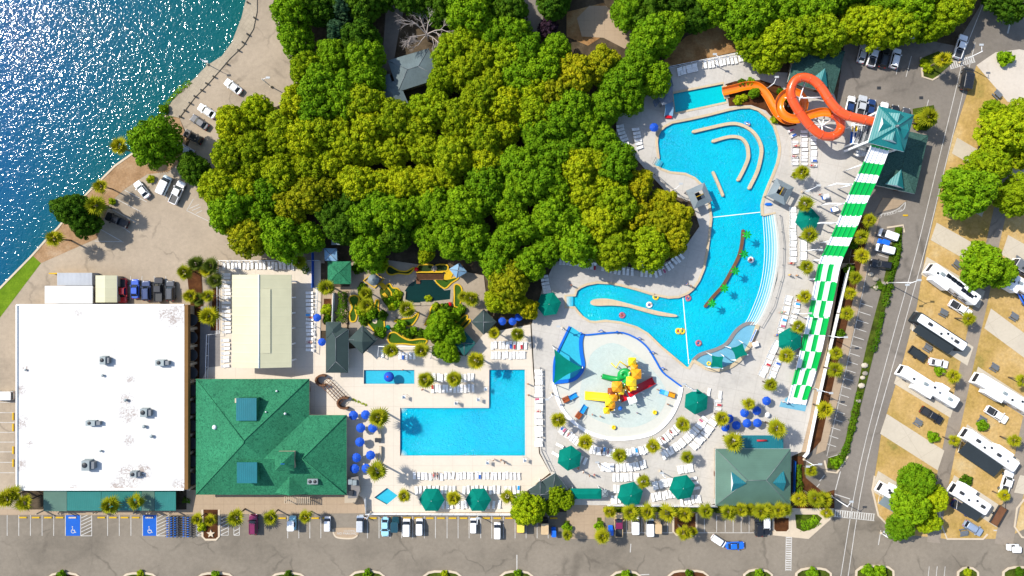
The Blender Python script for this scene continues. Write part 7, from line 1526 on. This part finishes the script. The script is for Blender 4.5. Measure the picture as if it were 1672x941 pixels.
# brown lattice ramp
t = thing('lattice_ramp', 'brown wooden lattice ramp with round ends between lodge and toddler pool', 'ramp', P(545, 640, 0).to_tuple()); a, c = P(530, 624, 1.4), P(560, 655, 1.4); d = (c - a).normalized(); q_ = Vector((-d.y, d.x, 0))
for k in range(5): b = MB(); o2 = q_ * (k - 2) * .6; b.tube([a + o2, c + o2], .06, 4); obj('rail', b, 'wood', t)
for k in range(9): e2 = a.lerp(c, k / 8); b = MB(); b.tube([e2 - q_ * 1.3, e2 + q_ * 1.3], .06, 4); obj('crossbar', b, 'wood', t)
for px, py, s in ((527, 621, 1.5), (563, 658, 1.6)): g = P(px, py, 1); b = MB(); b.strip([(g.x + s * math.cos(R(x)), g.y + s * .8 * math.sin(R(x))) for x in range(60, 330, 30)], .4, .1, 1.7); obj('round_wall', b, 'brown_stone', t)
for v in (a + q_, c + q_, a - q_, c - q_): b = MB(); b.box((v.x, v.y, 0), (.15, .15, 1.35)); obj('post', b, 'wood', t)
# curved cafe wall and bench
b = MB(); b.strip([(v.x, v.y) for v in smooth(PP([(612, 690), (620, 702), (622, 715)]), 4)], .5, .1, 1.0); b2 = MB(); b2.strip([(v.x, v.y) for v in smooth(PP([(622, 728), (621, 748), (612, 762)]), 4)], .5, .1, 1.0)
tag(obj('cafe_wall', b, 'kerb'), 'upper low curved wall beside the blue cafe umbrellas', 'wall'); tag(obj('cafe_wall', b2, 'kerb'), 'lower low curved wall beside the blue cafe umbrellas', 'wall')
b = MB(); g = P(617, 719, 1); b.box((g.x, g.y, 1.0), (1.4, 1.0, .06)); b.box((g.x - .5, g.y, .19), (.1, .8, .82)); b.box((g.x + .5, g.y, .19), (.1, .8, .82)); tag(obj('menu_grate', b, 'dark_metal'), 'dark grated stand between the two curved cafe walls', 'stand')

# ------------------------------------------------------------------ people
def skin_body(name, joints, edges):
    me = bpy.data.meshes.new(name); me.from_pydata([j[0] for j in joints], edges, []); o = bpy.data.objects.new(name, me); COL.objects.link(o)
    sk = o.modifiers.new('s', 'SKIN'); 
    for i, j in enumerate(joints): me.skin_vertices[0].data[i].radius = (j[1], j[1] * (j[2] if len(j) > 2 else 1))
    me.skin_vertices[0].data[0].use_root = True; sk.use_smooth_shade = True
    s = o.modifiers.new('u', 'SUBSURF'); s.levels = 1; dg = bpy.context.evaluated_depsgraph_get(); m2 = bpy.data.meshes.new_from_object(o.evaluated_get(dg)); bpy.data.objects.remove(o); m2.materials.clear(); m2.materials.append(MATS['skin']); return m2
J_st = [((0, 0, .95), .14, .8), ((0, 0, 1.2), .13, .8), ((0, 0, 1.4), .16, .6), ((0, 0, 1.52), .06), ((0, .02, 1.64), .1), ((0, .01, 1.74), .07), ((.19, 0, 1.42), .06), ((.27, .02, 1.15), .045), ((.28, .12, .9), .03), ((.28, .16, .82), .03), ((-.19, 0, 1.42), .06), ((-.27, .02, 1.15), .045), ((-.28, .12, .9), .03), ((-.28, .16, .82), .03), ((.1, 0, .85), .09), ((.11, .05, .48), .065), ((.11, -.03, .08), .04), ((.12, .14, .03), .035), ((-.1, 0, .85), .09), ((-.11, -.02, .48), .065), ((-.11, -.1, .08), .04), ((-.12, .07, .03), .035)]
Eg = [(0, 1), (1, 2), (2, 3), (3, 4), (4, 5), (2, 6), (6, 7), (7, 8), (8, 9), (2, 10), (10, 11), (11, 12), (12, 13), (0, 14), (14, 15), (15, 16), (16, 17), (0, 18), (18, 19), (19, 20), (20, 21)]
def sit(p): return p
J_ly = [((0, 0, .12), .14, .8), ((.25, 0, .16), .13, .8), ((.45, 0, .26), .16, .6), ((.57, 0, .35), .06), ((.68, 0, .42), .1), ((.77, 0, .46), .07), ((.46, .19, .26), .06), ((.24, .32, .2), .045), ((.02, .3, .12), .03), ((-.06, .28, .1), .03), ((.46, -.19, .26), .06), ((.24, -.32, .2), .045), ((.02, -.3, .12), .03), ((-.06, -.28, .1), .03), ((-.1, .1, .12), .09), ((-.48, .12, .2), .065), ((-.86, .12, .08), .04), ((-.92, .12, .16), .035), ((-.1, -.1, .12), .09), ((-.48, -.12, .12), .065), ((-.88, -.12, .07), .04), ((-.94, -.12, .15), .035)]
ms, ml = skin_body('body', J_st, Eg), skin_body('body', J_ly, Eg)
def person_proto(lying):
    t = thing('person', 'p', 'person'); me = ml if lying else ms; o = bpy.data.objects.new('body', me); COL.objects.link(o); o.parent = t
    b = MB(); hd = Vector((.73, 0, .45)) if lying else Vector((0, -.01, 1.72)); b.lathe(hd - Vector((0, 0, .05)), [(.115, 0), (.12, .05), (.08, .11), (.01, .13)], 10); obj('hair', b, 'hair_dark', t)
    b = MB()
    if lying: b.tube([(-.28, 0, .13), (-.05, 0, .14), (.12, 0, .15)], .165, 10)
    else: b.lathe((0, 0, .66), [(.2, 0), (.19, .15), (.165, .38)], 12, sy=.85)
    obj('swimwear', b, 'toy_blue', t); return t
PST, PLY = person_proto(False), person_proto(True); KP = 0
def person(px, py, label, lying=False, ang=0, z=.17, wear='toy_red', hair='hair_dark', skin='skin', s=1.0):
    g = P(px, py, z + .4); return dup(PLY if lying else PST, (g.x, g.y, z), R(ang), s, label, None, {'swimwear': wear, 'hair': hair, 'body': skin})
TUBE = thing('swim_ring', 'p', 'swim ring')
b = MB(); N = 18; b.sweep([(.55 * math.cos(2 * math.pi * i / N), .55 * math.sin(2 * math.pi * i / N), .14) for i in range(N + 1)], [(.2 * math.cos(2 * math.pi * j / 8), .2 * math.sin(2 * math.pi * j / 8)) for j in range(8)]); obj('ring', b, 'toy_yellow', TUBE)
def ring(px, py, m, label, who=None, wear='toy_red', s=1.0, hair='hair_dark'):
    g = P(px, py, .1); dup(TUBE, (g.x, g.y, WZ + .02), random.uniform(0, 6), s, label, None, {'ring': m})
    if who: person(px, py, who, True, random.uniform(0, 360), WZ + .14, wear, hair, s=.95)
ring(1071, 485, 'toy_yellow', 'yellow swim ring near the upper bank of the left pool arm', 'person lying in the yellow swim ring near the upper bank', 'canvas_green'); ring(1060.5, 498, 'white_plastic', 'white and blue swim ring above the club-shaped island', 'person in blue lying in the white swim ring above the island', 'toy_blue'); ring(1016, 515, 'towel_pink', 'pink and white swim ring below the club-shaped island', 'person in red lying in the pink swim ring', 'toy_red')
ring(1108, 541, 'toy_yellow', 'left half of the double yellow float beside the lower lane rope', 'person in red on the double yellow float', 'toy_red'); ring(1114, 541, 'toy_yellow', 'right half of the double yellow float beside the lower lane rope', 'person in green on the double yellow float', 'toy_green'); ring(1124, 487, 'towel_pink', 'pink swim ring at the upper end of the lower lane rope', 'person in blue in the pink ring by the lane rope', 'toy_blue')
ring(1141, 560.5, 'towel_pink', 'pink swim ring above the shallow lagoon', 'person in purple-blue in the pink ring above the lagoon', 'canvas_blue'); ring(1226.5, 424.5, 'white_plastic', 'white swim ring right of the artificial palms', 'person in red in the white ring right of the artificial palms', 'toy_red'); ring(1221, 202, 'toy_cyan', 'blue swim ring inside the top of the outer hooked wall', 'person in white in the blue ring at the top of the pool', 'white_plastic'); ring(1158, 594, 'toy_yellow', 'small yellow ring at the lagoon sail', None, s=.7)
drop(TUBE)
for a in ((933, 466, 'person in red walking at the upper left pool edge', False, 0, .17, 'toy_red'), (1121, 464, 'person in blue standing on the deck by the river bend', False, 40, .17, 'toy_blue'), (1127, 467, 'second person in dark shorts standing by the river bend', False, 90, .17, 'dark_metal'), (944, 764, 'person in red walking below the left parasol', False, 20, .17, 'toy_red'), (952, 770, 'person in white walking below the left parasol', False, 70, .17, 'white_plastic'), (962, 776, 'person in dark shorts walking toward the gatehouse', False, 100, .17, 'dark_metal'), (970, 775, 'fair-haired person walking beside the dark-shorted one', False, 30, .17, 'towel_pink', 'hair_fair'),
          (806, 750, 'person in white standing below the main pool', False, 10, .21, 'white_plastic'), (818, 751, 'person with tan shorts below the main pool', False, 200, .21, 'toy_brown', 'hair_fair'), (824, 755, 'person walking beside the tan-shorted one below the main pool', False, 220, .21, 'dark_metal'), (862, 627, 'person at the right edge of the main pool, upper', False, 0, .21, 'toy_brown', 'hair_fair'), (863, 645, 'person at the right edge of the main pool, lower', False, 0, .21, 'toy_brown'),
          (658, 604, 'child beside the top edge of the toddler pool', False, 0, .21, 'toy_brown', 'hair_fair', 'skin', .8), (745, 657, 'person in white above the main pool', False, 30, .21, 'white_plastic'), (690, 636, 'person in red under the palm by the loungers', False, 0, .21, 'toy_red'), (980, 680, 'child walking in the splash pad shallows', False, 40, .2, 'toy_brown', 'hair_fair', 'skin', .75), (967, 677, 'second child in the lower splash pad', False, 80, .2, 'toy_red', 'hair_dark', 'skin', .75), (1040, 674, 'child near the right yellow bucket toy', False, 10, .2, 'toy_blue', 'hair_dark', 'skin', .75), (1073, 636, 'child in pink at the foot of the red slide', False, 10, .2, 'towel_pink', 'hair_fair', 'skin', .75), (1090, 660, 'person in dark shorts at the right of the splash pad', False, 10, .2, 'dark_metal'),
          (1300, 450, 'person in orange standing by the loungers beside the slide', False, 0, .17, 'toy_orange'), (1288, 449, 'person in yellow sitting among bags near the slide loungers', False, 50, .17, 'toy_yellow'), (1338, 318, 'person in red beside the blue stand', False, 0, .17, 'toy_red'), (598, 845, 'person in white by the grey-white van', False, 0, .1, 'white_plastic'), (1273, 297, 'person in orange behind the right guard hut', False, 0, .17, 'toy_orange')): person(*a)
for k, (px, py, w, l, a) in enumerate(((708, 776.5, 'toy_red', 'person in red sunbathing in the long row south of the main pool', 90), (714, 777, 'dark_metal', 'person in dark swimwear sunbathing in the long row', 90), (1297, 255, 'towel_pink', 'person in pink sunbathing in the left column under the orange tube', 0), (1301, 238, 'toy_red', 'person in red sunbathing near the top of the left column', 0), (1326, 270, 'toy_red', 'person in red at the foot of the right column under the orange tube', 0), (1293, 430, 'toy_red', 'person in red at the foot of the long column by the beach steps', 0), (1278, 510, 'toy_green', 'person on a green towel in the slanted column', 10), (1270, 547, 'toy_blue', 'person in blue beside the parasol touching the slide', 10), (507, 519, 'toy_red', 'person in red in the column right of the pavilion', 0), (505, 559, 'towel_pink', 'person in pink low in the column right of the pavilion', 0), (879, 672, 'towel_red', 'person in red in the column right of the main pool', 0), (928, 710, 'towel_pink', 'person in pink in the arc at the lower left of the splash pad', 60), (983, 737, 'dark_metal', 'person in dark swimwear in the arc below the splash pad', 85), (993, 738, 'towel_pink', 'person in pink in the arc below the splash pad', 85), (1083, 717, 'toy_red', 'person in red in the arc at the lower right of the splash pad', 130), (1096, 706, 'towel_red', 'second person in red in the arc at the lower right', 130))): person(px, py, l, True, a, .5, w, 'hair_fair' if k % 3 == 0 else 'hair_dark')
drop(PST); drop(PLY)
# towels lying on loungers
rd = random.Random(3)
for k, i in enumerate(rd.sample(range(40, len(LSPOT)), 26)):
    g, a = LSPOT[i]; b = MB(); b.box((g.x - .3 * math.cos(a), g.y - .3 * math.sin(a), .55), (1.0, .5, .03), a); tag(obj('towel', b, ('towel_red', 'towel_blue', 'towel_pink', 'toy_cyan')[k % 4]), '%s towel spread on a white lounger' % ('red', 'blue', 'pink', 'bright blue')[k % 4], 'towel', 'towels on loungers')

# ------------------------------------------------------------------ lamps, fences, bollards, stops, bikes
def lamp(base, tip, h, label, double=False, m='white_metal'):
    a = P(*base); e2 = P(*tip, h); t = thing('light_pole', label, 'light pole', (a.x, a.y, 0)); top = Vector((a.x, a.y, h))
    b = MB(); b.tube([(a.x, a.y, 0), top], .13, 8, r2=.08); obj('pole', b, m, t); b = MB(); b.lathe((a.x, a.y, 0), [(.3, 0), (.3, .5), (.15, .55)], 10); obj('footing', b, 'kerb', t)
    d = (e2 - top); d.z = 0; d = d.normalized() if d.length > .05 else Vector((1, 0, 0))
    for s in ((1, -1) if double else (1,)):
        b = MB(); b.tube([top - Vector((0, 0, .3)), top + d * s * 1.0 + Vector((0, 0, .05))], .06, 6); arm = obj('arm', b, m, t)
        b = MB(); g = top + d * s * 1.4; b.loft([[g + Vector((x, y, z)) for x, y in ((-.45, -.22), (.45, -.22), (.45, .22), (-.45, .22))] for z in (0, .14)]); obj('lamp_head', b, 'lamp_head', arm)
for a in (((1448, 462), (1492, 461), 10.5, 'tallest white light pole on the shrub island beside the east road', True), ((1349, 548), (1376, 551), 6.5, 'white light pole beside the racing slide walk, middle'), ((1326, 633), (1352, 641), 6.5, 'white light pole beside the lower end of the racing slide', True), ((1312, 750), (1334, 759), 5.5, 'white light pole right of the snack bar', True), ((1357, 810), (1392, 816), 8, 'white light pole at the zebra crossing beside the corner bed'), ((1462, 70), (1490, 56), 7, 'white light pole at the forest edge above the shaded cars'), ((1251, 146), (1265, 134), 5, 'white light pole behind the orange flume'), ((1165, 106), (1172, 92), 5, 'white light pole among the loungers above the slide pool'), ((1097, 312), (1108, 304), 4.5, 'white light pole beside the left guard hut'), ((1309, 314), (1331, 306), 6, 'white twin light pole right of the right guard hut', True), ((1313, 410), (1334, 408), 5.5, 'white light pole between the lounger columns and the racing slide'), ((1296, 511), (1318, 512), 5.5, 'white light pole beside the second slanted lounger column'), ((1040, 438), (1041, 414), 8, 'white light pole at the forest edge above the loungers'), ((975, 755), (972, 748), 5, 'white light pole left of the second lounger arc'), ((1077, 769), (1069, 757), 6, 'white light pole between the two right lounger arcs'), ((900, 642), (894, 652), 4.5, 'white light pole at the left edge of the splash pad'), ((918, 536), (908, 531), 5, 'white light pole at the top of the wading pool'), ((1117, 628), (1108, 622), 4.5, 'white light pole at the right edge of the splash pad', True), ((443, 142), (448, 125), 6, 'white light pole at the forest edge of the lakeside car park'), ((340, 106), (341, 103), 4, 'white light pole on the promenade wall'), ((143, 354), (135, 349), 5, 'white light pole between the bank trees'), ((781, 842), (781, 838), 6, 'white light pole below the second green parasol'), ((1438, 870), (1440, 858), 3, 'short white pole at the campground street corner'), ((1566, 103), (1588, 10), 8, 'tall signal pole at the upper zebra crossing'), ((606, 836), (596, 846), 5, 'white light pole at the lower left corner of the terrace'), ((1278, 655), (1268, 648), 3, 'short white pole beside the racing slide outlet')): lamp(*a)
def fence(pts, h, label, n=None, m='white_metal', rails=(.15, .95), panel=None, gap=2.6):
    q = PP(pts); c = sum(q, Vector((0, 0, 0))) / len(q); t = thing('fence', label, 'fence', (c.x, c.y, 0)); L = sum((b_ - a).length for a, b_ in zip(q, q[1:])); k = n or max(2, int(L / gap) + 1)
    b = MB()
    for f in rails: b.strip([(v.x, v.y) for v in q], .09, f * h, f * h + .08)
    obj('rail', b, m, t)
    if panel: b = MB(); b.strip([(v.x, v.y) for v in q], .05, .18, h * .93); obj('panel', b, panel, t)
    for p, d in along([(v.x, v.y) for v in q], min(k, 60)): b = MB(); b.box((p[0], p[1], 0), (.1, .1, h)); obj('post', b, m, t)
    return t
fence([(598, 812), (599, 837), (838, 838), (862, 815)], 1.6, 'white fence along the street side of the main terrace', panel='white_plastic'); fence([(990, 823), (1168, 825)], 1.5, 'white fence behind the front row of palms', panel='white_plastic'); fence([(1382, 437), (1368, 500), (1352, 570), (1334, 650), (1316, 738), (1310, 745)], 1.6, 'long white fence between the racing slide walk and the palm bed', panel='white_plastic'); fence([(882, 600), (884, 735), (900, 768)], 1.4, 'thin grey fence between the main pool and the splash pad', m='grey_metal')
fence([(359, 426), (524, 426)], 1.6, 'white fence along the top of the pavilion deck'); fence([(359, 426), (359, 545), (342, 546), (340, 618)], 1.6, 'white fence along the left side of the pavilion deck'); fence([(519, 470), (515, 575)], 1.4, 'white fence behind the column of loungers right of the pavilion'); fence([(1068, 285), (1100, 312), (1120, 330)], 1.3, 'grey fence along the forest edge by the left guard hut', m='grey_metal'); fence([(910, 420), (978, 430), (1040, 442), (1072, 443), (1098, 428)], 1.2, 'grey fence along the forest edge behind the shaded loungers', m='grey_metal'); fence([(1090, 112), (1222, 85)], 1.3, 'white fence along the dirt bank above the slide pool')
fence([(1272, 352), (1278, 400), (1276, 450), (1262, 500), (1242, 534)], .95, 'low rail along the top of the beach entry steps', m='grey_metal', rails=(.9,), gap=3.4); fence([(1296, 752), (1294, 805)], 1.2, 'blue screen fence along the right wall of the snack bar', m='toy_blue', panel='toy_blue'); fence([(513, 405), (513, 470)], 2.0, 'blue screen fence left of the green kiosk', m='toy_blue', panel='canvas_blue'); fence([(547, 478), (545, 526)], 1.8, 'white board fence beside the dark hedge', panel='white_plastic'); fence([(378, 399), (410, 402)], 2.0, 'white board wall at the wood edge above the pavilion deck', panel='white_plastic'); fence([(1224, 558), (1233, 538)], 1.2, 'blue and white rail at the right end of the lagoon', panel='toy_blue')
for i, (px, py) in enumerate(((405, 5), (416, 30), (405, 57), (397, 70), (390, 83), (371, 105), (350, 126), (338, 137), (330, 148), (319, 158), (311, 169), (303, 181), (295, 191))):
    g = P(px, py); b = MB(); b.lathe((g.x, g.y, .1), [(.22, 0), (.2, .8), (.08, .95)], 8); tag(obj('bollard', b, 'rock'), 'short stone bollard along the lake promenade, %s from the top' % ordn(i), 'bollard', 'promenade bollards')
def stops(l, y, where, vert=False):
    for i, x in enumerate(l):
        g = P(x, y) if not vert else P(y, x); b = MB(); b.box((g.x, g.y, .03), (1.75, .32, .17) if not vert else (.32, 1.75, .17)); tag(obj('wheel_stop', b, 'line_yellow'), 'yellow wheel stop, %s from the %s %s' % (ordn(i), 'top' if vert else 'left', where), 'wheel stop', 'yellow wheel stops')
stops((38, 59, 79, 98), 845, 'in front of the teal awnings'); stops((166, 185, 204, 222), 845, 'between the two blue stalls'); stops((461, 479, 497, 515, 533, 609, 628, 646, 665, 683, 702, 720, 739, 757, 775, 794, 812, 831, 886, 904), 846, 'in the row under the lodge and terrace'); stops((680, 698, 735, 756), 22, 'beside the left wall of the white-roofed hall', True)
for px, l in ((119, 'left'), (244.5, 'right')): g = P(px, 845); b = MB(); b.box((g.x, g.y, .06), (1.75, .32, .17)); tag(obj('wheel_stop', b, 'kerb'), 'pale wheel stop on the %s blue accessible stall' % l, 'wheel stop')
BK = thing('bicycle', 'p', 'bicycle')
for x in (-.52, .52): b = MB(); b.sweep([(x + .33 * math.cos(2 * math.pi * i / 14), 0, .34 + .33 * math.sin(2 * math.pi * i / 14)) for i in range(15)], [(.03 * math.cos(j * 1.571), .03 * math.sin(j * 1.571)) for j in range(4)], up=Vector((0, 1, 0))); obj('wheel', b, 'tyre', BK)
b = MB(); b.tube([(-.52, 0, .34), (-.12, 0, .36), (.38, 0, .85), (-.2, 0, .8), (-.52, 0, .34)], .035, 5); b.tube([(.52, 0, .34), (.38, 0, .85), (.34, 0, 1.0)], .035, 5); obj('frame', b, 'bike_blue', BK)
b = MB(); b.tube([(.3, -.32, 1.02), (.36, 0, 1.0), (.3, .32, 1.02)], .03, 5); obj('handlebar', b, 'grey_metal', BK); b = MB(); b.box((-.22, 0, .88), (.3, .18, .07)); obj('saddle', b, 'toy_blue', BK)
k = 0
for cx, l in ((278.5, 'left'), (285, 'second'), (291, 'third'), (305, 'fourth'), (312, 'right')):
    for j in range(9): g = P(cx, 843 + j * 3.8); dup(BK, (g.x, g.y, .05), R(12 if l != 'fourth' else -8), 1.15, 'blue bicycle, %s from the top in the %s column of the bicycle park' % (ordn(j), l), 'blue bicycles in the bicycle park')
drop(BK)
q = [P(a, c, .2) for a, c in ((343.5, 866), (346, 871), (349.5, 871.5), (347, 875), (348, 879))]
c = P(344.5, 871.5, .2); b = MB(); b.prism([(c.x + (1.0 if k % 2 == 0 else .42) * math.sin(math.pi * k / 5), c.y + (1.0 if k % 2 == 0 else .42) * math.cos(math.pi * k / 5)) for k in range(10)], .15, .4); tag(obj('stone_star', b, 'kerb'), 'pale five-pointed star ornament on the brown street island', 'ornament')
for i, (px, py, s) in enumerate(((1422, 448, .5), (1430, 456, .55), (1431, 470, .5), (1442, 464, .6), (1412, 597, .6), (1413, 610, .5), (1407, 630, .6), (1402, 655, .5), (1409, 617, .45))):
    g = P(px, py, .4); b = MB(); rr_ = random.Random(i); b.lathe((g.x, g.y, .15), [(s, 0), (s * 1.1, s * .4), (s * .7, s * .9), (.05, s * 1.05)], 7, smooth=False, sx=1.3, rot=i); tag(obj('boulder', b, 'rock' if i % 2 else 'pad'), 'pale boulder, %s along the hedge bed beside the east road' % ordn(i), 'boulder', 'boulders in the hedge bed')
for i, (px, py, sx_, sy_, l) in enumerate(((1445, 350, 1.8, .4, 'yellow speed hump marker near the turnout'),)): g = P(1449, 351.5); 
g = P(1478, 352); b = MB(); b.box((g.x, g.y, .04), (1.1, .35, .14)); tag(obj('wheel_stop', b, 'line_yellow'), 'lone yellow wheel stop on the asphalt near the lettered turnout', 'wheel stop')
for px, py, l in ((1435, 144, 'upper left'), (1504, 160, 'right')): g = P(px, py); b = MB(); b.box((g.x, g.y, .04), (.9, .7, .03)); tag(obj('drain_cover', b, 'dark_metal'), 'dark drain grate in the car park beside the slide tower, %s' % l, 'drain cover')
for px, py, l in ((1348, 712, 'in the slanted car park above the snack bar'), (1387, 547, 'in the slanted car park beside the racing slide')): g = P(px, py); b = MB(); b.box((g.x, g.y, .04), (.9, .7, .03)); tag(obj('drain_cover', b, 'dark_metal'), 'dark drain grate ' + l, 'drain cover')
# small chairs and stands on the decks
for px, py, l in ((660, 648, 'above the main pool left'), (745, 658, 'above the main pool middle'), (781, 652, 'above the main pool corner'), (793, 635, 'at the inner corner of the main pool'), (796, 755, 'below the main pool right'), (857, 751, 'at the lower right corner of the main pool')):
    g = P(px, py, 1.2); t = thing('lifeguard_chair', 'tall white lifeguard chair ' + l, 'lifeguard chair', (g.x, g.y, .19))
    for sx_ in (-.35, .35):
        for sy_ in (-.35, .35): b = MB(); b.tube([(g.x + sx_ * 1.2, g.y + sy_ * 1.2, .19), (g.x + sx_ * .8, g.y + sy_ * .8, 1.6)], .04, 5); obj('leg', b, 'white_metal', t)
    b = MB(); b.box((g.x, g.y, 1.6), (.7, .7, .08)); obj('seat', b, 'white_plastic', t); b = MB(); b.box((g.x - .3, g.y, 1.65), (.08, .7, .7)); obj('backrest', b, 'white_plastic', t)
for px, py, m, l in ((1254, 334, 'toy_blue', 'blue kayak-shaped float on the deck beside the right guard hut'), (1263, 338, 'toy_yellow', None)):
    if l: g = P(px, py); b = MB(); b.loft([[Vector((g.x + x * f, g.y + y * f, z)) for x, y in ((-1.0, 0), (-.5, .35), (.5, .35), (1.0, 0), (.5, -.35), (-.5, -.35))] for f, z in ((.8, .16), (1, .35), (.85, .5))]); tag(obj('float', b, m), l, 'float')
for px, py, m, l in ((1347, 322, 'toy_blue', 'blue towel stand near the twin light pole'), (1362, 342, 'toy_blue', 'blue screen cart at the left edge of the racing slide'), (1232, 562, 'toy_orange', 'orange life ring post beside the lagoon rail')):
    g = P(px, py, .6); t = thing('equipment_stand', l, 'stand', (g.x, g.y, .15)); b = MB(); b.box((g.x, g.y, .15), (1.2, .9, 1.0), .3, top=.8); obj('cabinet', b, m, t); b = MB(); b.box((g.x, g.y, 1.15), (1.4, 1.1, .08), .3); obj('top', b, 'white_plastic', t)
# stepped entry ladder rails in the pool wall
t = thing('pool_stairs', 'railed blue-white stairs on the left side of the winding pool', 'pool steps', P(1073, 265, .1).to_tuple())
for k in range(5): b = MB(); a = P(1074 + k * 2.0, 259 + k * 1.4, .1); c = P(1068 + k * 2.0, 269 + k * 1.4, .1); b.strip([(a.x, a.y), (c.x, c.y)], .26, .05, .35 - .05 * k); obj('step', b, 'step_water_%d' % (4 - min(k, 3)), t)
for o2 in (0, 1): b = MB(); a = P(1071 + o2 * 10, 257 + o2 * 7, .8); c = P(1066 + o2 * 10, 267 + o2 * 7, .8); b.tube([(a.x, a.y, .1), a, c, (c.x, c.y, .1)], .05, 6); obj('handrail', b, 'grey_metal', t)
t = thing('pool_stairs', 'pale entry steps at the left tip of the winding pool', 'pool steps', P(927, 492, .1).to_tuple())
for k in range(5): b = MB(); a = P(924.5 + k * 2.6, 484, .1); c = P(924.5 + k * 2.6, 501, .1); b.strip([(a.x, a.y), (c.x, c.y)], .36, .05, .2 - .02 * k); obj('step', b, 'step_water_%d' % (5 - k), t)

# ------------------------------------------------------------------ light, sky, camera
EL, AZ = R(45), R(152)               # sun height; direction the sun stands in, anticlockwise from east
w = bpy.data.worlds.new('World'); SC.world = w; w.use_nodes = True; nt = w.node_tree
sky = nt.nodes.new('ShaderNodeTexSky'); sky.sky_type = 'NISHITA'; sky.sun_disc = False; sky.sun_elevation = EL; sky.sun_rotation = R(90) - AZ
nt.links.new(sky.outputs[0], nt.nodes['Background'].inputs['Color']); nt.nodes['Background'].inputs['Strength'].default_value = .145
sl = bpy.data.lights.new('sun', 'SUN'); sl.energy = 4.1; sl.angle = R(.53); sl.color = (1, .94, .84); so = bpy.data.objects.new('sun', sl); COL.objects.link(so)
d = Vector((math.cos(AZ) * math.cos(EL), math.sin(AZ) * math.cos(EL), math.sin(EL))); so.rotation_euler = d.to_track_quat('Z', 'Y').to_euler(); so.location = d * 200
cam = bpy.data.cameras.new('camera'); cam.sensor_width = 36; cam.lens = 36 * H / (1672 / S); cam.clip_end = 12000; co = bpy.data.objects.new('camera', cam); COL.objects.link(co); co.location = (0, 0, H); SC.camera = co
SC.view_settings.view_transform = 'Standard'; SC.view_settings.look = 'None'; SC.view_settings.exposure = .74; SC.view_settings.gamma = 1; SC.view_settings.use_curve_mapping = False
SC.render.engine = 'CYCLES'; SC.cycles.max_bounces = 6; SC.cycles.transmission_bounces = 3; SC.cycles.sample_clamp_indirect = 4
